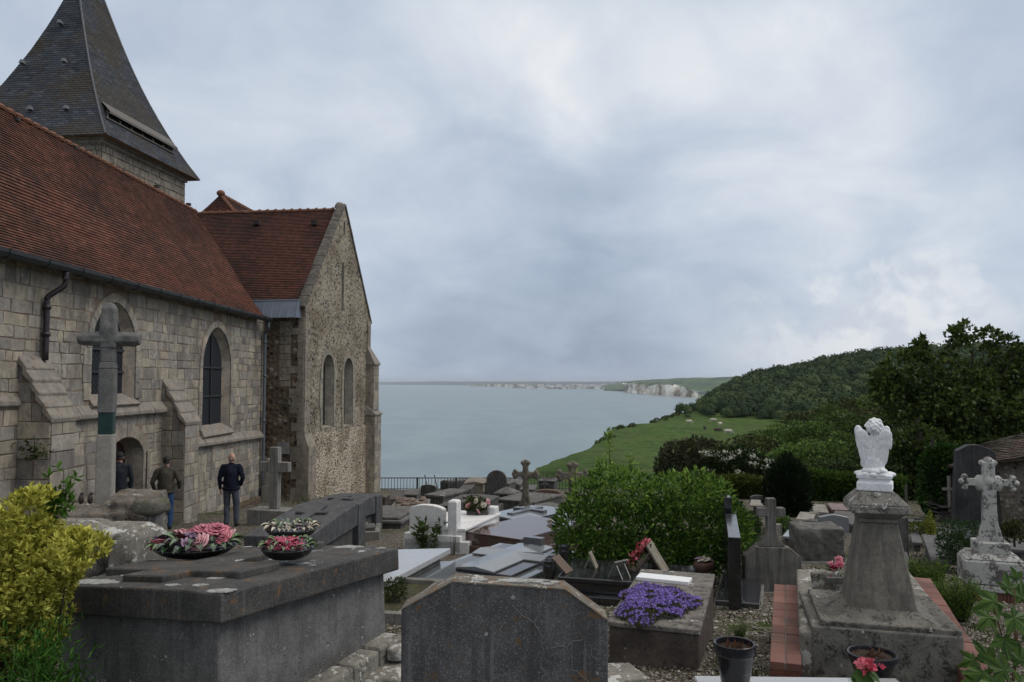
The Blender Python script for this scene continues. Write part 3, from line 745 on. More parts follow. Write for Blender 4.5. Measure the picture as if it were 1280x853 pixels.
def slope_levels(e0, e1, r0, r1, course, kick=0.):
    e0, e1, r0, r1 = map(Vector, (e0, e1, r0, r1)); n = int((r0-e0).length/course); out = []
    for i in range(n+1):
        t = i/n; d = Vector((0, 0, -kick*math.sin(math.pi*min(1, t*2))*.5)) if kick else Vector()
        out.append((e0.lerp(r0, t)+d, e1.lerp(r1, t)+d))
    return out
RX, RZ = -11.45, 6.12
e0, e1, r0, r1 = (-8.72, 7, 2.28), (-8.72, 27.55, 2.28), (RX, 7, RZ), (RX, 27.95, RZ)
nr = courses('nave_roof', slope_levels(e0, e1, r0, r1, .088, .22), mTile, nseg=80)
mb = MB()      # under-roof body, back slope, verge
mb.prism([(-8.75, 2.2), (RX, RZ-.07), (-14.4, 2.2)], 7, 27.5, 'y'); part(mb.build('roof_body', mMort), nr)
mb = MB(); k = 7.
while k < 27.9:
    mb.lathe([(0, RZ-.05), (.10, RZ-.04), (.12, RZ+.02), (.07, RZ+.075), (0, RZ+.08)], 8, RX, k+.17, 1., 1.65); k += .335
part(mb.build('ridge_tiles', mTile if False else stone('ridge_clay', (.16, .075, .045), (.22, .11, .07), 8, white=.2), fix=True), nr)
# small vents on the nave roof
for px, py in ((19, 150), (92, 185), (151, 213), (195, 234), (235, 256), ):
    p = P(px, py, 17.); t = None
    # intersect with roof plane
    nrm = (Vector(e1)-Vector(e0)).cross(Vector(r0)-Vector(e0)).normalized(); d = P(px, py, 1.)
    q = d*(Vector(e0).dot(nrm)/d.dot(nrm)); mb = MB(); mb.box(q.x-.05, q.x+.09, q.y-.07, q.y+.07, q.z-.03, q.z+.05); part(mb.build('roof_vent', plain('vent_dark', (.03, .025, .022), .8)), nr)
# gutter and drainpipes
mGut = plain('black_cast_iron', (.018, .019, .021), .5, .1, sc=3)
mb = MB(); g0, g1 = Vector((-8.64, 7, 2.20)), Vector((-8.64, 27.9, 2.20))
prof = [(-.09, .05), (-.095, -.01), (-.06, -.075), (0, -.095), (.06, -.075), (.095, -.01), (.10, .055), (.075, .055), (.07, 0), (0, -.06), (-.07, 0)]
mb.prism([(-8.64+x, 2.20+z) for x, z in prof], 7, 27.9, 'y')
for k in np.arange(7.5, 27.9, 1.15): mb.prism([(-8.64+x*1.14, 2.20+z*1.14) for x, z in prof[:7]], k, k+.05, 'y')
part(mb.build('gutter', mGut))
def pipe(name, pts, rad, mat, brackets):
    mb = MB(); pp = [Vector(pts[0])]
    for a, b_ in zip(pts[:-1], pts[1:]):
        a, b_ = Vector(a), Vector(b_); n = 6
        pp += [a.lerp(b_, (i+1)/n) for i in range(n)]
    sm = pp[:]
    for _ in range(2): sm = [sm[0]]+[(sm[i-1]+sm[i]*2+sm[i+1])/4 for i in range(1, len(sm)-1)]+[sm[-1]]
    mb.tube(sm, rad, 10)
    for z in brackets:
        x, y = pts[-1][0], pts[-1][1]; mb.lathe([(rad, z-.04), (rad+.022, z-.04), (rad+.022, z+.04), (rad, z+.04)], 10, x, y)
    return part(mb.build(name, mat, smooth=True, fix=True))
py1 = P(57, 400, 15.45).y
pipe('drainpipe', [(-8.64, 15.1, 2.12), (-8.64, 15.1, 1.85), (-8.90, 14.95, 1.62), (-8.90, 14.95, 1.45), (-8.90, 14.95, .40)], .055, plain('purple_brown_pipe', (.022, .015, .018), .5), (1.42, .9))
pipe('drainpipe', [(-8.66, 27.8, 2.10), (-8.66, 27.8, 1.9), (-8.86, 28.1, 1.75), (-8.86, 28.1, 1.5), (-8.86, 28.1, -4.2)], .058, plain('grey_pipe', (.10, .115, .13), .5), (1.4, .2, -1.4))

# transept with the flint gable (turned seven degrees)
TA = R(7); tO = Vector((-7.56, 28.5, 0))
tU = Vector((math.sin(TA), math.cos(TA), 0)); tW = Vector((-math.cos(TA), math.sin(TA), 0)); tN = -tW
frG = Fr(tO, tU, (0, 0, 1), tN); frC = Fr(tO, tW, (0, 0, 1), -tU)
GW = 7.9; GA = 4.2; GZA = 7.36; GE = 2.85
def flint_mat(name, c1, c2, mortar, sc, lines=0., tint=None):
    m, b = new_mat(name); v = oc(False)
    n = NZ(v, .7, 5, .6); n2 = NZ(v, 5, 6, .7); dv = nd('ShaderNodeVectorMath', operation='ADD'); L(v, dv.inputs[0])
    nc = nd('ShaderNodeTexNoise'); L(v, nc.inputs[0]); nc.inputs['Scale'].default_value = 3.; nv = nd('ShaderNodeVectorMath', operation='SCALE'); L(nc.outputs['Color'], nv.inputs[0]); nv.inputs['Scale'].default_value = .12
    L(nv.outputs[0], dv.inputs[1]); vv = scl(dv.outputs[0], (1, 1, 1.7 if lines else 1.25))
    d = vor(vv, sc, 'F1'); cc = vor(vv, sc, 'F1', 'Color'); s = nd('ShaderNodeSeparateColor'); L(cc, s.inputs[0])
    fl = ramp(s.outputs[0], [(0, (.035, .035, .04)), (.3, c1), (.6, c2), (.85, (.28, .25, .205)), (1, (.40, .37, .32))])
    c = MX(MR(M_('ADD', d, M_('MULTIPLY', n2, .25)), .50, .62), fl, MX(n2, mortar, tuple(x*1.45 for x in mortar)))
    c = MX(MR(n, .42, .62, 0, .75), c, MX(1., c, (.50, .46, .42), 'MULTIPLY')); c = MX(MR(NZ(v, 1.7, 6, .7, .4, (1, 6, 2)), .55, .63, 0, .5), c, tuple(x*1.25 for x in mortar))
    if tint: c = MX(M_('MULTIPLY', MR(NZ(v, 1.3, 6, .7, .5, (4, 4, 4)), .5, .62), .65), c, tint)
    set_(b, Base_Color=c, Roughness=.9); b.inputs['Specular IOR Level'].default_value = .2; bump(b, M_('SUBTRACT', M_('MULTIPLY', n2, .3), d), .8, .05); return m
mFlint = flint_mat('knapped_flint', (.12, .112, .10), (.20, .18, .145), (.24, .205, .155), 6.2)
mFlintC = flint_mat('coursed_flint', (.10, .085, .07), (.28, .235, .18), (.36, .31, .235), 7.5, lines=1)
mRubble = flint_mat('brown_rubble', (.10, .07, .05), (.20, .145, .10), (.14, .105, .075), 5.5, tint=(.045, .036, .028))
L1 = dict(c=2.47, hw=.62, z0=-1.80, zs=.45, za=1.06); L2 = dict(c=4.88, hw=.58, z0=-1.88, zs=.42, za=1.0)
SL = dict(c=4.08, hw=.13, z0=2.95, zs=4.75, za=5.0); S2 = dict(c=4.2, hw=.10, z0=6.15, zs=6.55, za=6.75)
ZT = -5.6
mb = MB(); sheet(mb, frG, [(0, -1.95), (GW, -2.0), (GW, GE), (GA, GZA), (0, GE)], [arch_pts(**L1), arch_pts(**L2), arch_pts(**SL), arch_pts(**S2)])
tw = part(mb.build('transept_gable_wall', mFlint))
mb = MB(); sheet(mb, frG, [(0, ZT), (GW, ZT), (GW, -2.0), (0, -1.95)], [], .03); mb.add([frG(0, -1.95, 0), frG(GW, -2., 0), frG(GW, -2.0, .03), frG(0, -1.95, .03)], [(0, 1, 2, 3)])
part(mb.build('coursed_base', mFlintC), tw)
mb = MB(); sheet(mb, frC, [(0, ZT), (6, ZT), (6, GE), (0, GE)], []); part(mb.build('transept_side_wall', mRubble), church)
mQ = wall_mat('quoin_stone', [(.19, .165, .14), (.30, .26, .205), (.25, .22, .18), (.34, .295, .23)], None, .3)
mb = MB()
def quoins(fr, u0, lo, hi, v0, v1, pr, seed, sign=1):
    r = random.Random(seed); v = v0
    while v < v1:
        h = r.uniform(.24, .36); w_ = r.choice([lo, hi])*r.uniform(.85, 1.1); a, b_ = (u0, u0+w_*sign) if sign > 0 else (u0-w_, u0)
        vs = [fr(x, y, n_) for n_ in (0, pr+r.uniform(-.004, .004)) for x, y in ((a, v+.005), (b_, v+.005), (b_, min(v+h, v1)-.005), (a, min(v+h, v1)-.005))]
        mb.add(vs, [(4, 5, 6, 7), (0, 1, 5, 4), (1, 2, 6, 5), (2, 3, 7, 6), (3, 0, 4, 7)], r.random()); v += h
quoins(frG, 0., .28, .5, ZT, 2.8, .045, 3); quoins(frC, 0., .25, .5, ZT, 2.35, .04, 4)
quoins(frG, GW, .25, .45, ZT, 2.8, .045, 5, -1)
vsq = MB()
masonry(vsq, frC, -.2, 2.2, lambda vm, a, b_: [(.5, .95)], rows=(.2, .34), widths=(.2, .5), seed=8, proud=.02)
for o_ in vsq.f: pass
part(vsq.build('pale_stone_strip', mQ, attr=True), tw)
part(mb.build('quoins', mQ, attr=True), tw)
mClr = plain('plain_dark_glass', (.03, .03, .026), .5, spec=.15)
mPale = wall_mat('pale_lancet_stone', [(.26, .235, .195), (.34, .31, .25), (.30, .27, .22)], None, .15)
for o_, nm in ((L1, 0), (L2, 1)): window(frG, o_, depth=.30, inset=.10, bars=None, wdt=.17, glass=mClr, parent=tw, mat=mPale)
for o_ in (SL, S2): window(frG, o_, depth=.28, inset=.02, bars=None, sur=False, glass=plain('dark_opening', (.02, .018, .015), .9), parent=tw, mat=mPale)
# coping up the gable
mb = MB()
for (a, b_) in (((-.12, GE-.18), (GA, GZA+.05)), ((GA, GZA+.05), (GW+.12, GE-.18))):
    a, b_ = Vector((*a, 0)), Vector((*b_, 0)); d = (b_-a).normalized(); nrm = Vector((-d.y, d.x, 0)); n = 11
    for i in range(n):
        p, q = a+(b_-a)*(i/n)+d*.006, a+(b_-a)*((i+1)/n)-d*.006; r_ = random.uniform(0, .02)
        c4 = [p-nrm*.02, q-nrm*.02, q+nrm*(.09+r_), p+nrm*(.09+r_)]
        mb.add([frG(c.x, c.y, n_) for n_ in (-.30, .05) for c in c4], [(3, 2, 1, 0), (4, 5, 6, 7), (0, 1, 5, 4), (1, 2, 6, 5), (2, 3, 7, 6), (3, 0, 4, 7)])
part(mb.build('gable_coping', stone('grey_coping', (.095, .088, .078), (.165, .15, .13), 4, white=.2, dark=.8, bst=.8), bev=.015), tw)
mb = MB(); q = frG(GA, GZA+.12, -.22); mb.lathe([(0, q.z+.06), (.13, q.z+.03), (.2, q.z-.08), (.22, q.z-.18)], 8, q.x, q.y); part(mb.build('gable_finial', mLedge), tw)
# corner buttress at the seaward end
mb = MB(); bk = MB()
for (u0, u1, n1, z0, z1, zc) in ((7.35, 8.35, .42, ZT, -1.55, -1.1), (7.42, 8.22, .34, -1.55, .75, 1.6)):
    vs = [frG(u, z, n_) for u, z, n_ in ((u0, z0, -.4), (u1, z0, -.4), (u1, z0, n1), (u0, z0, n1), (u0, z1, -.4), (u1, z1, -.4), (u1, z1, n1), (u0, z1, n1))]
    bk.add(vs, [(0, 1, 2, 3), (4, 7, 6, 5), (3, 2, 6, 7), (1, 5, 6, 2), (0, 3, 7, 4)], .5)
    o_ = .07
    vs = [frG(u, z, n_) for u, z, n_ in ((u0-o_, z1, -.4), (u1+o_, z1, -.4), (u1+o_, z1, n1+o_), (u0-o_, z1, n1+o_), (u0-o_, z1+.08, -.4), (u1+o_, z1+.08, -.4), (u1+o_, z1+.08, n1+o_), (u0-o_, z1+.08, n1+o_), (u0, zc, -.4), (u1-.35, zc, -.4), (u1-.35, zc, .03), (u0, zc, .03))]
    mb.add(vs, [(0, 1, 2, 3), (3, 2, 6, 7), (1, 5, 6, 2), (0, 3, 7, 4), (7, 6, 10, 11), (5, 9, 10, 6), (4, 7, 11, 8), (8, 11, 10, 9)])
    masonry(bk, Fr(frG(0, 0, n1), tU, (0, 0, 1), tN), z0, z1, lambda vm, a, b_, u0=u0, u1=u1: [(u0, u1)], rows=(.26, .36), widths=(.25, .6), seed=31, proud=.02)
cb = part(bk.build('corner_buttress', mNave, attr=True), tw); part(mb.build('buttress_cap', mLedge, bev=.01), cb)
# splayed corner stones low on the gable and side wall
mb = MB(); vs = [frG(u, z, n_) for u, z, n_ in ((-.03, ZT, .0), (.75, ZT, .0), (.75, ZT, .22), (-.03, ZT, .22), (-.03, -2.35, .0), (.75, -2.35, .0), (.75, -2.35, .22), (-.03, -2.35, .22), (-.0, -1.9, .04), (.7, -1.9, .04))]
mb.add(vs, [(0, 3, 7, 4), (3, 2, 6, 7), (2, 1, 5, 6), (7, 6, 9, 8), (4, 7, 8), (5, 9, 6)], .3)
masonry(mb, Fr(frG(0, 0, .22), tU, (0, 0, 1), tN), ZT, -2.35, lambda vm, a, b_: [(-.03, .75)], rows=(.26, .36), widths=(.25, .6), seed=33, proud=.015)
part(mb.build('corner_pier', mQ, attr=True), tw)
mb = MB(); vs = [frC(.50, -2.2, .02), frC(.95, -2.2, .02), frC(.95, -2.62, .02), frC(.50, -2.62, .02)]; vs += [v_+(-tU)*.05 for v_ in vs]
mb.add(vs, [(4, 5, 6, 7), (0, 1, 5, 4), (1, 2, 6, 5), (2, 3, 7, 6), (3, 0, 4, 7)]); part(mb.build('wall_plaque', stone('grey_plaque', (.20, .20, .19), (.28, .28, .26), 8)))
# roof of the transept (camera side slope), lead flashing below it
def tp(u, w_, z): return tO+tU*u+tW*w_+Vector((0, 0, z))
tr = courses('transept_roof', slope_levels(tp(-.18, 7.5, 2.92), tp(-.18, .24, 2.92), tp(GA, 7.5, 7.20), tp(GA, .24, 7.20), .105), mTileD, nseg=30)
mb = MB(); vs = [tp(-.15, .4, 2.85), tp(GA, .4, 7.12), tp(GW, .4, 2.85), tp(-.15, 7.5, 2.85), tp(GA, 7.5, 7.12), tp(GW, 7.5, 2.85)]
mb.add(vs, [(0, 1, 2), (5, 4, 3), (0, 3, 4, 1), (1, 4, 5, 2), (0, 2, 5, 3)]); part(mb.build('roof_body', mMort), tr)
mb = MB()
for i in range(18):
    a = tp(GA, .45+i*.36, 7.21); b2 = tp(GA, .45+(i+1)*.36-.02, 7.21); mb.tube([a, b2], [.10, .085], 8); mb.tube([a-Vector((0, 0, -.02)), a+(b2-a)*.2], .125, 8)
part(mb.build('ridge_tiles', MATS['ridge_clay']), tr)
mb = MB(); lead0 = tp(-.24, .30, 2.90); mb.add([tp(-.24, .12, 2.93), tp(-.24, 2.6, 2.93), tp(-.44, 2.6, 2.30), tp(-.44, .12, 2.30), tp(0, .12, 2.93), tp(0, .12, 2.30)], [(0, 1, 2, 3), (0, 3, 5, 4), (0, 4, 5)])
for k in np.arange(.15, 2.6, .32): mb.tube([tp(-.235, k, 2.94), tp(-.45, k, 2.28)], .018, 6)
mb.tube([tp(-.24, .12, 2.94), tp(-.24, 2.6, 2.94)], .03, 6)
part(mb.build('lead_flashing', plain('lead_sheet', (.18, .21, .26), .45, .3, .3, sc=4)), tr)
for px, py in ((321, 280), (393, 280)):
    nrm = (tp(-.18, .42, 2.92)-tp(-.18, 7.5, 2.92)).cross(tp(GA, 7.5, 7.32)-tp(-.18, 7.5, 2.92)).normalized(); d = P(px, py, 1.)
    q = d*(tp(-.18, .42, 2.92).dot(nrm)/d.dot(nrm)); mb = MB(); mb.box(q.x-.12, q.x+.12, q.y-.12, q.y+.05, q.z-.05, q.z+.12); part(mb.build('roof_vent', bpy.data.materials['vent_dark']), tr)
# chancel roof showing above the transept ridge
pk = P(276, 244, 37.5); cl_, cr_ = pk+Vector((-3.4, -1.2, -3.9)), pk+Vector((3.4, -1.2, -3.9))
mb = MB(); far_ = Vector((.6, 9, -.0))
ch = courses('chancel_roof', slope_levels(pk+Vector((3.4, -1.0, -3.9)), pk+Vector((4.6, 9, -3.9)), pk, pk+far_, .13), mTileD, nseg=12)
ch2 = courses('hip_end', slope_levels(pk+Vector((-3.4, -1.2, -3.9)), pk+Vector((3.4, -1.0, -3.9)), pk+Vector((-.03, 0, 0)), pk+Vector((.03, 0, 0)), .13), mTileD, parent=ch, nseg=8)
mb = MB(); n = 22
for i in range(n):
    a = pk.lerp(pk+far_, i/n); mb.tube([a, pk.lerp(pk+far_, (i+.95)/n)], [.13, .11], 7)
for i in range(22):
    a = pk.lerp(pk+Vector((3.4, -1., -3.9)), i/22); mb.tube([a, pk.lerp(pk+Vector((3.4, -1., -3.9)), (i+.95)/22)], [.09, .07], 6)
ell(mb, pk+Vector((0, 0, .08)), (.2, .2, .16)); part(mb.build('ridge_tiles', MATS['ridge_clay']), ch)
mb = MB(); p_ = pk+Vector((-3.4, -1.2, -3.9)); mb.add([p_, pk+Vector((3.4, -1, -3.9)), pk+Vector((4.6, 9, -3.9)), pk+Vector((-3, 9, -3.9)), pk-Vector((0, -.2, .1)), pk+far_-Vector((0, 0, .1))], [(0, 1, 4), (1, 2, 5, 4), (2, 3, 5), (3, 0, 4, 5), (0, 3, 2, 1)]); part(mb.build('roof_body', mMort), ch)
mb = MB(); mb.box(p_.x+.3, p_.x+6.4, p_.y+.5, p_.y+9, -6, p_.z+.02); part(mb.build('chancel_wall', mRubble))

# tower with the slate spire
SA = R(6.5); sO = Vector((-12.5, 23.7, 0)); sU = Vector((math.sin(SA), math.cos(SA), 0)); sW = Vector((-math.cos(SA), math.sin(SA), 0)); S_ = 5.45
def sp_(u, w_, z): return sO+sU*u+sW*w_+Vector((0, 0, z))
c_ = .28
vs = [sp_(u, w_, z) for z in (-5, 7.62) for u, w_ in ((c_, c_), (S_-c_, c_), (S_-c_, S_-c_), (c_, S_-c_))]
mb = MB(); mb.add(vs, [(0, 1, 5, 4), (1, 2, 6, 5), (2, 3, 7, 6), (3, 0, 4, 7), (4, 5, 6, 7)]); tower = part(mb.build('tower', mRubble))
mb = MB(); frT = Fr(sp_(0, c_, 0), sU, (0, 0, 1), -sW); frT2 = Fr(sp_(c_, 0, 0), sW, (0, 0, 1), -sU)
masonry(mb, frT, 5.2, 7.62, lambda vm, a, b_: [(c_, S_-c_)], rows=(.15, .3), widths=(.15, .5), seed=41, proud=.03)
masonry(mb, frT2, 5.6, 7.62, lambda vm, a, b_: [(c_, S_-c_)], rows=(.15, .3), widths=(.15, .5), seed=42, proud=.03)
for z_, o__ in ((7.40, .07), (7.50, .13)):
    vs = [sp_(u, w_, z) for z in (z_, z_+.1) for u, w_ in ((c_-o__, c_-o__), (S_-c_+o__, c_-o__), (S_-c_+o__, S_-c_+o__), (c_-o__, S_-c_+o__))]
    mb.add(vs, [(0, 1, 5, 4), (1, 2, 6, 5), (2, 3, 7, 6), (3, 0, 4, 7), (4, 5, 6, 7), (3, 2, 1, 0)], .8)
part(mb.build('tower_stonework', mQ, attr=True), tower)
hz, HT = 7.55, 6.25; hs = S_/2; n = 72
def half(t, top): 
    return top+(hs-top)*(1-t)-.26*math.sin(math.pi*t)*(1-.25*t)+.10*math.exp(-t*9)
lv = []
for i in range(n+1):
    t = i/n; a, b_ = half(t, .72), half(t, .02); uc = hs+.25*t; z = hz+HT*t; lv.append((uc, a, b_, z))
spire = None
faces = []
for nm, f in (('spire_slope', lambda uc, a, b_, z: (sp_(uc-a, hs-b_, z), sp_(uc+a, hs-b_, z))), ('spire_slope', lambda uc, a, b_, z: (sp_(uc-a, hs+b_, z), sp_(uc-a, hs-b_, z))),
              ('spire_slope', lambda uc, a, b_, z: (sp_(uc+a, hs+b_, z), sp_(uc-a, hs+b_, z))), ('spire_slope', lambda uc, a, b_, z: (sp_(uc+a, hs-b_, z), sp_(uc+a, hs+b_, z)))):
    q = courses(nm if spire else 'slate_spire', [f(*l) for l in lv], mSlate, parent=spire or church, lift=.016, sag=.012, nseg=10, uoff=20)
    spire = spire or q
mb = MB(); l0 = lv[0]; vs = [sp_(l0[0]+sx*l0[1], hs+sy*l0[2], l0[3]) for sx, sy in ((-1, -1), (1, -1), (1, 1), (-1, 1))]
mb.add(vs, [(0, 1, 2, 3)]); part(mb.build('spire_soffit', mMort), spire)
mb = MB()
for sx, sy in ((-1, -1), (1, -1)): mb.tube([sp_(l[0]+sx*l[1], hs+sy*l[2], l[3]+.02) for l in lv[::6]], .035, 6)
part(mb.build('hip_flashing', mSlate if False else plain('dark_lead', (.055, .06, .07), .5)), spire)
# louvred slot in the spire with a lifted band of slates over it
mb = MB(); mlip = MB()
def sfa(t, u, out):      # point on the +X slope at height fraction t, distance u along, lifted out
    uc, a, b_, z = hs+.25*t, half(t, .72), half(t, .02), hz+HT*t
    return sp_(uc-a+u, hs-b_-out, z)
t0, t1 = .118, .175; ua, ub = .28, 4.05
mb.add([sfa(t0, ua, .03), sfa(t0, ub, .03), sfa(t1, ub, .03), sfa(t1, ua, .03)], [(0, 1, 2, 3)])
slot = part(mb.build('louvre_slot', MATS['dark_opening']), spire)
mlip.add([sfa(t1-.018, ua-.12, .26), sfa(t1-.018, ub+.12, .26), sfa(t1+.05, ub+.1, .03), sfa(t1+.05, ua-.1, .03), sfa(t1-.03, ua-.12, .22), sfa(t1-.03, ub+.12, .22)], [(0, 1, 2, 3), (4, 5, 1, 0)])
mlip.tube([sfa(t0, ua-.1, .05), sfa(t0, ub+.1, .05)], .03, 6)
for i in range(7): u = ua+(ub-ua)*i/6; mlip.tube([sfa(t0, u, .06), sfa(t1, u, .12)], .025, 5)
part(mlip.build('slot_hood', plain('weathered_slate_edge', (.11, .10, .09), .8)), slot)
for px, py in ((27, 78), (79, 76), (82, 135), (37, 136), (74, 28)):
    d = P(px, py, 1.); nn = None
    A = sp_(0, 0, hz); A2 = sp_(hs+.25-.72, hs-.02, hz+HT); B2 = sp_(0, S_, hz); nrm = (B2-A).cross(A2-A).normalized(); q = d*(A.dot(nrm)/d.dot(nrm))
    mb = MB(); mb.frustum(q.x, q.y+.05, q.z-.03, q.z+.09, .075, .10, .03, .08); part(mb.build('spire_vent', plain('pale_vent', (.15, .155, .165), .6)), spire)
mb = MB(); mb.tube([sp_(hs+.9, hs, hz+HT-.1), sp_(hs+.9, hs, hz+HT+1.6)], .05, 6); part(mb.build('lightning_rod', mGut), spire)
# ---------------------------------------------------------------- cemetery kit
sDark = stone('dark_weathered_granite', (.055, .053, .05), (.10, .096, .09), 4, speck=.5, drip=.6, topw=.12, orange=.05)
sGrey = stone('grey_stone', (.085, .083, .078), (.155, .15, .14), 4, speck=.4, drip=.4, topw=.35, moss=.1)
sPale = stone('pale_stone', (.24, .225, .19), (.34, .32, .28), 4, drip=.4, dark=.3)
sLich = stone('lichened_limestone', (.15, .14, .12), (.24, .225, .19), 5, white=.62, dark=.7, bst=.6, wsc=1.6)
sConc = stone('rough_concrete', (.15, .145, .13), (.22, .21, .19), 6, white=.2, dark=.4, moss=.25, bst=.5)
sTan = stone('tan_stone', (.20, .175, .14), (.28, .245, .20), 4, drip=.5)
gGrey = granite('polished_grey_granite', (.16, .175, .19), (.30, .32, .34), .07, .4, 140)
gLight = granite('light_grey_granite', (.33, .34, .35), (.55, .56, .58), .14, .5, 110)
gBlack = granite('black_granite', (.012, .012, .014), (.05, .05, .055), .10, .4)
gBrown = granite('brown_granite', (.075, .042, .035), (.16, .12, .11), .10, .5)
gDGrey = granite('dark_grey_granite', (.055, .06, .068), (.22, .23, .25), .14, .8, 150)
mMarble = stone('white_marble', (.66, .66, .66), (.78, .77, .75), 3, drip=.07, rough=.5, bst=.1)
mWhite = plain('white_marble_plaque', (.74, .75, .76), .4, var=.06)
DBG = []
class Tomb:
    def __init__(s, name, A, B, C, label, cat='tomb', group='tombs of the churchyard', w=None, l=None, ang=None):
        g = G(A[0], A[2]); zt = P(A[0], A[1], g.y).z
        a, b_, c_ = Pz(A[0], A[1], zt), Pz(*B, zt), Pz(*C, zt)
        d = (c_-a); d.z = 0; l_ = d.length; d.normalize()
        if ang is not None: d = Vector((math.sin(R(ang)), math.cos(R(ang)), 0))
        e_ = Vector((d.y, -d.x, 0))
        wv = (b_-a).dot(e_); sgn = 1 if wv > 0 else -1
        s.w = w or abs(wv); s.l = l or l_; s.h = zt-g.z
        cen = a+e_*sgn*s.w/2+d*s.l/2
        s.zb = zt-s.h; s.rz = math.atan2(e_.y, e_.x); s.cen = cen
        s.o = empty(name, (cen.x, cen.y, s.zb), s.rz, label, cat, group)
        DBG.append((name, round(s.w, 2), round(s.l, 2), round(s.h, 2), round(g.y, 1), round(math.degrees(-s.rz))))
    def box(s, name, z0, z1, ins, mat, bev=.012, dx=0, dy=0, y0=None, y1=None, x0=None, x1=None):
        mb = MB(); hw, hl = s.w/2-ins, s.l/2-ins
        mb.box(-hw if x0 is None else x0, hw if x1 is None else x1, -hl if y0 is None else y0, hl if y1 is None else y1, z0, z1)
        return mb.build(name, mat, s.o, bev=bev, seg=2)
    def world(s, x, y, z): return Matrix.Rotation(s.rz, 4, 'Z') @ Vector((x, y, 0))+Vector((s.cen.x, s.cen.y, s.zb+z))
    def ridge(s, name, z0, z1, ze, ins, mat, bev=.01):      # low roof-shaped cover
        mb = MB(); hw, hl = s.w/2-ins, s.l/2-ins
        mb.prism([(-hw, z0), (hw, z0), (hw, z1), (0, ze), (-hw, z1)], -hl, hl, 'y'); return mb.build(name, mat, s.o, bev=bev)
    def cross(s, name, z0, z1, L_, W_, t, mat, cy=0., rot=0., prof=None):
        mb = MB(); a = t/2; k = L_/2; arm = k-W_*.42-a
        pts = [(-a, -k), (a, -k), (a, arm-a), (W_/2, arm-a), (W_/2, arm+a), (a, arm+a), (a, k), (-a, k), (-a, arm+a), (-W_/2, arm+a), (-W_/2, arm-a), (-a, arm-a)]
        pts = [(x*math.cos(rot)-y*math.sin(rot), cy+x*math.sin(rot)+y*math.cos(rot)) for x, y in pts]
        mb.prism(pts, z0, z1, 'z'); return mb.build(name, mat, s.o, bev=.008)
def outline(kind, w, h, t=0.):
    hw = w/2
    if kind == 'round': sp = h-hw*.95; return [(-hw, 0), (hw, 0)]+[(hw*math.cos(a), sp+(h-sp)*math.sin(a)) for a in np.linspace(0, math.pi, 17)]
    if kind == 'low_round': sp = h*.78; return [(-hw, 0), (hw, 0)]+[(hw*math.cos(a), sp+(h-sp)*math.sin(a)) for a in np.linspace(0, math.pi, 17)]
    if kind == 'gable': return [(-hw, 0), (hw, 0), (hw, h*.87), (hw*.12, h), (-hw*.12, h), (-hw, h*.87)]
    if kind == 'clipped': return [(-hw, 0), (hw, 0), (hw, h*.80), (hw*.60, h), (-hw*.60, h), (-hw, h*.80)]
    if kind == 'taper': return [(-hw, 0), (hw, 0), (hw*.80, h*.9), (hw*.55, h*.96), (hw*.1, h), (-hw*.3, h), (-hw*.78, h*.93)]
    if kind == 'cross':
        t = t or w*.3; a = t/2; y1, y2 = h*.60, h*.60+t
        return [(-a, 0), (a, 0), (a, y1), (hw, y1), (hw, y2), (a, y2), (a, h), (-a, h), (-a, y2), (-hw, y2), (-hw, y1), (-a, y1)]
    return [(-hw, 0), (hw, 0), (hw, h), (-hw, h)]
def stele(name, px, yb, yt, wpx, kind, mat, label, cat='headstone', ang=-20, th=.12, group='headstones and crosses', base=None, bev=.01, t=0., basemat=None, Yf=None):
    g = G(px, yb)
    if Yf: g = P(px, yb, Yf)
    h = P(px, yt, g.y).z-g.z; c_ = max(.3, math.cos(R(ang))-g.x/g.y*math.sin(R(ang)))
    w_ = wpx/F*g.y/c_
    o = empty(name, g, R(ang), label, cat, group)
    mb = MB(); z0 = base[1] if base else 0
    pts = [(x, z+z0) for x, z in outline(kind, w_, h-z0, t)]
    mb.prism([(x, z) for x, z in pts], -th/2, th/2, 'y'); mb.build('cross' if kind == 'cross' else 'stele', mat, o, bev=bev)
    if base: mb = MB(); mb.box(-base[0]/2, base[0]/2, -base[2]/2, base[2]/2, -.06, base[1]); mb.build('base', basemat or mat, o, bev=.015)
    else: 
        mb = MB(); mb.box(-w_*.5-.05, w_*.5+.05, -th/2-.05, th/2+.05, -.2, .03); mb.build('footing', basemat or sConc, o, bev=.01)
    DBG.append((name, round(w_, 2), '-', round(h, 2), round(g.y, 1), ang)); return o, w_, h, g

# --- left foreground: the big tomb with ceramic wreaths
sTop = stone('tomb_cover_stone', (.038, .037, .036), (.078, .074, .067), 5, speck=.25, drip=.22, orange=.34, topw=.46, wsc=.8, bst=.4, wc=(.42, .44, .45), rough=.7)
sBody = stone('tomb_body_stone', (.11, .108, .105), (.175, .17, .165), 5, speck=.35, drip=.22, white=.28, dark=.35, wsc=3.5, bst=.6)
zt = -1.15
A3 = P(277, 743, 4.25); B3 = P(62, 732, 4.90); C3 = P(477, 684, 5.92)
ax = (A3-B3); Wd = ax.length; ax.normalize(); cy_ = (C3-A3); Ln = cy_.length*.97; cy_.normalize(); dd_ = ax.dot(cy_); ax, cy_ = (ax-cy_*dd_*.25).normalized(), (cy_-ax*dd_*.75).normalized(); cy_ = (cy_-ax*cy_.dot(ax)).normalized(); nz_ = ax.cross(cy_)
cen_ = A3-ax*Wd/2+cy_*Ln/2; Mb = Matrix((ax, cy_, nz_)).transposed()
big = empty('box_tomb', cen_-nz_*.85, 0, 'large box tomb with a dark lichen spotted cover carrying three ceramic wreaths', 'tomb'); big.rotation_euler = Mb.to_euler()
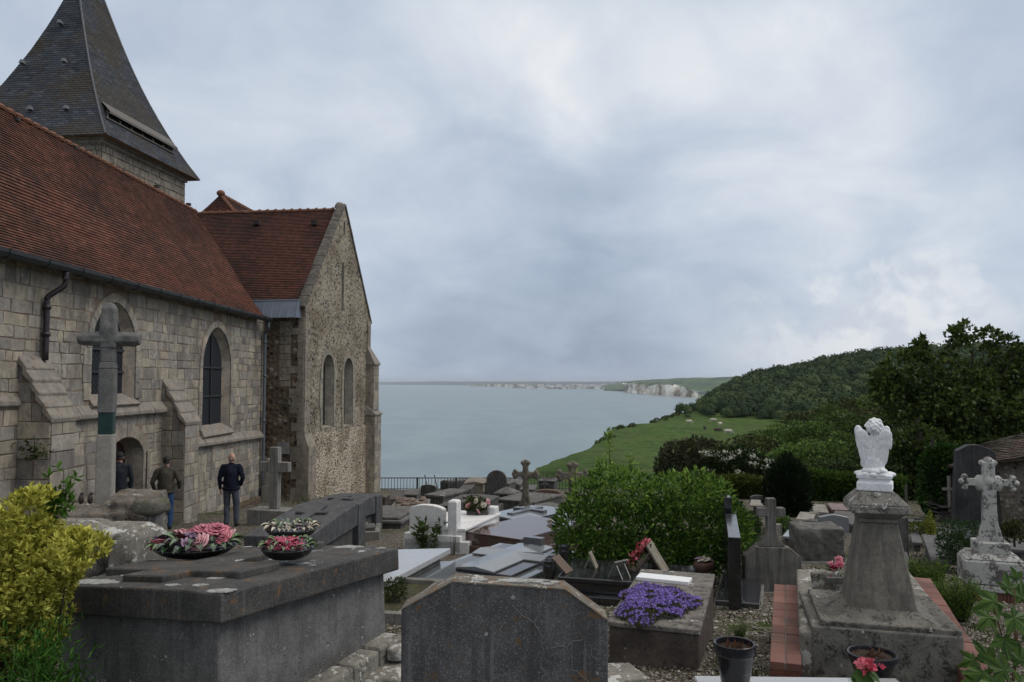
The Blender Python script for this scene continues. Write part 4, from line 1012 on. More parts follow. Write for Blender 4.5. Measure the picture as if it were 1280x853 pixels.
def TP(px, py, up_=0.): d_ = P(px, py, 1.); return d_*((A3+nz_*up_).dot(nz_)/d_.dot(nz_))
Z0 = .85
mb = MB(); mb.box(-Wd/2+.06, Wd/2-.10, -Ln/2+.08, Ln/2-.05, -.5, Z0-.16); mb.build('tomb_body', sBody, big, bev=.01)
mb = MB(); hw, hl = Wd/2, Ln/2
mb.add([(-hw, -hl, Z0-.155), (hw, -hl, Z0-.155), (hw, hl, Z0-.155), (-hw, hl, Z0-.155), (-hw, -hl, Z0), (hw, -hl, Z0), (hw, hl, Z0), (-hw, hl, Z0), (-hw+.25, -hl, Z0+.016), (hw-.3, -hl, Z0+.016), (hw-.3, hl, Z0+.016), (-hw+.25, hl, Z0+.016)],
       [(3, 2, 1, 0), (0, 1, 5, 9, 8, 4), (1, 2, 6, 5), (2, 3, 7, 11, 10, 6), (3, 0, 4, 7), (8, 9, 10, 11), (4, 8, 11, 7), (5, 6, 10, 9)])
sl_ = mb.build('cover_slab', sTop, big, bev=.012, seg=2)
def cross_poly(L_, W_, t, arm): a = t/2; return [(-a, -L_/2), (a, -L_/2), (a, arm-a), (W_/2, arm-a), (W_/2, arm+a), (a, arm+a), (a, L_/2), (-a, L_/2), (-a, arm+a), (-W_/2, arm+a), (-W_/2, arm-a), (-a, arm-a)]
mb = MB(); mb.prism([(x-.06, y+.05) for x, y in cross_poly(1.5, 1.15, .34, -.38)], Z0+.005, Z0+.055, 'z'); mb.build('relief_cross', sTop, big, bev=.008)
mb = MB()
for x, y, wv in ((-.02, -hl-.002, 0), (.35, -hl-.002, 0), ): pass
mL = stone('white_lichen', (.26, .26, .24), (.50, .51, .49), 25, dark=.45, bst=.8)
def lichen_spot(parent, x, y, z, r, seed, n=22, nx=0., th=.004, sx=1., ang=0.):
    rr = random.Random(seed); mb = MB(); pts = []
    for i in range(n):
        a = 2*math.pi*i/n; q = r*(1+.38*mnoise.noise((math.cos(a)*1.3+seed, math.sin(a)*1.3, seed))+.28*mnoise.noise((math.cos(a)*4+seed, math.sin(a)*4, 2)))
        u, v_ = q*math.cos(a)*sx, q*math.sin(a); pts.append((x+u*math.cos(ang)-v_*math.sin(ang), y+u*math.sin(ang)+v_*math.cos(ang)))
    mb.prism(pts, z, z+th, 'z'); return mb
spots = MB()
Mi = big.matrix_basis.inverted()
bpy.context.view_layer.update(); Mi = big.matrix_world.inverted()
for i, (px, py, r, sx) in enumerate(((268, 745, .05, 1.9), (250, 733, .035, 1.3), (215, 733, .032, 1.6), (272, 724, .045, 1.2), (118, 729, .08, 2.2), (160, 721, .035, 1.8), (92, 731, .055, 1.4), (152, 714, .03, 1.6), (420, 677, .075, 1.6), (452, 681, .07, 1.8), (478, 683, .045, 1.4), (388, 706, .022, 2), (398, 702, .02, 1.6), (305, 665, .03, 1.5))):
    q = Mi @ TP(px, py, .01); q.x = max(-Wd/2+r*sx+.005, min(Wd/2-r-.01, q.x)); q.y = max(-Ln/2+r+.005, min(Ln/2-r-.005, q.y)); m_ = lichen_spot(None, q.x, q.y, Z0+.003 if abs(q.x) > Wd/2-.28 else Z0+.014, r, i*3.1, n=40, sx=sx, ang=0, th=.005); spots.add(m_.v, m_.f)
tag(spots.build('lichen', mL, big), kind='stuff')

# ceramic roses and wreaths
def glaze(name, c1, c2, c3=None):
    if name in MATS: return MATS[name]
    m, b = new_mat(name); r = attr('rnd'); v = oc(); n = NZ(v, 30, 4)
    c = MX(MR(M_('ADD', M_('MULTIPLY', r, .7), M_('MULTIPLY', n, .3)), .25, .8), c1, c2)
    c = MX(MR(NZ(v, 90, 4, .7), .55, .75), c, tuple(x*.35 for x in c1))
    set_(b, Base_Color=c, Roughness=.22); b.inputs['Coat Weight'].default_value = .35; b.inputs['Coat Roughness'].default_value = .15; bump(b, n, .2, .003); MATS[name] = m; return m
zPink = glaze('pink_glaze', (.26, .03, .07), (.52, .15, .20)); zRed = glaze('crimson_glaze', (.22, .015, .04), (.44, .05, .11)); zViolet = glaze('violet_glaze', (.10, .045, .10), (.26, .16, .25)); zCream = glaze('cream_glaze', (.30, .25, .17), (.48, .45, .36)); zLeaf = glaze('green_glaze', (.022, .05, .02), (.10, .17, .06))
zPale = glaze('pale_pink_glaze', (.34, .09, .12), (.62, .32, .34))
mBowl = plain('black_bowl', (.012, .012, .012), .3)
def rose_mesh(r=.06, rings=4, seed=0, ruffle=.45):
    rr = random.Random(seed); V = []; Fc = []; At = []
    for k in range(rings):
        f = (k+1)/rings; n = 3+k; tilt = .15+.95*f; ph = rr.uniform(0, 6.28)
        for i in range(n):
            a0 = ph+2*math.pi*i/n+rr.uniform(-.15, .15); spread = 2*math.pi/n*.72; nu, nv = 7, 5; base = len(V)
            for v_ in range(nv+1):
                t = v_/nv; rad = r*(.12+.30*f)+r*f*.75*(t**1.3)*tilt/1.1; z = r*(.95-.35*f)*math.sin(t*1.45)*(1.15-f*.25)
                if t > .8: rad += r*.12*(t-.8)/.2; z -= r*.10*(t-.8)/.2*f
                for u_ in range(nu+1):
                    s_ = (u_/nu-.5)*2; a = a0+s_*spread*(.55+.45*math.sin(min(1, t*1.2)*1.57)); cup = 1-.16*s_*s_
                    rf = ruffle*r*mnoise.noise((s_*2+seed+i, t*3, k))*t
                    V.append((math.cos(a)*(rad+rf)*cup, math.sin(a)*(rad+rf)*cup, z*(1-.20*s_*s_*t)+rf))
            for v_ in range(nv):
                for u_ in range(nu):
                    q = base+v_*(nu+1)+u_; Fc.append((q, q+1, q+nu+2, q+nu+1)); At.append(v_/nv)
    me = bpy.data.meshes.new('rose'); me.from_pydata(V, [], Fc); me.update()
    at = me.attributes.new('rnd', 'FLOAT', 'FACE'); at.data.foreach_set('value', At); me.polygons.foreach_set('use_smooth', [True]*len(Fc)); return me
ROSES = {}
def rose(parent, x, y, z, r, mat, seed, tilt=(0, 0), nm='ceramic_rose'):
    key = (mat.name, seed % 3)
    if key not in ROSES: me = rose_mesh(.06, 4, seed % 3+len(ROSES)); me.materials.append(mat); ROSES[key] = me
    o = bpy.data.objects.new(nm, ROSES[key]); col.objects.link(o); o.parent = parent; o.location = (x, y, z)
    o.scale = (r/.06,)*3; o.rotation_euler = (tilt[0], tilt[1], seed*1.7)
    sol = o.modifiers.new('s', 'SOLIDIFY'); sol.thickness = .004; return o
def leaf_ring(parent, r, z, n, mat, ln=.10, wd=.045, up=.25, seed=0, sx=1., nm='ceramic_leaves'):
    rr = random.Random(seed); mb = MB()
    for i in range(n):
        a = 2*math.pi*i/n+rr.uniform(-.12, .12); a2 = a+rr.uniform(-.5, .5); l = ln*rr.uniform(.8, 1.2); pts = []
        c0 = Vector((r*math.cos(a)*sx, r*math.sin(a), z+rr.uniform(-.01, .01))); d = Vector((math.cos(a2), math.sin(a2), 0)); s_ = Vector((-d.y, d.x, 0)); k = 6
        for j in range(k+1):
            t = j/k; w_ = wd*math.sin(math.pi*min(1, t*.93+.05))**.8*(1+.18*math.sin(j*2.5)); c = c0+d*l*(t-.35)+Vector((0, 0, up*l*math.sin(t*2.2)-.35*l*t*t))
            pts += [c+s_*w_*.5+Vector((0, 0, .012)), c, c-s_*w_*.5+Vector((0, 0, .012))]
        mb.add(pts, [(j*3+q, j*3+q+1, j*3+q+4, j*3+q+3) for j in range(k) for q in (0, 1)], rr.random())
    return mb.build(nm, mat, parent, smooth=True, attr=True, fix=False)
def wreath(px, py, r, sx, roses, label, zc=0.):
    r *= 1.12; roses = [(x*1.08, y*1.08, z*.95, q*.98, *k) for x, y, z, q, *k in roses]
    p = TP(px, py, .055); o = empty('ceramic_wreath', p, R(-12), label, 'wreath', 'ceramic wreaths on the box tomb')
    mb = MB(); mb.lathe([(0, 0), (r*.62, 0), (r*.82, .018), (r*.98, .055), (r*1.0, .065), (r*.9, .07), (0, .075)], 28, sx=sx); mb.build('bowl', mBowl, o, smooth=True)
    leaf_ring(o, r*.92, .075, int(20*r/.2)+8, zLeaf if zc == 0 else zCream, ln=r*.42, wd=r*.24, sx=sx, up=.35)
    leaf_ring(o, r*.6, .10, 12, zLeaf, ln=r*.4, wd=r*.22, sx=sx, up=.45, seed=5)
    for i, (x, y, z, rr_, mt, tx, ty) in enumerate(roses): rose(o, x*sx, y, z, rr_, mt, i*7+int(px), (tx, ty))
    return o
wreath(243, 693, .235, 1.12, [(-.19, -.05, .085, .052, zViolet, .5, -.5), (-.15, -.14, .075, .05, zPink, .9, -.2), (-.10, .02, .12, .055, zPale, .3, -.2), (-.07, -.12, .085, .045, zViolet, .7, 0), (.0, -.04, .125, .045, zViolet, .3, 0), (.03, -.14, .09, .045, zViolet, .8, .1), (.03, .05, .15, .06, zPink, .2, 0),
        (.12, .04, .155, .068, zPink, .3, .2), (.12, -.12, .10, .06, zPale, .8, .3), (.2, .0, .12, .05, zPink, .3, .6), (-.15, .1, .09, .05, zPale, 0, -.4), (0, .15, .10, .05, zPink, -.4, 0), (.14, .15, .10, .05, zPale, -.3, .3), (-.05, .1, .13, .05, zPink, -.1, 0)], 'widest ceramic wreath, pink and violet roses over green leaves in a black bowl')
wreath(359, 697, .135, 1.15, [(-.06, -.01, .075, .05, zRed, .4, -.3), (0, -.05, .075, .048, zRed, .8, 0), (.035, .02, .085, .042, zRed, .3, .1), (.085, -.04, .062, .038, zPink, .6, .5), (-.08, .05, .07, .045, zRed, 0, -.4), (.05, .07, .06, .03, zViolet, -.2, .2), (-.01, .06, .08, .045, zRed, 0, 0)], 'small ceramic wreath of crimson roses nearer the middle of the tomb cover')
wreath(364, 671, .165, 1.15, [(-.02, 0, .08, .035, zCream, .3, -.1), (.04, .02, .085, .03, zCream, .2, .2), (.0, -.06, .07, .03, zCream, .7, 0), (.08, -.03, .06, .028, zViolet, .5, .3), (-.07, .02, .06, .028, zCream, .2, -.4)], 'flat faded cream and green ceramic wreath at the far end of the tomb cover', zc=1)
# lichened kerb along the foot of the big tomb
def kerb_run(name, p0, p1, ztop, w_, h, label, mat, n=3, cat='kerb', group=None):
    p0, p1 = Vector(p0), Vector(p1); d = (p1-p0); l = d.length; d.normalize()
    o = empty(name, (p0.x, p0.y, ztop-h), math.atan2(d.y, d.x), label, cat, group)
    for i in range(n):
        mb = MB(); mb.box(l*i/n+.006, l*(i+1)/n-.006, -w_/2, w_/2, -.1, h+random.uniform(-.012, .012)); mb.build('kerb_stone', mat, o, bev=.022, seg=2)
    return o
zk = -1.72
kerb_run('kerb', Pz(492, 792, zk), Pz(352, 878, zk), zk, .15, .22, 'white lichened kerb running along the foot of the wreath covered box tomb', sLich, 4)
# --- front gravestone seen from behind
sFront = stone('front_headstone_stone', (.075, .075, .075), (.12, .118, .115), 5, speck=.32, drip=.4, orange=.22, bst=.4)
sFrontTop = stone('front_headstone_lichen', (.13, .12, .105), (.19, .175, .15), 9, white=.55, orange=.85, bst=.5, wsc=3.5)
Yf = 3.55; o = empty('front_headstone', (P(629, 800, Yf).x, Yf, -2.0), R(-2), 'dark granite headstone seen from behind, orange and white lichen along its clipped top', 'headstone')
px2 = lambda px, py: ((px-629)/F*Yf, P(px, py, Yf).z+2.0)
pts = [px2(503, 900), px2(757, 900), px2(757, 775), px2(705, 737), px2(566, 729), px2(503, 764)]
mb = MB(); mb.prism(pts, -.0, .14, 'y'); st = mb.build('stele', sFront, o, bev=.004)
mb = MB(); pt = pts[2:]; 
for a, b_ in zip(pt[:-1], pt[1:]):
    mb.add([(a[0], -.003, a[1]-.001), (b_[0], -.003, b_[1]-.001), (b_[0], .143, b_[1]-.001), (a[0], .143, a[1]-.001), (a[0], -.003, a[1]+.006), (b_[0], -.003, b_[1]+.006), (b_[0], .143, b_[1]+.006), (a[0], .143, a[1]+.006)], [(3, 2, 1, 0), (4, 5, 6, 7), (0, 1, 5, 4), (1, 2, 6, 5), (2, 3, 7, 6), (3, 0, 4, 7)])
mb.build('lichened_top', sFrontTop, o)
mb = MB()      # hairline cracks healed with pale lichen
def crack(pts_, w_=.0016):
    q = [px2(*p) for p in pts_]; out = []
    for a, b_ in zip(q[:-1], q[1:]):
        for k in range(4): t = k/4; out.append(Vector((a[0]+(b_[0]-a[0])*t+random.uniform(-.004, .004), -.001, a[1]+(b_[1]-a[1])*t+random.uniform(-.004, .004))))
    out.append(Vector((q[-1][0], -.001, q[-1][1]))); mb.tube(out, w_, 4)
crack([(640, 757), (655, 770), (667, 778), (676, 795), (678, 812), (674, 830), (680, 840), (674, 856)]); crack([(667, 778), (673, 768), (671, 755)], .0014); crack([(686, 810), (697, 807), (706, 808), (716, 800), (727, 798)]); crack([(714, 800), (713, 835), (724, 842), (735, 853)], .0016); crack([(715, 782), (716, 770), (724, 764)], .0014); crack([(735, 805), (738, 818), (745, 825)], .0012); crack([(537, 762), (550, 755)], .0014)
mb.build('cracks', plain('crack_lichen', (.17, .165, .15), .95), o)
sp2 = MB()
for i, (px, py, r, sx) in enumerate(((600, 724, .022, 1.4), (640, 728, .035, 2.2), (668, 727, .03, 2.), (684, 734, .018, 1.6), (655, 731, .02, 1.5), (692, 728, .014, 1.4))):
    q = P(px, py, Yf+.07); a0 = (px-566)/(705-566); zz = px2(566, 729)[1]+(px2(705, 737)[1]-px2(566, 729)[1])*a0
    m_ = lichen_spot(None, (px-629)/F*Yf, .07+(i % 3-1)*.02, zz+.006, r, i*2.3+9, sx=sx, th=.005); sp2.add(m_.v, m_.f)
for i, (px, py, r) in enumerate(((641, 747, .009), (608, 793, .008), (744, 840, .007))):
    q = px2(px, py); pts_ = [(q[0]+r*math.cos(a)*(1+.9*mnoise.noise((i*3, a*2, 0))), q[1]+r*math.sin(a)*(1+.3*mnoise.noise((i*3+5, a*2, 0)))) for a in np.linspace(0, 6, 12)]; sp2.prism(pts_, -.003, 0, 'y')
sp2.build('lichen_spots', mL, o)

# --- crosses on the left path
def obj_at(name, px, yb, rz, label, cat, group=None): g = G(px, yb); return empty(name, g, rz, label, cat, group), g
gC = Vector((P(129, 700, 9.2).x, 9.2, zg(-4.8, 9.2)))
cal = empty('calvary_cross', gC, R(15), 'tall weathered stone calvary cross with a green bronze plaque on a rubble plinth', 'stone cross')
zz = lambda py: P(129, py, 9.2).z-gC.z
wx = 9.2/F*.80
sCal = stone('calvary_stone', (.11, .108, .105), (.17, .165, .155), 7, speck=.3, dark=.3, bst=.6); sCalP = stone('calvary_lower_shaft', (.25, .235, .205), (.33, .31, .27), 6, dark=.25, bst=.4)
mb = MB(); 
def octo(mb, z0, z1, a0, a1, ch=.3):
    def ring(a, z): c = a*ch; return [(-a+c, -a, z), (a-c, -a, z), (a, -a+c, z), (a, a-c, z), (a-c, a, z), (-a+c, a, z), (-a, a-c, z), (-a, -a+c, z)]
    mb.add(ring(a0, z0)+ring(a1, z1), [tuple(range(7, -1, -1)), tuple(range(8, 16))]+[(i, (i+1) % 8, 8+(i+1) % 8, 8+i) for i in range(8)])
octo(mb, zz(629), zz(543), 12.5*wx, 12*wx, .12); mb.build('lower_shaft', sCalP, cal, bev=.01)
mb = MB(); octo(mb, zz(543), zz(516), 10.5*wx, 10.5*wx, .08); mb.build('bronze_plaque', plain('verdigris_plaque', (.018, .045, .040), .45, .5, .5, sc=14), cal, bev=.003)
mb = MB(); octo(mb, zz(516), zz(461), 11.8*wx, 11.6*wx, .14); octo(mb, zz(461), zz(453), 12*wx, 11*wx, .14); octo(mb, zz(453), zz(433), 10.5*wx, 10.8*wx, .3); mb.build('upper_shaft', sCal, cal, bev=.012)
mb = MB(); r_ = 9.0*wx
pts = []
def barx(x0, x1, zc, r0, r1, rough, seed):
    k = 10; V = []; n = 8
    for i in range(k+1):
        t = i/k; x = x0+(x1-x0)*t; rr_ = r0+(r1-r0)*t
        if i in (0, k): rr_ *= .72
        for j in range(n):
            a = 2*math.pi*(j+.5)/n; q = rr_*(1+rough*mnoise.noise((x*9+seed, math.cos(a)*2, math.sin(a)*2))); V.append((x, math.cos(a)*q*1.05, zc+math.sin(a)*q))
    mb.add(V, [(i*n+j, i*n+(j+1) % n, (i+1)*n+(j+1) % n, (i+1)*n+j) for i in range(k) for j in range(n)]+[tuple(range(n-1, -1, -1)), tuple(range(k*n, (k+1)*n))])
barx(-44*wx, 45*wx, zz(424), r_*1.28, r_*1.34, .05, 2); ca = mb.build('cross_arm', sCal, cal); remesh(ca, .012, 1); folds(ca, .012, 9)
mb = MB(); k = 9; n = 10; V = []
for i in range(k+1):
    t = i/k; z = zz(434)+(zz(380)-zz(434))*t; q0 = 12.2*wx*(1 if t < .75 else math.sqrt(max(.12, 1-((t-.75)/.27)**2)))
    for j in range(n):
        a = 2*math.pi*j/n; q = q0*(1+.25*mnoise.noise((z*8, math.cos(a)*1.5, math.sin(a)*1.5+3))); V.append((math.cos(a)*q-.01, math.sin(a)*q, z))
mb.add(V, [(i*n+j, i*n+(j+1) % n, (i+1)*n+(j+1) % n, (i+1)*n+j) for i in range(k) for j in range(n)]+[tuple(range(n-1, -1, -1)), tuple(range(k*n, (k+1)*n))]); mb = MB(); octo(mb, zz(436), zz(398), 12.2*wx, 11.8*wx, .25); octo(mb, zz(398), zz(386), 11.8*wx, 10*wx, .3); octo(mb, zz(386), zz(380), 10*wx, 6*wx, .4); ch_ = mb.build('cross_head', sCal, cal); remesh(ch_, .012, 2); folds(ch_, .014, 8)
# rubble plinth
sRub = stone('rubble_stone', (.12, .105, .088), (.21, .185, .15), 5, white=.33, dark=.8, orange=.15, bst=.9, wsc=2)
def rock_mesh(mb, c, r, seed, n=10, m_=7, sq=3.2, rough=.22, cr_=0.):
    c = Vector(c); V = []
    for i in range(m_+1):
        th = math.pi*i/m_
        for j in range(n):
            ph = 2*math.pi*j/n; d = Vector((math.sin(th)*math.cos(ph), math.sin(th)*math.sin(ph), math.cos(th)))
            k = (abs(d.x)**sq+abs(d.y)**sq+abs(d.z)**sq)**(-1/sq); q = k*(1+rough*mnoise.noise(d*1.6+Vector((seed, seed*2, 0)))+rough*.4*mnoise.noise(d*5+Vector((seed, 0, 0)))+rough*.25*mnoise.noise(d*11+Vector((seed, 3, 0)))-cr_*max(0, .12-abs(mnoise.noise(d*2.2+Vector((0, seed, 1))))))
            V.append(c+Vector((d.x*r[0]*q, d.y*r[1]*q, d.z*r[2]*q)))
    mb.add(V, [(i*n+j, (i+1)*n+j, (i+1)*n+(j+1) % n, i*n+(j+1) % n) for i in range(m_) for j in range(n)])
zt_ = zz(624); rr = random.Random(4); core = MB(); core.box(-.48, .48, -.44, .44, -.2, zt_-.1); core.build('plinth_core', mMort, cal)
mb = MB(); lay = 5; hh = (zt_-.28)/lay
for l_ in range(lay):
    for sd in range(4):
        u = -.5
        while u < .45:
            w_ = rr.uniform(.22, .42); c_ = u+w_/2; z = hh*(l_+.5)+rr.uniform(-.02, .02); q = {0: (c_, -.46, z), 1: (.50, c_*.9, z), 2: (c_, .46, z), 3: (-.50, c_*.9, z)}[sd]
            rx, ry = (w_*.53, .09) if sd % 2 == 0 else (.09, w_*.5); rock_mesh(mb, q, (rx, ry, hh*.52), rr.random()*50, 20, 12, sq=9, rough=.12); u += w_
mb.build('plinth_stones', sRub, cal, smooth=True)
cr_ = None
mb = MB(); mb.box(-.60, .10, -.47, .47, zt_-.40, zt_-.03); mb.box(.06, .60, -.46, .46, zt_-.46, zt_+.04); mb.box(-.35, .3, -.52, -.3, zt_-.38, zt_-.08); cr_ = mb.build('cap_rocks', sRub, cal); remesh(cr_, .022, 3); folds(cr_, .035, 3.2); folds(cr_, .012, 11)
for x_, y_ in ((-.17, -.33), (-.075, -.34)):
    mb = MB(); ell(mb, (x_, y_, zt_+.05), (.03, .03, .055)); ell(mb, (x_+.008, y_, zt_+.11), (.018, .018, .022)); mb.build('small_figurine', plain('dark_brown_wood', (.03, .018, .014), .6), cal, smooth=True)
# second rubble pier below it at the shrub
g = G(150, 742); pier = empty('rubble_wall', (P(120, 700, 7.6).x, 7.6, zg(-4, 7.6)), R(-12), 'low lichened rubble wall at the foot of the calvary plinth, beside the golden shrub', 'wall')
hp = P(120, 662, 7.6).z-zg(-4, 7.6)
mb = MB()
for l_ in range(3):
    for k in range(4): rock_mesh(mb, (-.46+k*.29+.09*math.sin(l_*2+k), 0, hp*(l_+.5)/3), (.145+.03*math.sin(k*3+l_), .3, hp/6*1.08), l_*7+k*3, 20, 12, sq=9, rough=.13)
rock_mesh(mb, (-.3, .0, hp), (.34, .3, .06), 44, 16, 8, 5, .12); rock_mesh(mb, (.22, 0, hp), (.28, .3, .05), 48, 16, 8, 5, .12); mb.build('wall_stones', sLich, pier, smooth=True)
# short column with a capping slab
g = Vector((P(194, 640, 8.7).x, 8.7, zg(-4, 8.7))); o = empty('stone_post', g, R(-10), 'short round stone column with a mossy broken slab on top, between plinth and path', 'post')
mb = MB(); h_ = P(194, 640, 8.7).z-g.z; mb.lathe([(0, -.1), (.085, -.1), (.082, h_), (0, h_)], 18); mb.build('column', sGrey, o, autos=40)
mb = MB(); rock_mesh(mb, (-.04, 0, h_+.06), (.165, .15, .085), 5, 16, 10, 5, .15); mb.build('cap_slab', stone('mossy_slab', (.10, .095, .08), (.17, .16, .13), 5, white=.35, moss=.5, dark=.6, bst=.8, wsc=2), o, smooth=True)
# pale cross on the path
g, h_ = H(345, 655, 559); o = empty('path_cross', (*g.xy, g.z), R(-16), 'pale plain concrete cross on a square block beside the bald man', 'cross')
q = g.y/F; mCr = stone('pale_concrete', (.20, .195, .18), (.27, .26, .24), 6, dark=.2, drip=.4, bst=.4)
mb = MB(); hb = P(345, 636, g.y).z-g.z; mb.box(-32*q, 33*q, -.3, .3, -.1, hb); mb.build('base_block', mCr, o, bev=.015)
mb = MB(); mb.prism([(x-2*q, z+hb) for x, z in outline('cross', 40*q, h_-hb, 12*q)], -.085, .085, 'y'); mb.build('cross', mCr, o, bev=.01)
for v_ in o.children: pass
g, h_ = H(334, 628, 573); o = empty('small_memorial', g, R(-8), 'small round topped stone memorial against the church wall behind the pale cross', 'memorial')
mb = MB(); mb.box(-.17, .17, -.12, .12, -.1, h_*.38); mb.prism([(x, z+h_*.38) for x, z in outline('round', .2, h_*.62)], -.06, .06, 'y'); mb.build('memorial_stone', sPale, o, bev=.012)
# brick edging by the wall
a0, a1 = G(252, 645), G(322, 630); kerb_run('brick_edging', a0, a1, (a0.z+a1.z)/2+.02, .22, .25, 'strip of worn red bricks along the foot of the church wall', stone('worn_brick', (.085, .055, .045), (.13, .09, .07), 8, moss=.8, dark=.5), 9, 'edging')

# --- sloping slab tombs with relief crosses
sSlope = stone('slate_grey_stone', (.055, .057, .062), (.095, .095, .10), 5, speck=.3, drip=.45, topw=.18, bst=.6, orange=.05)
def slope_tomb(nA, nB, fA, fB, Yn, Yf_, label, head=None, cr=True):
    """ledger that rises from its foot to its head: pixel corners near-left, near-right, far-left, far-right"""
    a, b_ = P(*nA, Yn), P(*nB, Yn); c_, d_ = P(*fB, Yf_), P(*fA, Yf_)
    wd = ((b_-a).length+(c_-d_).length)/2; mid0, mid1 = (a+b_)/2, (c_+d_)/2; dv = mid1-mid0; dz = dv.z; dv.z = 0; ln = dv.length; ang = math.atan2(-dv.x, dv.y)
    gz = zg(mid0.x, (Yn+Yf_)/2); o = empty('sloping_tomb', ((mid0.x+mid1.x)/2, (mid0.y+mid1.y)/2, gz), ang, label, 'tomb', 'tombs of the churchyard')
    z0, z1 = mid0.z-gz, mid1.z-gz; hw, hl = wd/2, ln/2
    mb = MB(); mb.add([(-hw, -hl, z0-.30), (hw, -hl, z0-.30), (hw, hl, z1-.42), (-hw, hl, z1-.42), (-hw, -hl, z0), (hw, -hl, z0), (hw, hl, z1), (-hw, hl, z1)], [(3, 2, 1, 0), (4, 5, 6, 7), (0, 1, 5, 4), (1, 2, 6, 5), (2, 3, 7, 6), (3, 0, 4, 7)]); mb.build('sloping_slab', sSlope, o, bev=.012)
    mb = MB(); mb.box(-hw+.12, hw-.10, -hl+.10, hl+.3, -.3, min(z0, z1)-.16); mb.build('tomb_base', sDark, o, bev=.01)
    mb = MB(); mb.box(-hw, hw+.02, hl+.012, hl+.42, -.2, z1-.03); mb.build('head_block', sSlope, o, bev=.012)
    if cr:
        mb = MB(); pts = cross_poly(ln*.70, wd*.52, wd*.16, ln*.12); k = (z1-z0)/ln; n = len(pts)
        zf = lambda y, e: (z0+z1)/2+k*y+e
        mb.add([(x, y, zf(y, .001)) for x, y in pts]+[(x, y, zf(y, .05)) for x, y in pts], [tuple(range(n-1, -1, -1)), tuple(range(n, 2*n))]+[(i, (i+1) % n, n+(i+1) % n, n+i) for i in range(n)]); mb.build('relief_cross', sSlope, o, bev=.012)
    DBG.append(('slope', round(wd, 2), round(ln, 2), round(z1, 2), Yn, Yf_)); return o
slope_tomb((296, 672), (394, 669), (383, 626), (443, 630), 12.2, 14.6, 'dark sloping tomb slab with a carved cross, nearest the wreath covered tomb')
slope_tomb((352, 636), (438, 637), (424, 617), (461, 620), 16.5, 18.5, 'dark sloping tomb slab just behind the nearest sloping one')
# --- rows behind: chunky and rubble graves
def T_(name, A, B, C, label, **k): return Tomb(name, A, B, C, label, **k)
t = T_('block_tomb', (482, 622, 643), (462, 620), (487, 619), 'dark mossy block of old masonry beside the sloping slabs', cat='tomb', l=.7)
t.box('masonry_block', -.2, t.h-.04, .03, stone('brown_black_stone', (.05, .038, .03), (.09, .07, .055), 5, drip=.4, white=.15, bst=.6)); t.box('mossy_cap', t.h-.04, t.h+.02, 0, stone('moss_cap', (.10, .09, .07), (.15, .14, .11), 6, moss=.6, dark=.4))
t = T_('rubble_grave', (487, 632, 640), (512, 628), (496, 620), 'ruined grave of loose pale stones and bricks in a low broken kerb', cat='grave', w=1.1, l=1.7)
t.box('kerb', -.2, t.h*.7, .0, sConc, .03)
mb = MB()
for i in range(46): mb_c = (random.uniform(-.5, .5), random.uniform(-.8, .8), t.h*.7+random.uniform(0, .06)); rock_mesh(mb, mb_c, (random.uniform(.05, .13), random.uniform(.05, .12), random.uniform(.03, .07)), i, 8, 5, 4, .2)
tag(mb.build('loose_stones', stone('pinkish_rubble', (.13, .095, .08), (.24, .19, .16), 6, white=.3, bst=.6), t.o, smooth=True), kind='stuff')
t = T_('rounded_ledger', (503, 650, 661), (462, 648), (531, 633), 'low grey ledger tomb with a rounded pale top left of the white marble grave', cat='tomb', w=1.25, l=2.0)
t.box('tomb_base', -.2, t.h-.12, .06, sDark); t.box('ledger_slab', t.h-.12, t.h-.03, .0, sGrey, .03); t.box('raised_top', t.h-.03, t.h+.03, .12, sGrey, .025)
t = T_('kerbed_grave', (474, 665, 676), (430, 668), (476, 655), 'kerbed grave of dark concrete edged with low stones below the sloping slab', cat='grave', w=1.0, l=1.0)
for (x0, x1, y0, y1) in ((-.5, .5, -.5, -.38), (-.5, .5, .2, .3), (-.5, -.40, -.36, .5), (.40, .5, -.36, .5)): t.box('kerb_stone', -.2, t.h, 0, sConc, .01, x0=x0, x1=x1, y0=y0, y1=y1)
t.box('ledger_slab', -.1, t.h*1.35, 0, sDark, x0=-.38, x1=.38, y0=-.34, y1=.19)
t = T_('dark_ledger', (554, 620, 631), (524, 619.5), (586, 612), 'long dark ledger tomb with a flat grey top in the back row by the railing', cat='tomb')
t.box('tomb_body', -.2, t.h-.08, .04, sDark); t.box('ledger_slab', t.h-.08, t.h, 0, sGrey, .012)
stele('small_headstone', 536, 621, 606, 19, 'low_round', sDark, 'small dark round topped headstone seen against the railing', ang=-25)
t = T_('low_tomb', (560, 604, 613), (546, 605), (573, 603), 'dark low tomb against the railing with a pale slab edge', cat='tomb', w=.9, l=1.8)
t.box('tomb_body', -.2, t.h, 0, sDark); t.box('ledger_slab', t.h, t.h+.07, .08, sGrey)
t = T_('tan_tomb', (605, 603, 618), (580, 603), (607, 600), 'tan sandstone sarcophagus tomb in the back row', cat='tomb', l=1.6)
t.box('base', -.2, t.h*.28, -.03, sTan); t.box('tomb_body', t.h*.28, t.h*.82, .03, sTan); t.ridge('cover', t.h*.82, t.h*.92, t.h*1.06, -.02, sTan)
o, w_, h_, g = stele('round_headstone', 621, 620, 588, 25, 'round', sDark, 'largest round topped dark headstone in the back row, sea behind it', ang=-15, th=.14)
t = T_('grey_tomb', (636, 605, 620), (608, 603), (650, 600), 'plain grey tomb standing in front of the large round headstone', cat='tomb', w=1.1, l=.9)
t.box('tomb_body', -.2, t.h*.9, .02, sGrey); t.box('cover', t.h*.9, t.h, -.01, sGrey)
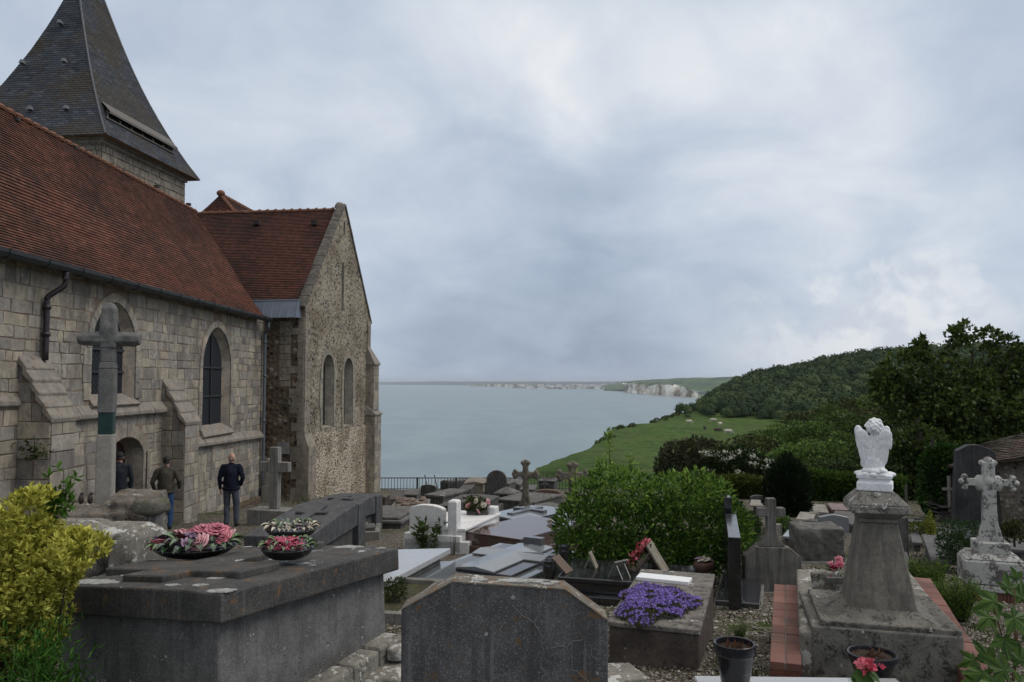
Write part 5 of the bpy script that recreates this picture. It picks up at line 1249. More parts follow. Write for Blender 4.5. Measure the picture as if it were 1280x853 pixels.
# sarcophagus with pyramid lid
g, h_ = H(633, 632, 608); o = empty('pyramid_tomb', g, R(-12), 'stone pedestal tomb with curved sides and a low pyramid lid left of the lichened cross', 'tomb', 'tombs of the churchyard'); q = g.y/F
mb = MB(); mb.box(-13*q, 13*q, -.4, .4, -.1, h_*.1); n = 8
prev = None; V = []
for i in range(n+1):
    tt = i/n; a = (11.5-2.5*math.sin(math.pi*tt))*q; z = h_*(.1+.52*tt); V += [(-a, -a, z), (a, -a, z), (a, a, z), (-a, a, z)]
mb.add(V, [(i*4+j, i*4+(j+1) % 4, (i+1)*4+(j+1) % 4, (i+1)*4+j) for i in range(n) for j in range(4)]); mb.build('pedestal', sDark, o)
mb = MB(); a = 13.5*q; mb.add([(-a, -a, h_*.62), (a, -a, h_*.62), (a, a, h_*.62), (-a, a, h_*.62), (-a, -a, h_*.70), (a, -a, h_*.70), (a, a, h_*.70), (-a, a, h_*.70), (0, 0, h_)], [(3, 2, 1, 0), (0, 1, 5, 4), (1, 2, 6, 5), (2, 3, 7, 6), (3, 0, 4, 7), (4, 5, 8), (5, 6, 8), (6, 7, 8), (7, 4, 8)]); mb.build('pyramid_lid', sGrey, o, bev=.008)
t = T_('roofed_tomb', (650, 606, 614), (637, 609), (653, 603), 'grey roof shaped tomb partly hidden behind the lichened cross', cat='tomb', w=1., l=1.9)
t.box('tomb_body', -.2, t.h*.8, .03, sDark); t.ridge('cover', t.h*.8, t.h, t.h*1.5, 0, sGrey)
# lobed lichened crosses
def lobed_cross(name, px, yb, yt, wpx, mat, label, ang, base=True, tr=.165, depth=.16, seed=0, vox=.012, armf=.72):
    g, h = H(px, yb, yt); q = g.y/F; W_ = wpx*q; o = empty(name, g, R(ang), label, 'stone cross', 'headstones and crosses')
    hb = h*.1 if base else 0
    if base: mb = MB(); mb.frustum(0, 0, -.1, hb, W_*.42, .25, W_*.36, .2); mb.build('base', mat, o, bev=.012)
    mb = MB(); t_ = W_*tr; zc = h*armf
    pr = [(t_*1.75, hb), (t_*1.55, hb+h*.05), (t_*1.0, h*.24), (t_*.72, h*.36), (t_*.62, zc-.0)]
    L_ = [(-x, z) for x, z in pr]; mb.prism([(x, z) for x, z in pr]+[(-x, z) for x, z in reversed(pr)], -depth/2, depth/2, 'y')
    mb.box(-t_*.66, t_*.66, -depth*.45, depth*.45, zc-t_, h-t_*.5); mb.box(-W_/2+t_*.5, W_/2-t_*.5, -depth*.4, depth*.4, zc-t_*.6, zc+t_*.6)
    lobes = []
    for cx_, cz_, ax in ((-W_/2+t_*.4, zc, 0), (W_/2-t_*.4, zc, 0), (0, h-t_*.45, 1)):
        for s_ in (-1, 1): lobes.append((cx_, cz_+s_*t_*.72) if ax == 0 else (s_*t_*.72, cz_-t_*.25))
        lobes.append((cx_+(t_*.3 if cx_ > 0 else -t_*.3), cz_) if ax == 0 else (0, h-t_*.35))
    for i, (x, z) in enumerate(lobes): ell(mb, (x, 0, z), (t_*.5, depth*.5, t_*.5))
    c_ = mb.build('cross', mat, o); md = None; remesh(c_, vox, 2)
    DBG.append((name, round(W_, 2), '-', round(h, 2), round(g.y, 1))); return o
sLichG = stone('yellow_grey_lichened_stone', (.12, .105, .085), (.20, .175, .14), 5, white=.35, dark=.75, orange=.2, bst=.9, wsc=2)
lobed_cross('lichened_cross', 657, 640, 575, 31, sLichG, 'rough lobed stone cross covered in grey lichen, alone against the sea and field', -8, vox=.03, tr=.17, depth=.22)
lobed_cross('lichened_cross', 716, 640, 577, 38, sLichG, 'mottled stone cross half hidden by the left end of the laurel bush', 10, vox=.03, tr=.17, depth=.24)
t = T_('tomb_slab', (668, 628, 640), (645, 628), (690, 622), 'pale grey flat tomb just behind the lichened cross', cat='tomb', w=1.4, l=1.9)
t.box('tomb_body', -.2, t.h*.8, .03, sDark); t.box('ledger_slab', t.h*.8, t.h, 0, sGrey)
stele('brown_headstone', 685, 626, 612, 30, 'low_round', stone('brown_stone', (.10, .065, .05), (.15, .10, .08), 5), 'low brown round topped headstone near the left end of the laurel', ang=-10, th=.3)
t = T_('planter_tomb', (693, 603, 618), (671, 603), (696, 601), 'dark block tomb with dry plants growing on top beyond the lichened cross', cat='tomb', l=1.)
t.box('tomb_body', -.2, t.h, 0.03, sDark); t.box('cover', t.h, t.h+.06, -.03, sGrey); PLT = t
t = T_('small_grey_tomb', (703, 638, 650), (690, 638), (706, 628), 'small pale roofed tomb touching the left edge of the laurel', cat='tomb', w=.8, l=.9); t.box('tomb_body', -.2, t.h*.8, .03, sGrey); t.ridge('cover', t.h*.8, t.h, t.h*1.3, -.03, sGrey)
# --- middle rows
t = T_('stepped_tomb', (599, 634, 654), (566, 626), (617, 624), 'dark lichen spotted tomb on a stepped base with a raised ring relief', cat='tomb', w=1.15, l=2.1)
t.box('base', -.2, t.h*.45, -.09, sDark, y1=t.l/2+.05); t.box('tomb_body', t.h*.45, t.h*.92, .03, sDark); t.ridge('cover', t.h*.92, t.h*.98, t.h*1.06, 0., sDark)
mb = MB(); mb.lathe([(.26, t.h*1.0), (.27, t.h*1.0+.07), (.20, t.h*1.0+.07), (.19, t.h*1.0)], 24, 0, .3); mb.build('ring_relief', sGrey, t.o)
t.cross('relief_cross', t.h*1.02, t.h*1.05+.03, t.l*.6, t.w*.5, .12, sGrey)
stele('grey_headstone', 573, 655, 627, 15, 'low_round', sDark, 'speckled grey round topped headstone right behind the white marble stele', ang=30, th=.12)
# white marble grave
t = T_('white_marble_grave', (586, 676, 693), (515, 680), (634, 652), 'white marble grave with a low arched stele and a tall square pillar', cat='grave', w=1.35, l=2.15)
WG = t
h_ = t.h; t.box('kerb', -.2, h_*.85, 0, mMarble); t.box('grave_slab', h_*.85, h_*1.55, .14, mMarble); t.box('top_slab', h_*1.55, h_*1.55+.05, .11, mMarble)
def up(px, py): 
    return P(px, py, t.cen.y-.9).z-t.zb
zs1, zs2 = P(540, 633, 14.9).z-t.zb, P(560, 626, 14.9).z-t.zb
mb = MB(); w2 = .58; mb.prism([(x-.24, z) for x, z in [(-.36, 0), (.36, 0)]+[(.36*math.cos(a), zs1-.10+.10*math.sin(a)) for a in np.linspace(0, math.pi, 17)]], -t.l/2+.1, -t.l/2+.24, 'y'); mb.build('stele', mMarble, t.o, bev=.01)
mb = MB(); mb.box(.22, .40, -t.l/2+.06, -t.l/2+.28, 0, zs2-.02); mb.frustum(.31, -t.l/2+.17, zs2-.02, zs2+.01, .09, .11, .06, .08); mb.build('pillar', mMarble, t.o, bev=.008)
mb = MB(); mb.box(-.66, .5, -t.l/2+.0, -t.l/2+.34, 0, h_*1.25); mb.build('stele_base', mMarble, t.o, bev=.01)
mb = MB(); mb.box(t.w/2-.36, t.w/2-.14, t.l/2-.4, t.l/2-.15, 0, h_*1.55+.2); mb.build('end_block', mMarble, t.o, bev=.02)
# grey cross relief tomb, brown granite, cross-shaped polished tomb
t = T_('speckled_granite_tomb', (654, 651, 664), (612, 648), (687, 643), 'dark speckled granite tomb with a sleek dark cross lying across its bright top', cat='tomb', w=1.3, l=2.0)
t.box('base', -.2, t.h*.35, -.06, gDGrey); t.box('tomb_body', t.h*.35, t.h*.9, .03, gDGrey); t.ridge('cover', t.h*.9, t.h*.94, t.h*1.12, 0, gGrey); t.cross('relief_cross', t.h*.98, t.h*1.12+.04, t.l*.66, t.w*.72, .17, gDGrey)
t = T_('brown_granite_tomb', (650, 674, 696), (596, 670), (688, 663.5), 'polished dark brown granite tomb with a mirror flat top and a stepped base', cat='tomb', w=1.32, l=2.1)
BG = t
t.box('base', -.2, t.h*.28, -.13, gBrown); t.box('tomb_body', t.h*.28, t.h*.9, .0, gBrown); t.box('top_slab', t.h*.9, t.h, -.02, granite('reflective_brown_granite', (.075, .05, .045), (.14, .11, .11), .06, .3))
# polished cross-shaped tomb (roof with four gables)
t = T_('cross_shaped_tomb', (640, 716, 728), (525, 716), (683, 697), 'polished grey granite tomb whose gabled cover forms a broad cross', cat='tomb', w=1.25, l=1.95)
t.box('base', -.25, t.h*.30, -.16, gGrey); t.box('tomb_body', t.h*.30, t.h*.62, .03, granite('dark_polished_brown', (.04, .034, .034), (.12, .11, .11), .12, .5))
mb = MB(); hw, hl, z0, z1, z2 = t.w/2, t.l/2, t.h*.62, t.h*.82, t.h*1.12
mb.prism([(-hw*.52, z0), (hw*.52, z0), (hw*.52, z1), (0, z2), (-hw*.52, z1)], -hl, hl, 'y'); mb.build('long_gable_cover', gGrey, t.o, bev=.006)
mb = MB(); mb.prism([(-hl*.05, z0), (hl*.5, z0), (hl*.5, z1), (hl*.22, z2-.004), (-hl*.05, z1)], -hw, hw, 'x'); mb.build('cross_gable_cover', gGrey, t.o, bev=.006)
mb = MB(); mb.box(-.17, .17, hl-.12, hl+.02, z1, z2+.10); mb.build('head_tablet', gDGrey, t.o, bev=.006); XT = t
# pale granite tilted slab
a, b_, c_, d_ = P(488, 727, 7.6), P(392, 727, 7.6), P(492, 687, 9.3), P(556, 693, 9.0)
t = T_('pale_granite_slab', (487, 731, 760), (420, 728), (556, 694), 'broad pale grey granite slab tomb, tilted, behind the wreath covered tomb', cat='tomb', w=1.15, l=1.9)
t.o.rotation_euler = (0, R(-5), t.rz)
t.box('base', -.3, t.h*.3, -.06, gGrey); t.box('tomb_body', t.h*.3, t.h*.72, .10, sConc); t.box('ledger_slab', t.h*.72, t.h, -.02, gLight); PG = t
t = T_('flat_slab', (560, 742, 752), (480, 746), (592, 728), 'smooth blue grey granite ground slab between the pale tilted slab and the cross shaped tomb', cat='tomb', w=.9, l=.6); t.box('ledger_slab', -.2, t.h*.6, 0, gGrey)
t = T_('planted_kerb_grave', (504, 768, 782), (420, 768), (560, 722), 'concrete kerbed plot planted with a small green bush beside the front headstone', cat='grave', w=1.0, l=1.5)
hw, hl = t.w/2, t.l/2
for (x0, x1, y0, y1) in ((hw-.1, hw, -hl, hl), (-hw, -hw+.1, -hl, hl), (-hw+.1, hw-.1, hl-.1, hl), (-hw+.1, hw-.1, -hl, -hl+.1)): t.box('kerb_stone', -.3, t.h, 0, sConc, .008, x0=x0, x1=x1, y0=y0, y1=y1)
mb = MB(); mb.box(-hw+.1, hw-.1, -hl+.1, hl-.1, -.3, t.h-.05); mb.build('soil', stone('dark_soil', (.03, .026, .018), (.055, .048, .03), 12, moss=.6), t.o); PK = t
# broken white lichened stones at the foot of the front headstone
for (px, py, zz_, r, lb) in ((478, 832, -1.83, (.17, .22, .05), 'flat broken stone white with lichen beside the kerb at the bottom'), (500, 800, -1.72, (.10, .13, .05), 'pale broken block wedged behind the left edge of the front headstone'), (778, 838, -1.86, (.12, .16, .04), 'lichen covered flat stone in front of the purple flower tomb, right one'), (762, 848, -1.80, (.09, .12, .05), 'smaller lichened stone touching the right edge of the front headstone')):
    p = Pz(px, py, zz_); o = empty('flat_stone', (p.x, p.y, zz_-r[2]), R(20), lb, 'stone'); mb = MB(); rock_mesh(mb, (0, 0, 0), r, px, 18, 12, 7, .14); mb.build('stone_body', sLich, o, smooth=True)
# ---------------------------------------------------------------- railing at the cliff edge
fa, fb = P(462, 600, 41.0), P(742, 600, 41.0); ztp = P(500, 597.5, 41).z
fence = empty('railing', (fa.x, 41.0, zg(0, 41)), 0, 'long dark metal railing with thin upright bars between the graves and the sea', 'railing')
hT = ztp-zg(0, 41); n = 72; Lf = fb.x-fa.x; mFe = plain('dark_green_grey_metal', (.035, .045, .05), .5, .3)
mb = MB(); mb.box(0, Lf, -.02, .02, hT-.03, hT+.015); mb.build('top_rail', mFe, fence)
mb = MB(); mb.box(0, Lf, -.018, .018, .08, .11); mb.build('bottom_rail', mFe, fence)
mb = MB(); mb.tube([(0, 0, .05), (0, 0, hT)], .0135, 6); b0 = mb.build('bar', mFe, fence)
for i in range(n+1):
    o_ = b0 if i == 0 else dup(b0, fence)
    o_.location = (Lf*i/n, 0, 0)
for i, px in enumerate((463, 522, 570, 625, 690, 740)):
    mb = MB(); mb.box(-.035, .035, -.035, .035, -.3, hT+.03); o_ = mb.build('post', mFe, fence); o_.location = (P(px, 600, 41).x-fa.x, -.04, 0)
for px in (531, 543, 463.5):
    mb = MB(); mb.tube([(0, -.05, hT+.12), (.45, -.25, hT*.55), (.47, -.25, 0)] if px < 500 else [(0, -.05, hT+.15), (.22, -.5, .1)], .03, 6); o_ = mb.build('brace', mFe, fence); o_.location = (P(px, 600, 41).x-fa.x, 0, 0)

# ---------------------------------------------------------------- right side graves
t = T_('black_granite_tomb', (697, 721, 752), (884, 722), (722, 692), 'wide black polished granite tomb before the laurel, crowded with plaques and pots', cat='tomb', w=1.75, l=1.05)
BK = t; t.box('base', -.2, t.h*.38, -.10, gBlack); t.box('tomb_body', t.h*.38, t.h*.80, .04, gBlack); t.box('top_slab', t.h*.80, t.h, 0, gBlack)
zB = t.zb+t.h
def on(px, py, z=None): return Pz(px, py, zB if z is None else z)
def vase(px, yb, hpx, wpx, label, z=None, mat=None):
    p = on(px, yb, z); q = p.y/F; o = empty('vase', p, 0, label, 'vase', 'black grave vases'); h, w_ = hpx*q, wpx*q/2
    mb = MB(); mb.lathe([(0, 0), (w_*.62, 0), (w_*.60, h*.06), (w_*.72, h*.2), (w_*.98, h*.6), (w_*1.0, h*.78), (w_*.86, h*.88), (w_*.92, h*.97), (w_*.98, h), (w_*.80, h), (w_*.72, h*.9), (0, h*.86)], 24); mb.build('vase_body', mat or gBlack, o, smooth=True, autos=50)
    return o
vase(687, 728, 27, 17, 'black glazed wide rimmed vase at the left front corner of the black granite tomb', z=zB-.12); vase(705, 708, 25, 14, 'black vase half hidden in leaves, farther back on the black granite tomb')
mPlq = stone('weathered_plaque', (.22, .20, .16), (.33, .30, .25), 8, drip=.2, bst=.2); mBrn = plain('brown_plaque', (.11, .075, .055), .5); mGrP = stone('grey_green_plaque', (.12, .125, .12), (.2, .2, .19), 8, dark=.3)
def plaque(px, yb, w_, h, rz, lean, mat, label, th=.025, stand=True):
    p = on(px, yb); o = empty('memorial_plaque', p, R(rz), label, 'plaque', 'memorial plaques on the black tomb')
    mb = MB(); mb.box(-w_/2, w_/2, -th/2, th/2, 0, h); b_ = mb.build('plate', mat, o, bev=.004, seg=2); b_.rotation_euler = (R(lean), 0, 0)
    if stand:
        s_ = -1 if lean > 0 else 1; ty = -math.sin(R(lean))*h*.8; tz = math.cos(R(lean))*h*.8
        for x in (-w_*.3, w_*.3):
            mb = MB(); mb.tube([(x, ty, tz), (x, ty*2.1, 0)], .006, 6); mb.build('stand_leg', plain('plaque_metal', (.35, .34, .3), .4, .6), o)
    return o
plaque(712, 716, .22, .28, 62, -48, mBrn, 'brown leaning plaque at the left of the black tomb, behind the vase'); plaque(746, 710, .16, .22, 75, -25, mPlq, 'small cream plaque standing edge on'); plaque(768, 720, .24, .24, 40, 30, mGrP, 'grey plaque on a bent wire stand'); plaque(833, 716, .34, .42, 70, -32, mPlq, 'largest leaning cream plaque, on a metal stand right of the pink flowers')
# pink flowers over a pitched brown plaque
p = on(806, 713); o = empty('flower_stand', p, R(10), 'pitched brown stand covered with pink red silk flowers', 'flower stand')
for sx, nm in ((-1, 'left_panel'), (1, 'right_panel')):
    mb = MB(); mb.box(-.012, .012, -.10, .10, 0, .36); b_ = mb.build('pitched_panel', mBrn, o, bev=.003); b_.location = (sx*.17, 0, 0); b_.rotation_euler = (0, R(-sx*32 if sx > 0 else 50), 0)
mPk = foliage('pink_petals', (.50, .07, .11), (.72, .22, .26), clump=8, trans=.2); mLfG = foliage('green_grave_leaves', (.025, .05, .012), (.07, .13, .03), clump=5)
pts = np.array([[-.21+.22*t_+rng.normal(0, .02), rng.normal(-.08, .03), .10+.27*t_+rng.normal(.04, .018)] for t_ in rng.random(260)]); leaves('silk_flowers', pts, rng.normal(0, 1, (260, 3)), .04, mPk, o, asp=.8)
pts[:, 2] -= .03; leaves('leaves', pts[:160]*[1.05, 1, .95], rng.normal(0, 1, (160, 3)), .06, mLfG, o)
# basket with pale flowers
p = on(880, 715); o = empty('flower_basket', p, 0, 'small brown wicker basket of cream and violet flowers at the right of the black tomb', 'basket')
mb = MB(); mb.lathe([(0, 0), (.07, 0), (.115, .05), (.125, .10), (.11, .13), (.10, .12), (0, .10)], 20); 
for k in range(6): mb.lathe([(.085+.035*math.sin(k*.55), .015+k*.02), (.10+.035*math.sin(k*.55), .025+k*.02), (.085+.035*math.sin(k*.55), .035+k*.02)], 20)
mb.build('wicker_bowl', plain('wicker', (.09, .045, .03), .7, sc=30), o, smooth=True)
for i in range(6): rose(o, .06*math.cos(i), .06*math.sin(i), .14+.01*(i % 2), .042, zCream if i % 3 else zViolet, i, (.3*math.sin(i), .3*math.cos(i)), 'flower')
pts = rng.normal(0, .055, (60, 3))+[0, 0, .15]; leaves('leaves', pts, rng.normal(0, 1, (60, 3)), .05, mLfG, o)
# purple flower tomb
sSpk = stone('spotted_lichen_stone', (.13, .12, .105), (.22, .20, .18), 6, white=.45, dark=.95, bst=.7, wsc=2.2); sSpkD = stone('brown_rubble_side', (.07, .055, .048), (.12, .10, .085), 5, white=.28, dark=.6, moss=.2, bst=.8, wsc=1.6)
t = T_('planted_tomb', (876, 791, 838), (757, 781), (894, 720), 'lichen speckled raised tomb overgrown with small purple flowers, a white plaque lying on it', cat='tomb')
PT = t; t.box('tomb_body', -.25, t.h-.025, .02, sSpkD, .015); t.box('cover_slab', t.h-.025, t.h+.02, 0, sSpk, .012)
zP = t.zb+t.h+.02
a_, b_, c_ = Pz(793, 730, zP), Pz(860, 737, zP), Pz(866, 722, zP)
o = empty('white_plaque', (a_+c_)/2, math.atan2((b_-a_).y, (b_-a_).x), 'white marble plate lying flat on the purple flowered tomb', 'plaque')
hw, hh = (b_-a_).length/2, .10; mb = MB(); mb.box(-hw, hw, -hh, hh, 0, .035); mb.build('plate', mWhite, o, bev=.004, seg=2)
mPur = foliage('violet_petals', (.14, .09, .36), (.30, .21, .60), clump=6, trans=.25); mMat = foliage('grey_green_mat', (.045, .05, .022), (.10, .10, .045), clump=6)
ctr = Pz(818, 757, zP); o = empty('purple_flowers', ctr, t.rz, 'dense cushion of violet bellflowers growing on the speckled tomb', 'flowers')
ex, ey = .335, .60
k = 5200; a = rng.random(k)*6.283; r = np.sqrt(rng.random(k))*(1+.16*np.sin(a*3+1)+.10*np.sin(a*7)); pts = np.stack([ex*r*np.cos(a), ey*r*np.sin(a), .055*(1-np.clip(r, 0, 1)**2)+.02*rng.random(k)], 1)
leaves('mat_leaves', pts, np.tile([0, 0, 1.], (k, 1)), .03, mMat, o, asp=.5)
k = 2700; a = rng.random(k)*6.283; r = np.sqrt(rng.random(k))*(1+.18*np.sin(a*3+1)+.12*np.sin(a*7)); V = []; Fq = []; A_ = []
c0 = np.stack([ex*r*np.cos(a), ey*r*np.sin(a), .06*(1-np.clip(r, 0, 1)**2)+.022+.02*rng.random(k)], 1)
dens = np.array([mnoise.noise((x*9, y*9, 3)) for x, y, _ in c0]); c0 = c0[(dens > -.22) | (r < .0)]
for c in c0:      # five-petalled stars
    tlt = Vector((rng.normal(0, .6), rng.normal(-.35, .6), 1)).normalized(); q = tlt.to_track_quat('Z', 'Y'); R_ = rng.uniform(.009, .0145); ph = rng.random()*6
    for j in range(5):
        b0_ = len(V)
        for (u, v_, z) in ((0, 0, 0), (.7, .36, .1), (1, 0, .25), (.7, -.36, .1)):
            an = ph+j*1.2566; V.append(Vector(c)+q @ Vector(((u*math.cos(an)-v_*math.sin(an))*R_, (u*math.sin(an)+v_*math.cos(an))*R_, z*R_)))
        Fq.append((b0_, b0_+1, b0_+2, b0_+3)); A_.append(rng.random())
np_mesh('blossoms', np.array([tuple(v_) for v_ in V]), np.array(Fq), mPur, o, {'rnd': ('FACE', A_)})
# black standing stones and polished base
t = T_('polished_base', (949, 755, 762), (893, 753), (953, 715), 'polished black granite base slab under the tall black upright stones', cat='grave slab'); PB = t
t.box('ledger_slab', -.1, t.h, 0, gBlack if False else granite('mirror_grey_granite', (.03, .032, .036), (.09, .09, .10), .05, .3)); t.box('footing', -.2, -.0, -.03, sConc)
def slabstone(name, px, yb, ytn, ytf, wpx, Lm, label, ang=6, Yn=None, top=None):
    g = G(px, yb) if Yn is None else P(px, yb, Yn); q = g.y/F; w_ = wpx*q; gz = zg(g.x, g.y); zn = P(px, ytn, g.y).z-gz; zf = min(P(px, ytf, g.y+Lm).z-gz, zn+.03)
    o = empty(name, (g.x, g.y, gz), R(-ang), label, 'headstone', 'headstones and crosses'); mb = MB(); mb.prism([(0, -.05), (Lm, -.05), (Lm, zf), (0, zn)], -w_/2, w_/2, 'x'); mb.build('stele', gBlack, o, bev=.006, seg=2); return o
slabstone('black_headstone', 919, 748, 672, 642, 15, 1.5, 'nearer thick black granite headstone seen edge on, its top shining white', Yn=9.3, ang=14)
slabstone('black_headstone', 911, 720, 622, 618, 9, .5, 'farther narrow black granite headstone seen edge on beside the laurel', Yn=11, ang=12)
# grey headstone with a cross
mGC = stone('grey_drip_stone', (.13, .125, .115), (.19, .18, .165), 5, drip=.5, orange=.12, bst=.4)
o, w_, h_, g = stele('cross_headstone', 965, 741, 683, 70, 'clipped', mGC, 'grey headstone with clipped corners carrying a plain stone cross with a flared foot', ang=-4, th=.16)
q = g.y/F; mb = MB(); ch_ = (683-624)*q; cw = 33*q; tt = 11*q; a = tt/2; zc = ch_*.62; mb.prism([(x, z+h_) for x, z in [(-a*2.9, 0), (a*2.9, 0), (a*1.5, ch_*.18), (a, ch_*.32), (a, zc), (cw/2, zc), (cw/2, zc+tt), (a, zc+tt), (a, ch_), (-a, ch_), (-a, zc+tt), (-cw/2, zc+tt), (-cw/2, zc), (-a, zc), (-a, ch_*.32), (-a*1.5, ch_*.18)]], -.06, .06, 'y'); mb.build('cross', mGC, o, bev=.008)
# rough stone block tomb
g, h_ = H(1026, 704, 660); q = g.y/F; o = empty('rough_stone_tomb', g, R(-6), 'rough hewn grey stone block tomb on a pale slab right of the cross topped headstone', 'tomb', 'tombs of the churchyard')
mb = MB(); mb.box(-28*q, 28*q, -.08, .62, .0, h_); rb = mb.build('rough_block', stone('rough_grey_stone', (.10, .098, .09), (.17, .165, .15), 5, white=.15, dark=.6, bst=1.), o); remesh(rb, .022, 2); folds(rb, .022, 5); folds(rb, .010, 14)
mb = MB(); mb.box(-34*q, 36*q, -.25, .9, -.1, .05); mb.build('pale_slab', sGrey, o, bev=.01)
stele('cream_headstone', 944, 683, 665, 19, 'rect', sPale, 'small square cream headstone between the laurel and the grey cross', ang=-6)
o, *_ = stele('gable_headstone', 1042, 668, 643, 36, 'gable', granite('blue_grey_granite', (.13, .14, .15), (.24, .25, .26), .4, .7), 'light blue grey headstone with a low pointed top behind the rough block', ang=-4, th=.14)
stele('dark_headstone', 1010, 664, 650, 30, 'gable', sDark, 'low dark headstone left of the light blue grey one', ang=-4); stele('headstone', 981, 668, 647, 14, 'rect', sGrey, 'narrow grey headstone just behind the right arm of the stone cross', ang=-4)
t = T_('pink_granite_tomb', (1040, 637, 646), (1066, 638), (1034, 629), 'low reddish brown granite tomb in front of the clipped hedge', cat='tomb'); t.box('tomb_body', -.1, t.h, 0, plain('red_brown_granite', (.13, .06, .045), .4))
t = T_('pale_slab_tomb', (1017, 640, 646), (1036, 640), (1013, 630), 'pale flat tomb in front of the clipped hedge', cat='tomb'); t.box('tomb_body', -.1, t.h, 0, sPale)
t = T_('pale_shelf_tomb', (937, 630, 642), (956, 630), (938, 626), 'pale tomb with a dark stone behind, in the gap left of the cypress', cat='tomb', w=1.1, l=1.2); t.box('tomb_body', -.1, t.h*.7, 0.1, sGrey); t.box('cover', t.h*.7, t.h*.85, 0, sPale)
stele('dark_back_stone', 947, 634, 619, 18, 'low_round', sDark, 'dark headstone left of the cypress in front of the hedge', ang=-5)
for (px, yb, yt, w_, k_, mt, lb) in ((1016, 652, 640, 16, 'gable', sPale, 'small pale rubble headstone at the foot of the cypress'), (972, 672, 655, 10, 'rect', sPale, 'small pale post like headstone behind the cross headstone'), (1003, 684, 668, 12, 'rect', sGrey, 'small grey stone left of the rough block tomb'), (1128, 702, 646, 12, 'rect', sDark, 'tall narrow dark headstone just right of the angel pedestal')):
    stele('headstone', px, yb, yt, w_, k_, mt, lb, ang=-5, th=.2 if px > 1100 else .1)
# plots right of the angel
for A_, B_, C_, lb in (((1164, 700, 716), (1188, 698), (1152, 668), 'long dark ledger tomb leading away behind the feathery plants'), ((1179, 680, 690), (1199, 680), (1168, 659), 'dark ledger tomb beside the fern bush, right of the longest one'), ((1140, 678, 690), (1153, 678), (1134, 655), 'low dark slab between the narrow headstone and the long ledger'), ((1260, 686, 700), (1290, 684), (1256, 672), 'lichen spotted ledger right of the white lichened cross')):
    t = T_('ledger_tomb', A_, B_, C_, lb, cat='tomb'); t.box('tomb_body', -.2, t.h-.06, .04, sDark); t.box('ledger_slab', t.h-.06, t.h, 0, stone('dark_ledger_stone', (.075, .075, .078), (.12, .12, .12), 4, speck=.3, white=.1))
for (px, yb, yt, w_, lb) in ((1149, 668, 651, 12, 'low dark headstone, left of the yellow conifer'), (1143, 662, 647, 14, 'low dark headstone behind the ledgers, farthest left')):
    stele('headstone', px, yb, yt, w_, 'rect', sDark, lb, ang=-8)
# tall black stele
stele('tall_black_headstone', 1221, 668, 556, 60, 'taper', stone('black_streaked_stone', (.025, .025, .028), (.05, .05, .052), 3, drip=.35, rough=.6), 'very tall tapering black headstone behind the white lichened cross', ang=-8, th=.22, base=(1.3, .12, .5), basemat=sDark)
# white lichened cross
g, h_ = H(1240, 748, 572); q = g.y/F; o = empty('white_lichened_cross', g, R(-20), 'white lichened stone cross with lobed arms on a stepped pedestal over a brick footing', 'stone cross', 'headstones and crosses')
sWL = stone('white_lichen_stone', (.12, .115, .11), (.22, .21, .20), 6, white=.95, dark=.5, bst=.9, wsc=2.0)
zq = lambda py: P(1240, py, g.y).z-g.z
mb = MB(); mb.box(-25*q, 26*q, -.28, .28, -.05, zq(735)); fo = mb.build('brick_footing', stone('red_brick', (.11, .04, .03), (.17, .075, .05), 7, dark=.3), o, bev=.01)
mb = MB()
for k in range(14): mb.box((-25+k*3.7)*q-.003, (-25+k*3.7)*q+.003, -.284, .284, 0, zq(737))
mb.build('brick_joints', mMort, fo)
mb = MB(); mb.box(-28*q, 28*q, -.31, .31, zq(735)+.002, zq(727)); mb.build('plinth_slab', sWL, o, bev=.015)
mb = MB(); mb.box(-33*q, 34*q, -.27, .27, zq(727)+.002, zq(697)); mb.frustum(0, 0, zq(697), zq(690), 33*q, .27, 24*q, .2); mb.build('pedestal', sWL, o, bev=.02)
mb = MB(); mb.box(-19*q, 19*q, -.17, .17, zq(692), zq(676)); mb.build('upper_step', sWL, o, bev=.012)
mb = MB(); dp = .13; t_ = 9*q; hb, hc, zc = zq(676)-.01, zq(572), zq(604)
pr = [(15*q, hb), (12*q, zq(668)), (8.5*q, zq(655)), (7.4*q, zq(640)), (7*q, zc)]; mb.prism([(x, z) for x, z in pr]+[(-x, z) for x, z in reversed(pr)], -dp/2, dp/2, 'y')
mb.box(-6.6*q, 6.6*q, -dp*.48, dp*.48, zc-.02, hc-6*q); mb.box(-25*q, 25*q, -dp*.42, dp*.42, zc-3.5*q, zc+5*q)
for sx in (-1, 1):
    for x, z, r in ((26, 7, 3.8), (26, -6, 3.8), (29.5, 1, 3.8), (7, 25, 3.6)): ell(mb, (sx*x*q, 0, zc+z*q), (r*q, dp*.5, r*q))
    ell(mb, (sx*10*q, 0, zc), (6*q, dp*.58, 10*q))
ell(mb, (0, 0, hc-5*q), (6.5*q, dp*.5, 6*q)); ell(mb, (0, -.03, zc+2*q), (6*q, dp*.5, 8*q)); c_ = mb.build('cross', sWL, o); remesh(c_, .009, 1)
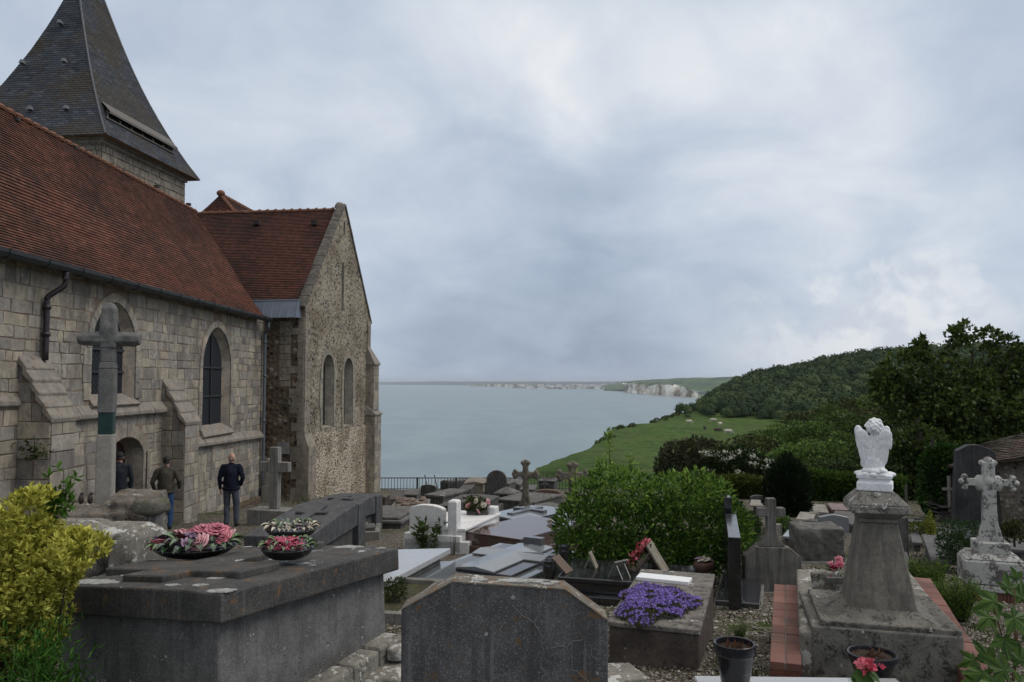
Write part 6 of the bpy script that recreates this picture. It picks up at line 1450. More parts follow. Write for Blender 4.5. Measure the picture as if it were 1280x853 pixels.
# stone shed with a tiled roof at the right edge
a0, a1 = P(1172, 645, 21.5), P(1330, 690, 17.0); b0, b1 = P(1172, 586, 21.5), P(1330, 566, 17.0); U_ = (a1-a0); U_.z = 0; Lw = U_.length; U_.normalize(); N_ = Vector((U_.y, -U_.x, 0))
shed = empty('stone_shed', (a0+a1)/2, 0, 'low rubble stone outbuilding with an old mossy tiled roof at the right edge', 'outbuilding')
Mrub = flint_mat('grey_rubble_wall', (.15, .14, .125), (.25, .235, .21), (.17, .155, .135), 6., lines=1)
def pshed(o): bpy.context.view_layer.update(); o.parent = shed; o.matrix_parent_inverse = shed.matrix_world.inverted(); return o
mb = MB(); back = -N_*3.0; vs = [a0-Vector((0, 0, 1)), a1-Vector((0, 0, 1)), b1, b0, a0+back-Vector((0, 0, 1)), a1+back-Vector((0, 0, 1)), b1+back, b0+back]
mb.add(vs, [(0, 1, 2, 3), (4, 7, 6, 5), (0, 3, 7, 4), (1, 5, 6, 2)]); pshed(mb.build('wall', Mrub))
r0, r1 = P(1196, 562, 22.8)+Vector((0, 0, .0)), P(1330, 532, 18.5); ee0, ee1 = b0+N_*.25-U_*.3-Vector((0, 0, .05)), b1+N_*.25-Vector((0, 0, .05))
mTO = tile_mat('old_mossy_tiles', [(.09, .07, .06), (.14, .10, .085), (.11, .10, .085), (.16, .085, .06)], (.07, .065, .05), .18, stain=(.05, .055, .03), stn=.7)
rf = courses('tiled_roof', slope_levels(ee0, ee1, r0, r1, .12), mTO, parent=shed, nseg=20, sag=.05)
mb = MB(); mb.add([ee0-Vector((0, 0, .03)), ee1-Vector((0, 0, .03)), r1-Vector((0, 0, .03)), r0-Vector((0, 0, .03)), b0+back*1.1, b1+back*1.1], [(0, 1, 2, 3), (3, 2, 5, 4), (0, 3, 4)]); pshed(mb.build('roof_underside', mMort))
g = P(1187, 641, 20.6); o = empty('leaning_cross', g, R(-10), 'thin pale cross leaning against the left end of the stone outbuilding', 'cross', 'headstones and crosses'); mb = MB(); mb.prism(outline('cross', .32, .95, .07), -.03, .03, 'y'); mb.build('cross', sPale, o, bev=.006)
g = G(1181, 648); o = empty('loose_slates', P(1180, 641, 20.9), 0, 'heap of loose dark slates at the foot of the outbuilding', 'slates')
for i in range(7): mb = MB(); mb.box(-.35, .35, -.3, .2, i*.035, i*.035+.02); b_ = mb.build('slate', sDark, o); b_.rotation_euler = (.1*math.sin(i), .12*math.cos(i*2), i*.8)

# ---------------------------------------------------------------- angel monument
Ya = 6.3; qa = Ya/F; cx_ = 1096
ga = Vector((P(cx_, 700, Ya).x, Ya, P(cx_, 862, 5.75).z)); zA = lambda py, Y=Ya: P(cx_, py, Y).z-ga.z
mon = empty('angel_pedestal', ga, R(-15), 'tall tapering grey stone pedestal with a lichened hipped cap, standing on a kerbed grave', 'pedestal')
sMon = stone('monument_stone', (.14, .13, .11), (.215, .20, .17), 5, dark=.25, drip=.3, bst=.5, wsc=2); sMonB = stone('monument_base_stone', (.13, .125, .11), (.20, .19, .165), 6, dark=.95, white=.25, bst=.8, wsc=1.5); sCap = stone('black_and_white_lichen_cap', (.20, .19, .17), (.30, .29, .26), 8, dark=1.0, white=.55, bst=.9, wsc=2.5)
mb = MB(); mb.box(-.545, .48, -.49, .55, -.25, zA(790, 5.82)); mb.build('plinth', sMonB, mon, bev=.015, seg=2)
zpl = zA(790, 5.82); zs0 = zA(772); 
mb = MB(); n = 6; V = []
for i in range(n+1):
    t = i/n; a = .475-(.475-.245)*(t**.5 if t > 0 else 0); z = zpl+(.03 if i == 0 else 0)+(zA(752)-zpl)*t
    if i == 0: z = zpl+.04
    V += [(-a, -a, z), (a, -a, z), (a, a, z), (-a, a, z)]
V = [(-.475, -.475, zpl+.001), (.475, -.475, zpl+.001), (.475, .475, zpl+.001), (-.475, .475, zpl+.001)]+V; n += 1
mb.add(V, [(i*4+j, i*4+(j+1) % 4, (i+1)*4+(j+1) % 4, (i+1)*4+j) for i in range(n) for j in range(4)]+[(n*4, n*4+1, n*4+2, n*4+3)]); mb.build('sloped_base', sMonB, mon, bev=.012, seg=2)
mb = MB(); mb.frustum(0, 0, zA(757), zA(650), .245, .245, 21*qa, 21*qa); mb.build('shaft', sMon, mon, bev=.01)
mb = MB(); mb.frustum(0, 0, zA(650), zA(645), 22.5*qa, 22.5*qa, 21*qa, 21*qa); mb.frustum(0, 0, zA(645), zA(638), 22*qa, 22*qa, 29*qa, 29*qa); mb.build('neck_moulding', sMon, mon, bev=.006)
mb = MB(); mb.box(-33*qa, 33*qa, -33*qa, 33*qa, zA(638), zA(628)); mb.frustum(0, 0, zA(628), zA(613), 33*qa, 33*qa, 20*qa, 20*qa); mb.build('cap', sCap, mon, bev=.012, seg=2)
# angel, seen from behind, kneeling with folded wings
ang = empty('angel_statue', (ga.x, Ya, ga.z+zA(613)+.002), R(-28), 'white kneeling angel statue with folded wings on a stepped white base, seen from behind', 'statue')
mAng = stone('white_painted_plaster', (.76, .77, .79), (.84, .85, .86), 9, rough=.6, drip=.0, bst=.15)
u = qa; zb_ = 0
mb = MB(); mb.box(-20*u, 20*u, -17*u, 17*u, 0, 11*u); mb.build('statue_base', mAng, ang, bev=.012, seg=3)
mb = MB(); mb.box(-17*u, 17*u, -14*u, 14*u, 10.5*u, 14*u); mb.box(-20*u, 20*u, -16*u, 16*u, 15.5*u, 20*u); mb.frustum(0, 0, 14*u, 15.5*u, 17*u, 14*u, 20*u, 16*u)
for i in range(12): a = i*.52; ell(mb, (19*u*math.cos(a), 15*u*math.sin(a), 20*u), (5*u, 4*u, 3*u))
c_ = mb.build('upper_base', mAng, ang, bev=0); remesh(c_, .0045, 3)
mb = MB(); B = 21*u
def E(x, y, z, rx, ry, rz_, ry_=0, rx_=0, rzz=0): ell(mb, (x*u, y*u, B+z*u), (rx*u, ry*u, rz_*u), (Matrix.Rotation(R(rzz), 3, 'Z') @ Matrix.Rotation(R(ry_), 3, 'Y') @ Matrix.Rotation(R(rx_), 3, 'X')), 18, 12)
E(-1, 1, 9, 12.5, 12, 11); E(0, -3, 3, 15, 13, 5); E(0, 2, 21, 10, 8, 14); E(0, 3, 32, 9.5, 7, 12); E(0, 4, 40, 10.5, 6, 7)          # skirt, hips, back, shoulders
E(9, -11, 4, 4.5, 6, 4); E(5, -12, 2.5, 3.5, 5, 3); E(-12, 2, 14, 4, 5, 8, 12)                                                       # soles and left knee
for i in range(9): x = -11+i*2.6; E(x, -8+.10*x*x*.3, 9-abs(x)*.2, 1.3, 2.4, 12, -x*1.6, 8, 0)                                      # dress folds
E(0, 4, 46, 4.5, 4.5, 5); E(1, 3, 56.5, 9, 9, 10, 14)                                                                           # neck and head
for i in range(46):                                                                                                                # curls
    a = i*2.4; zz_ = 1-1.55*(i/45); rr_ = math.sqrt(max(0, 1-min(1, zz_)**2)); d = Vector((rr_*math.cos(a), rr_*math.sin(a)-.1, zz_)); 
    if d.y > .5: continue
    k_ = random.uniform(1.8, 3.2); E(1+d.x*8.2, 3+d.y*8.4, 57+d.z*9, k_*1.3, k_, k_*.9, random.uniform(-60, 60))
for sx in (-1, 1):      # wings: a smooth shoulder arch with three fans of feathers
    k0 = 1 if sx > 0 else .93
    E(sx*13.5+(-3 if sx < 0 else 0), -4, 49, 5.4, 3.6, 10, sx*10); E(sx*13, -5, 42, 8, 3.4, 12, sx*2); E(sx*8, -3, 36, 5, 4, 8)
    for i in range(7):
        t = i/6; x0 = (4.5+t*12.5) if sx > 0 else -(7.5+t*12); x1 = (4+t*9) if sx > 0 else -(4+t*9); zt_, zb2 = 45+3*math.sin(t*3.1), 8+abs(t-.7)*11
        E((x0+x1)/2, -6+.6*math.sin(i*9), (zt_+zb2)/2, 1.75, 1.7, (zt_-zb2)/2, math.degrees(math.atan2(x0-x1, zt_-zb2)))
    for r_, (zc_, hl_) in enumerate(((48, 7), (40, 7.5))):
        for i in range(6): t = i/5; E(sx*(7+t*12*k0), -8+.8*r_*.5, zc_-2*abs(t-.5)*3, 1.7, 1.5, hl_, sx*(10-6*t))
    E(sx*5.5, -5, 30, 3.0, 2.6, 5)
c_ = mb.build('figure', mAng, ang); remesh(c_, .0034, 1)
# kerb and planting of the angel grave
zk2 = ga.z+zpl-.05
kL = kerb_run('grave_kerb', Pz(1011, 790, zk2), Pz(1004, 712, zk2), zk2, .13, .3, 'lichen blotched stone kerb on the left of the angel grave', sLich, 3); kR = kerb_run('grave_kerb', Pz(1180, 780, zk2), Pz(1127, 712, zk2), zk2, .13, .3, 'lichen blotched stone kerb on the right of the angel grave', sLich, 3)
for i, k_ in enumerate((kL, kR)): k_['group'] = 'kerbs of the angel grave'
p0, p1 = Pz(1004, 713, zk2), Pz(1127, 713, zk2); kerb_run('grave_kerb', p0, p1, zk2, .13, .3, 'white blotched kerb across the far end of the angel grave', sLich, 2)['group'] = 'kerbs of the angel grave'
# brick strips
mBrick = None
m, b = new_mat('red_tile_bricks'); v = oc(False); r = attr('rnd'); n_ = NZ(v, 9, 6, .7)
c = ramp(r, [(0, (.10, .042, .032)), (.5, (.155, .066, .05)), (1, (.20, .095, .072))]); c = MX(MR(n_, .5, .72, 0, .6), c, (.13, .095, .075)); c = MX(MR(NZ(v, 3, 5), .55, .7, 0, .5), c, (.06, .045, .035))
set_(b, Base_Color=c, Roughness=.85); bump(b, n_, .4, .01); mBrick = m
def bricks(name, a, b_, wd, z, rows, n, label, side=.16, bl=2):
    a, b_ = Vector(a), Vector(b_); d = b_-a; l = d.length; o = empty(name, (a.x, a.y, z-side), math.atan2(d.y, d.x), label, 'brick edging'); mb = MB(); zt2 = (b_.z-a.z)/l
    for r_ in range(rows):
        for i in range(n):
            x0, x1 = l*i/n+.004, l*(i+1)/n-.004; y0, y1 = -wd/2+wd*r_/rows+.004, -wd/2+wd*(r_+1)/rows-.004; mb.box(x0, x1, y0, y1, side-.05, side+random.uniform(-.003, .003), random.random())
    mb.build('bricks', mBrick, o, bev=.004, attr=True)
    mb = MB(); mb.box(0, l, -wd/2+.006, wd/2-.006, -.2, side-.052); mb.build('brick_side', MATS['red_brick'], o); mb = MB(); mb.box(.005, l-.005, -wd/2+.01, wd/2-.01, side-.05, side-.008); mb.build('mortar_bed', sConc, o); return o
zbr = P(982, 829, 5.75).z
bricks('brick_path', Pz(982, 829, zbr), Pz(982, 731, zbr), 38*5.75/F, zbr, 2, 10, 'low wall top of two rows of orange red bricks left of the angel grave')
zbr2 = zk2-.14
bricks('brick_path', Pz(1226, 850, zbr2), Pz(1150, 722, zbr2), .20, zbr2, 1, 14, 'narrow orange brick edging along the right side of the angel grave')
# light slab, pots and geranium at the bottom
zsl = P(1000, 846, 5.0).z
o = empty('granite_slab', (P(1014, 846, 4.7).x, 4.7, zsl-.3), R(-2), 'pale grey granite slab at the bottom edge between the two black pots', 'slab'); mb = MB(); mb.box(-.63, .62, -.5, .30, 0, .3); mb.build('slab', gLight, o, bev=.008)
def pot(px, yt, yb, wpx, Y, label):
    q = Y/F; zt_ = P(px, yt, Y).z; zb2 = P(px, yb, Y).z; h = zt_-zb2; w_ = wpx*q/2; o = empty('plant_pot', (P(px, yb, Y).x, Y, zb2), 0, label, 'pot', 'black plastic pots'); k = 1.0
    mb = MB(); mb.lathe([(0, 0), (w_*.60, 0), (w_*.64, .01), (w_*.90, h*.72), (w_*.93, h*.76), (w_*.98, h*.78), (w_, h*.9), (w_*.98, h*.99), (w_*.95, h), (w_*.88, h*.985), (w_*.86, h*.86)], 32); mb.build('pot_body', plain('black_pot_glaze', (.010, .011, .016), .22), o, autos=35)
    mb = MB(); mb.lathe([(0, h*.88), (w_*.87, h*.87)], 20); mb.build('potting_soil', stone('potting_soil', (.022, .016, .012), (.045, .034, .025), 20), o)
    pts = np.stack([rng.normal(0, w_*.35, 60), rng.normal(0, w_*.35, 60), np.full(60, h*.88)], 1); leaves('dead_stems', pts, rng.normal([0, 0, .6], .7, (60, 3)), .05, foliage('dead_stems_brown', (.08, .03, .018), (.16, .07, .04), clump=9), o, asp=.12); return o
pot(919, 803, 858, 51, 4.75, 'taller black flower pot with dry soil, left of the brick strip'); pot(1091, 816, 850, 58, 5.15, 'wider black flower pot at the foot of the angel grave')
p = P(1083, 850, 4.55); o = empty('geranium', p, 0, 'pink geranium bloom with round green leaves in front of the wider pot', 'plant')
pts = rng.normal(0, .022, (90, 3))*[1, 1, .6]+[-.0, 0, .085]; leaves('bloom', pts, rng.normal(0, 1, (90, 3)), .03, mPk, o, asp=.9)
def disc_leaf(parent, c, r, tilt, mat, nm='leaf', lob=0, seed=0):
    mb = MB(); V = [(0, 0, -.12*r)]; n = 30
    for i in range(n):
        a = 2*math.pi*i/n; q = r*(1+.07*math.sin(a*9)+(.0 if lob == 0 else lob*(abs(math.cos(a*2.5))**1.3-.6))); V.append((q*math.cos(a), q*math.sin(a), .06*r*math.sin(a*4+seed)))
    mb.add(V, [(0, i+1, (i+1) % n+1) for i in range(n)], .5); b_ = mb.build(nm, mat, parent, attr=True, fix=False); b_.location = c; b_.rotation_euler = tilt; return b_
mGer = foliage('geranium_leaf', (.03, .06, .015), (.07, .14, .03), clump=14)
for c, r_, t_ in (((-.02, -.02, .02), .055, (.9, 0, 0)), ((.035, -.01, .03), .045, (.6, .5, .3)), ((-.05, 0, .0), .04, (.7, -.5, .8))): disc_leaf(o, c, r_, t_, mGer)
# pink flowers in the angel grave
p = Pz(1042, 725, zk2-.1); o = empty('grave_flowers', p, 0, 'pink begonias and a small tilted plate in the gravel of the angel grave', 'flowers'); q = p.y/F
for i in range(7): rose(o, (-6+i*3.2)*q*1.2, rng.normal(0, .05), .05+.03*(i % 3)+(.06 if i > 2 else 0), .033, zPink if i % 2 else zRed, i, (rng.normal(0, .6), rng.normal(0, .6)), 'flower')
pts = rng.normal(0, .09, (220, 3))*[1.3, .7, .4]+[.03, 0, .05]; leaves('leaves', pts, rng.normal(0, 1, (220, 3)), .045, mLfG, o)
mb = MB(); mb.box(-.13, .10, -.16, -.12, 0, .06); mb.build('small_plate', sGrey, o, bev=.004)

# bark chips and gravel: real pebbles near the camera
k = 9000; V = []; Fq = []; A_ = []
base = np.array([(1, 0, 0), (-1, 0, 0), (0, 1, 0), (0, -1, 0), (0, 0, 1), (0, 0, -1)], float); of = np.array([(0, 2, 4), (2, 1, 4), (1, 3, 4), (3, 0, 4), (2, 0, 5), (1, 2, 5), (3, 1, 5), (0, 3, 5)])
ps = []
while len(ps) < k:
    y = 4.2+8.5*rng.random()**1.5; x = rng.uniform(-.62, .68)*y
    if x < 0 and rng.random() < .6: continue
    ps.append((x, y))
ps = np.array(ps); z = np.array([zg(x, y) for x, y in ps]); s_ = rng.uniform(.009, .021, (k, 1))*(1+ps[:, 1:2]*.04); sc3 = np.stack([rng.uniform(.7, 1.4, k), rng.uniform(.7, 1.4, k), rng.uniform(.4, .8, k)], 1)
a = rng.random(k)*6.28; ca, sa = np.cos(a), np.sin(a); B3_ = base[None]*sc3[:, None]*s_[:, None]; B3_ += rng.normal(0, .12, B3_.shape)*s_[:, None]
X2 = B3_[..., 0]*ca[:, None]-B3_[..., 1]*sa[:, None]; Y2 = B3_[..., 0]*sa[:, None]+B3_[..., 1]*ca[:, None]
V = np.stack([X2+ps[:, :1], Y2+ps[:, 1:2], B3_[..., 2]+z[:, None]+.004], 2).reshape(-1, 3); Fq = (np.arange(k)[:, None, None]*6+of[None]).reshape(-1, 3)
m, b = new_mat('pebbles'); c = ramp(attr('rnd'), [(0, (.06, .05, .04)), (.4, (.17, .15, .12)), (.75, (.28, .255, .21)), (1, (.46, .44, .40))]); set_(b, Base_Color=c, Roughness=.85)
tag(np_mesh('gravel', V, Fq, m, None, {'rnd': ('FACE', np.repeat(rng.random(k), 8))}), 'loose pale flint gravel between the graves', 'gravel', kind='stuff')

# more graves packed between the larger ones
def small_graves(lst):
    for A_, B_, C_, mt, mt2, lb in lst:
        t = T_('ledger_tomb', A_, B_, C_, lb, cat='tomb'); t.box('tomb_body', -.25, t.h-.06, .04, mt); t.box('ledger_slab', t.h-.06, t.h, 0, mt2)
small_graves([((958, 655, 668), (984, 655), (962, 646), sGrey, sGrey, 'low grey tomb between the stone cross and the dwarf conifer'),
 ((1000, 672, 684), (976, 672), (1012, 656), sDark, gGrey, 'long grey tomb between the cross headstone and the rough stone block'),
 ((1024, 658, 668), (998, 658), (1034, 650), sDark, sDark, 'dark low tomb behind the rough stone block'),
 ((1062, 655, 668), (1078, 655), (1056, 645), sDark, sGrey, 'grey tomb just left of the pedestal cap'),
 ((1016, 650, 658), (994, 650), (1020, 641), sPale, sPale, 'pale rubble covered tomb under the hedge by the cypress'),
 ((1068, 650, 657), (1040, 648), (1070, 640), sGrey, sGrey, 'grey tomb in front of the reddish one by the hedge'),
 ((1142, 716, 728), (1128, 716), (1134, 690), sDark, sDark, 'dark ledger close behind the feathery plants at the pedestal'),
 ((1206, 672, 684), (1222, 672), (1192, 656), sDark, gDGrey, 'dark slab at the foot of the tall black headstone, left side'),
 ((1212, 694, 704), (1196, 696), (1200, 676), sConc, sDark, 'low slab hidden between fern bush and white lichened cross'),
 ((1148, 660, 668), (1130, 660), (1142, 648), sDark, sDark, 'square dark tomb farthest right of the pedestal cap'),
 ((540, 648, 656), (512, 645), (556, 636), sDark, sGrey, 'grey ledger just behind the white marble stele'),
 ((632, 652, 662), (604, 648), (645, 640), sDark, sGrey, 'dark tomb between the stepped tomb and the speckled granite one'),
 ((706, 655, 668), (690, 655), (712, 642), sDark, gLight, 'pale polished slab touching the left side of the laurel'),
 ((478, 650, 658), (452, 652), (470, 640), sDark, sDark, 'dark low stone between the sloping slab and the rounded ledger'),
 ((522, 618, 624), (505, 618), (526, 611), sDark, sGrey, 'low grey tomb right under the railing, left of the small headstone')])

small_graves([((582, 632, 640), (560, 630), (592, 624), sDark, sDark, 'dark tomb wedged between the long dark ledger and the stepped tomb'),
 ((648, 624, 634), (622, 622), (652, 616), sDark, sDark, 'dark low tomb just behind the pyramid lid tomb'),
 ((668, 612, 622), (650, 611), (672, 606), sDark, sGrey, 'dark tomb behind the flat slab, right of the lichened cross'),
 ((588, 612, 620), (572, 612), (594, 606), sDark, sDark, 'small dark tomb in front of the tan sarcophagus'),
 ((500, 624, 632), (484, 622), (506, 616), sConc, sDark, 'small kerbed slab behind the rubble grave by the railing'),
 ((452, 662, 672), (434, 660), (462, 650), sConc, sConc, 'pale low kerb slab tucked beside the nearest sloping tomb')])
for px, yb, yt, w_, k_, mt, lb in ((598, 612, 598, 10, 'rect', sDark, 'tiny square dark headstone left of the tan sarcophagus'), (570, 612, 600, 9, 'round', sGrey, 'tiny round headstone against the railing'), (681, 618, 600, 9, 'cross', sGrey, 'tiny stone cross between the lichened cross and the block tomb'), (592, 640, 624, 12, 'low_round', sDark, 'dark low headstone behind the stepped tomb')):
    stele('headstone' if k_ != 'cross' else 'grave_cross', px, yb, yt, w_, k_, mt, lb, ang=-12)
# ---------------------------------------------------------------- vegetation
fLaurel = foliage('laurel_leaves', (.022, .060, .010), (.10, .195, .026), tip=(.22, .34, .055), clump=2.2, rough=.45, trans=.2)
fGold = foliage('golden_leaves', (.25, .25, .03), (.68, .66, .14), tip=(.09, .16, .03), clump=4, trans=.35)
fGrn = foliage('bright_green_leaves', (.04, .09, .012), (.10, .20, .03), clump=6, trans=.3)
fDark = foliage('dark_tree_leaves', (.022, .042, .010), (.095, .135, .026), clump=.5, rough=.5, trans=.2)
fMid = foliage('mid_green_leaves', (.026, .055, .012), (.115, .185, .034), clump=3.2, trans=.2, var=.4)
fOlive = foliage('olive_green_leaves', (.034, .050, .014), (.13, .15, .036), clump=3.2, trans=.2, var=.35)
fDarkT = foliage('deep_green_leaves', (.014, .028, .008), (.055, .09, .02), clump=3.2, trans=.2, var=.3)
fYew = foliage('cypress_leaves', (.007, .016, .007), (.022, .040, .014), clump=3, trans=.1)
fBrown = foliage('reddish_hedge_leaves', (.030, .036, .014), (.070, .068, .028), clump=.6, trans=.15)
fIvy = foliage('ivy_leaves', (.012, .035, .006), (.045, .11, .018), clump=2)
mBark = stone('bark', (.035, .03, .025), (.07, .06, .05), 6, bst=.8)
def plant(name, loc, rz, label, cat, group=None): return empty(name, loc, rz, label, cat, group)
def sphn(n):
    d = rng.normal(0, 1, (n, 3)); return d/np.linalg.norm(d, axis=1)[:, None]
# laurel bush in the middle
g0 = Vector((P(812, 700, 11.9).x, 11.9, zg(2, 11.9))); q = g0.y/F
la = plant('laurel_bush', g0, 0, 'broad dark green laurel bush rising behind the black granite tomb, a tall shoot at left', 'bush')
zc = lambda py, Y=11.9: P(812, py, Y).z-g0.z
Lb = []
for px, yt, r in ((720, 632, 20), (738, 600, 26), (762, 582, 24), (788, 588, 24), (815, 602, 26), (845, 592, 28), (870, 588, 26), (888, 598, 24), (902, 620, 22), (912, 650, 16), (714, 668, 16)):
    Lb.append(((px-812)*q, 0, zc(yt+r), r*q*1.1, .75, r*q))
for px in range(728, 905, 29): Lb.append(((px-812)*q, 0, zc(665), 34*q, .85, 42*q)); Lb.append(((px-812)*q, -.15, zc(690), 30*q, .75, 25*q))
pts, d = lobes_pts(Lb, 17000, .62); keep = pts[:, 2] > -.05; pts, d = pts[keep], d[keep]
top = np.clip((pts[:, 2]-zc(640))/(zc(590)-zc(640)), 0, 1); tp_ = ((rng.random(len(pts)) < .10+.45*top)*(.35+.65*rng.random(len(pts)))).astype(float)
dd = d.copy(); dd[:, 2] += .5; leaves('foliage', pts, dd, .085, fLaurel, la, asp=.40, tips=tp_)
sh = MB()
for px, yt, n in ((764, 538, 90), (790, 567, 50), (752, 575, 36), (722, 590, 20), (842, 590, 24), (884, 590, 22), (900, 600, 16)):
    x = (px-812)*q; z1 = zc(yt); z0 = zc(640); sh.tube([(x+.05, 0, z0), (x, .02, (z0+z1)/2), (x-.02, 0, z1)], [.012, .008, .003], 5)
    t = rng.random(n)**.8; pp = np.stack([x+rng.normal(0, .05, n)*(1.3-t), rng.normal(0, .05, n), z0+(z1-z0)*(.25+.75*t)], 1); nn = sphn(n); nn[:, 2] = np.abs(nn[:, 2])+.5
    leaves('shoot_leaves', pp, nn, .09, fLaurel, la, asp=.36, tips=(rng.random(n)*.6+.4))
sh.build('stem', mBark, la)
for k in range(8): 
    mb = MB(); a = rng.uniform(-1, 1); mb.tube([(a, 0, -.1), (a*1.15, rng.uniform(-.2, .2), .8)], [.03, .02], 6); mb.build('trunk', mBark, la)
# golden shrub bottom left
def rosettes(parent, pts, dirs, size, mat, k=9, nm='foliage', asp=.42, tips=None):
    n = len(pts); P_ = np.repeat(pts, k, 0); D = np.repeat(dirs, k, 0)+rng.normal(0, .75, (n*k, 3)); off = np.repeat(dirs, k, 0)*(rng.random((n*k, 1))*.55-.45)*size*1.6
    tt = None if tips is None else np.repeat(tips, k); return leaves(nm, P_+off, D, size, mat, parent, asp=asp, tips=tt, droop=.1, fade=.3)
Yg = 4.3; qg = Yg/F; gg = Vector((P(30, 800, Yg).x, Yg, zg(-2.6, Yg))); zc = lambda py: P(30, py, Yg).z-gg.z
gs = plant('golden_shrub', gg, 0, 'golden yellow leaved shrub at the lower left corner in front of the rubble wall', 'shrub')
Lb = [((px-30)*qg, dy_, zc(py), rx*qg, .28, rz_*qg) for px, py, rx, rz_, dy_ in ((24, 655, 28, 38, 0), (0, 690, 38, 45, 0), (36, 690, 32, 40, .05), (-30, 740, 50, 60, 0), (16, 740, 42, 50, -.05), (66, 712, 24, 24, 0), (50, 740, 28, 28, 0), (10, 800, 60, 60, 0), (40, 780, 36, 35, 0), (103, 690, 11, 18, 0), (85, 680, 9, 16, 0), (-60, 700, 50, 60, .1))]
pts, d = lobes_pts(Lb, 3600, .6); pts = pts[pts[:, 2] > 0]; d = d[:len(pts)]; d = sphn(len(pts)); d[:, 2] = np.abs(d[:, 2])*.8+.45
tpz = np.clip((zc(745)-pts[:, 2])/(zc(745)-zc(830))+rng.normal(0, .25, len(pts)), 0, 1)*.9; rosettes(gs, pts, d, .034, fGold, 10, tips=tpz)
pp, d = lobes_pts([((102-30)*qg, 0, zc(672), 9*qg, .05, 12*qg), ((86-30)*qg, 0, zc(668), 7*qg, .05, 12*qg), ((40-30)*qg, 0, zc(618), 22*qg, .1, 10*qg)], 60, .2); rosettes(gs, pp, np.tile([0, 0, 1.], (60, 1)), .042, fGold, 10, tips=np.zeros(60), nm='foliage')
mb = MB()
for i in range(16): x, z = rng.uniform(-.35, .3), rng.uniform(.6, 1.3); mb.tube([(0+x*.2, 0, -.1), (x*.6, .03, z*.5), (x, 0, z)], [.014, .01, .004], 5)
mb.build('stems', mBark, gs)
pp = np.array([[(52-30+rng.normal(0, 8))*qg, .12+rng.normal(0, .03), zc(626+rng.normal(0, 14))] for _ in range(46)]); rosettes(gs, pp, np.tile([.5, 0, .8], (46, 1)), .05, fGrn, 5, nm='green_shoot')
gr = plant('green_plants', (P(66, 820, 4.0).x, 4.0, zg(-2.3, 4.0)), 0, 'dark green upright leafy plants below the golden shrub at the tomb corner', 'plants')
zc2 = lambda py: P(66, py, 4.0).z-zg(-2.3, 4.0)
n = 260; pp = []; 
for i in range(n): x, y, h = min(.09, rng.normal(-.09, .10)), rng.normal(0, .12), rng.uniform(.5, 1.0)*zc2(775); k = 14; t = rng.random(k); pp.append(np.stack([x+rng.normal(0, .02, k)+t*.03, np.full(k, y)+rng.normal(0, .02, k), t*h], 1))
pp = np.concatenate(pp); nn = sphn(len(pp)); nn[:, 2] = np.abs(nn[:, 2])+.6; leaves('foliage', pp, nn, .06, foliage('dark_weed_leaves', (.025, .07, .008), (.06, .16, .02), clump=5), gr, asp=.16)
# small shrubs among the graves
def bush(name, px, yb, w_, h_, label, mat, n, leaf, asp=.45, Y=None, cat='shrub', tips=None, group=None, kind='dome', z=None, depth=None, up=.3):
    g = G(px, yb) if Y is None else P(px, yb, Y)
    q = g.y/F; o = plant(name, g, 0, label, cat, group); W_, H_ = w_*q, h_*q; dp = depth or W_*.42
    if kind == 'dome': Lb = [(0, 0, H_*.42, W_*.46, dp, H_*.55)]+[(rng.uniform(-.3, .3)*W_, rng.uniform(-.3, .3)*dp, H_*rng.uniform(.35, .72), W_*.24, dp*.6, H_*.27) for _ in range(6)]
    elif kind == 'cone': Lb = [(0, 0, H_*t, W_*.5*(1-t)**.75+.01, W_*.5*(1-t)**.75+.01, H_*.12) for t in np.linspace(.08, .95, 12)]
    elif kind == 'column': Lb = [(0, 0, H_*t, W_*.48*math.sqrt(max(.06, 1-(2*abs(t-.42))**2.4*.85)), W_*.4*math.sqrt(max(.06, 1-(2*abs(t-.42))**2.4*.85)), H_*.13) for t in np.linspace(.08, .92, 12)]
    pts, d = lobes_pts(Lb, n, .7); k_ = pts[:, 2] > -.02; pts, d = pts[k_], d[k_]; dd = d.copy(); dd[:, 2] += up
    tt = None if tips is None else (rng.random(len(pts)) < tips).astype(float); leaves('foliage', pts, dd, leaf, mat, o, asp=asp, tips=tt)
    mb = MB(); mb.tube([(0, 0, -.1), (0, 0, H_*.5)], [.03*H_+.01, .01], 6); mb.build('trunk', mBark, o); return o
bush('small_shrub', 492, 768, 34, 46, 'small dark green bush in the concrete kerbed plot beside the front headstone', foliage('box_leaves', (.02, .032, .008), (.06, .085, .02), clump=8), 1500, .028)
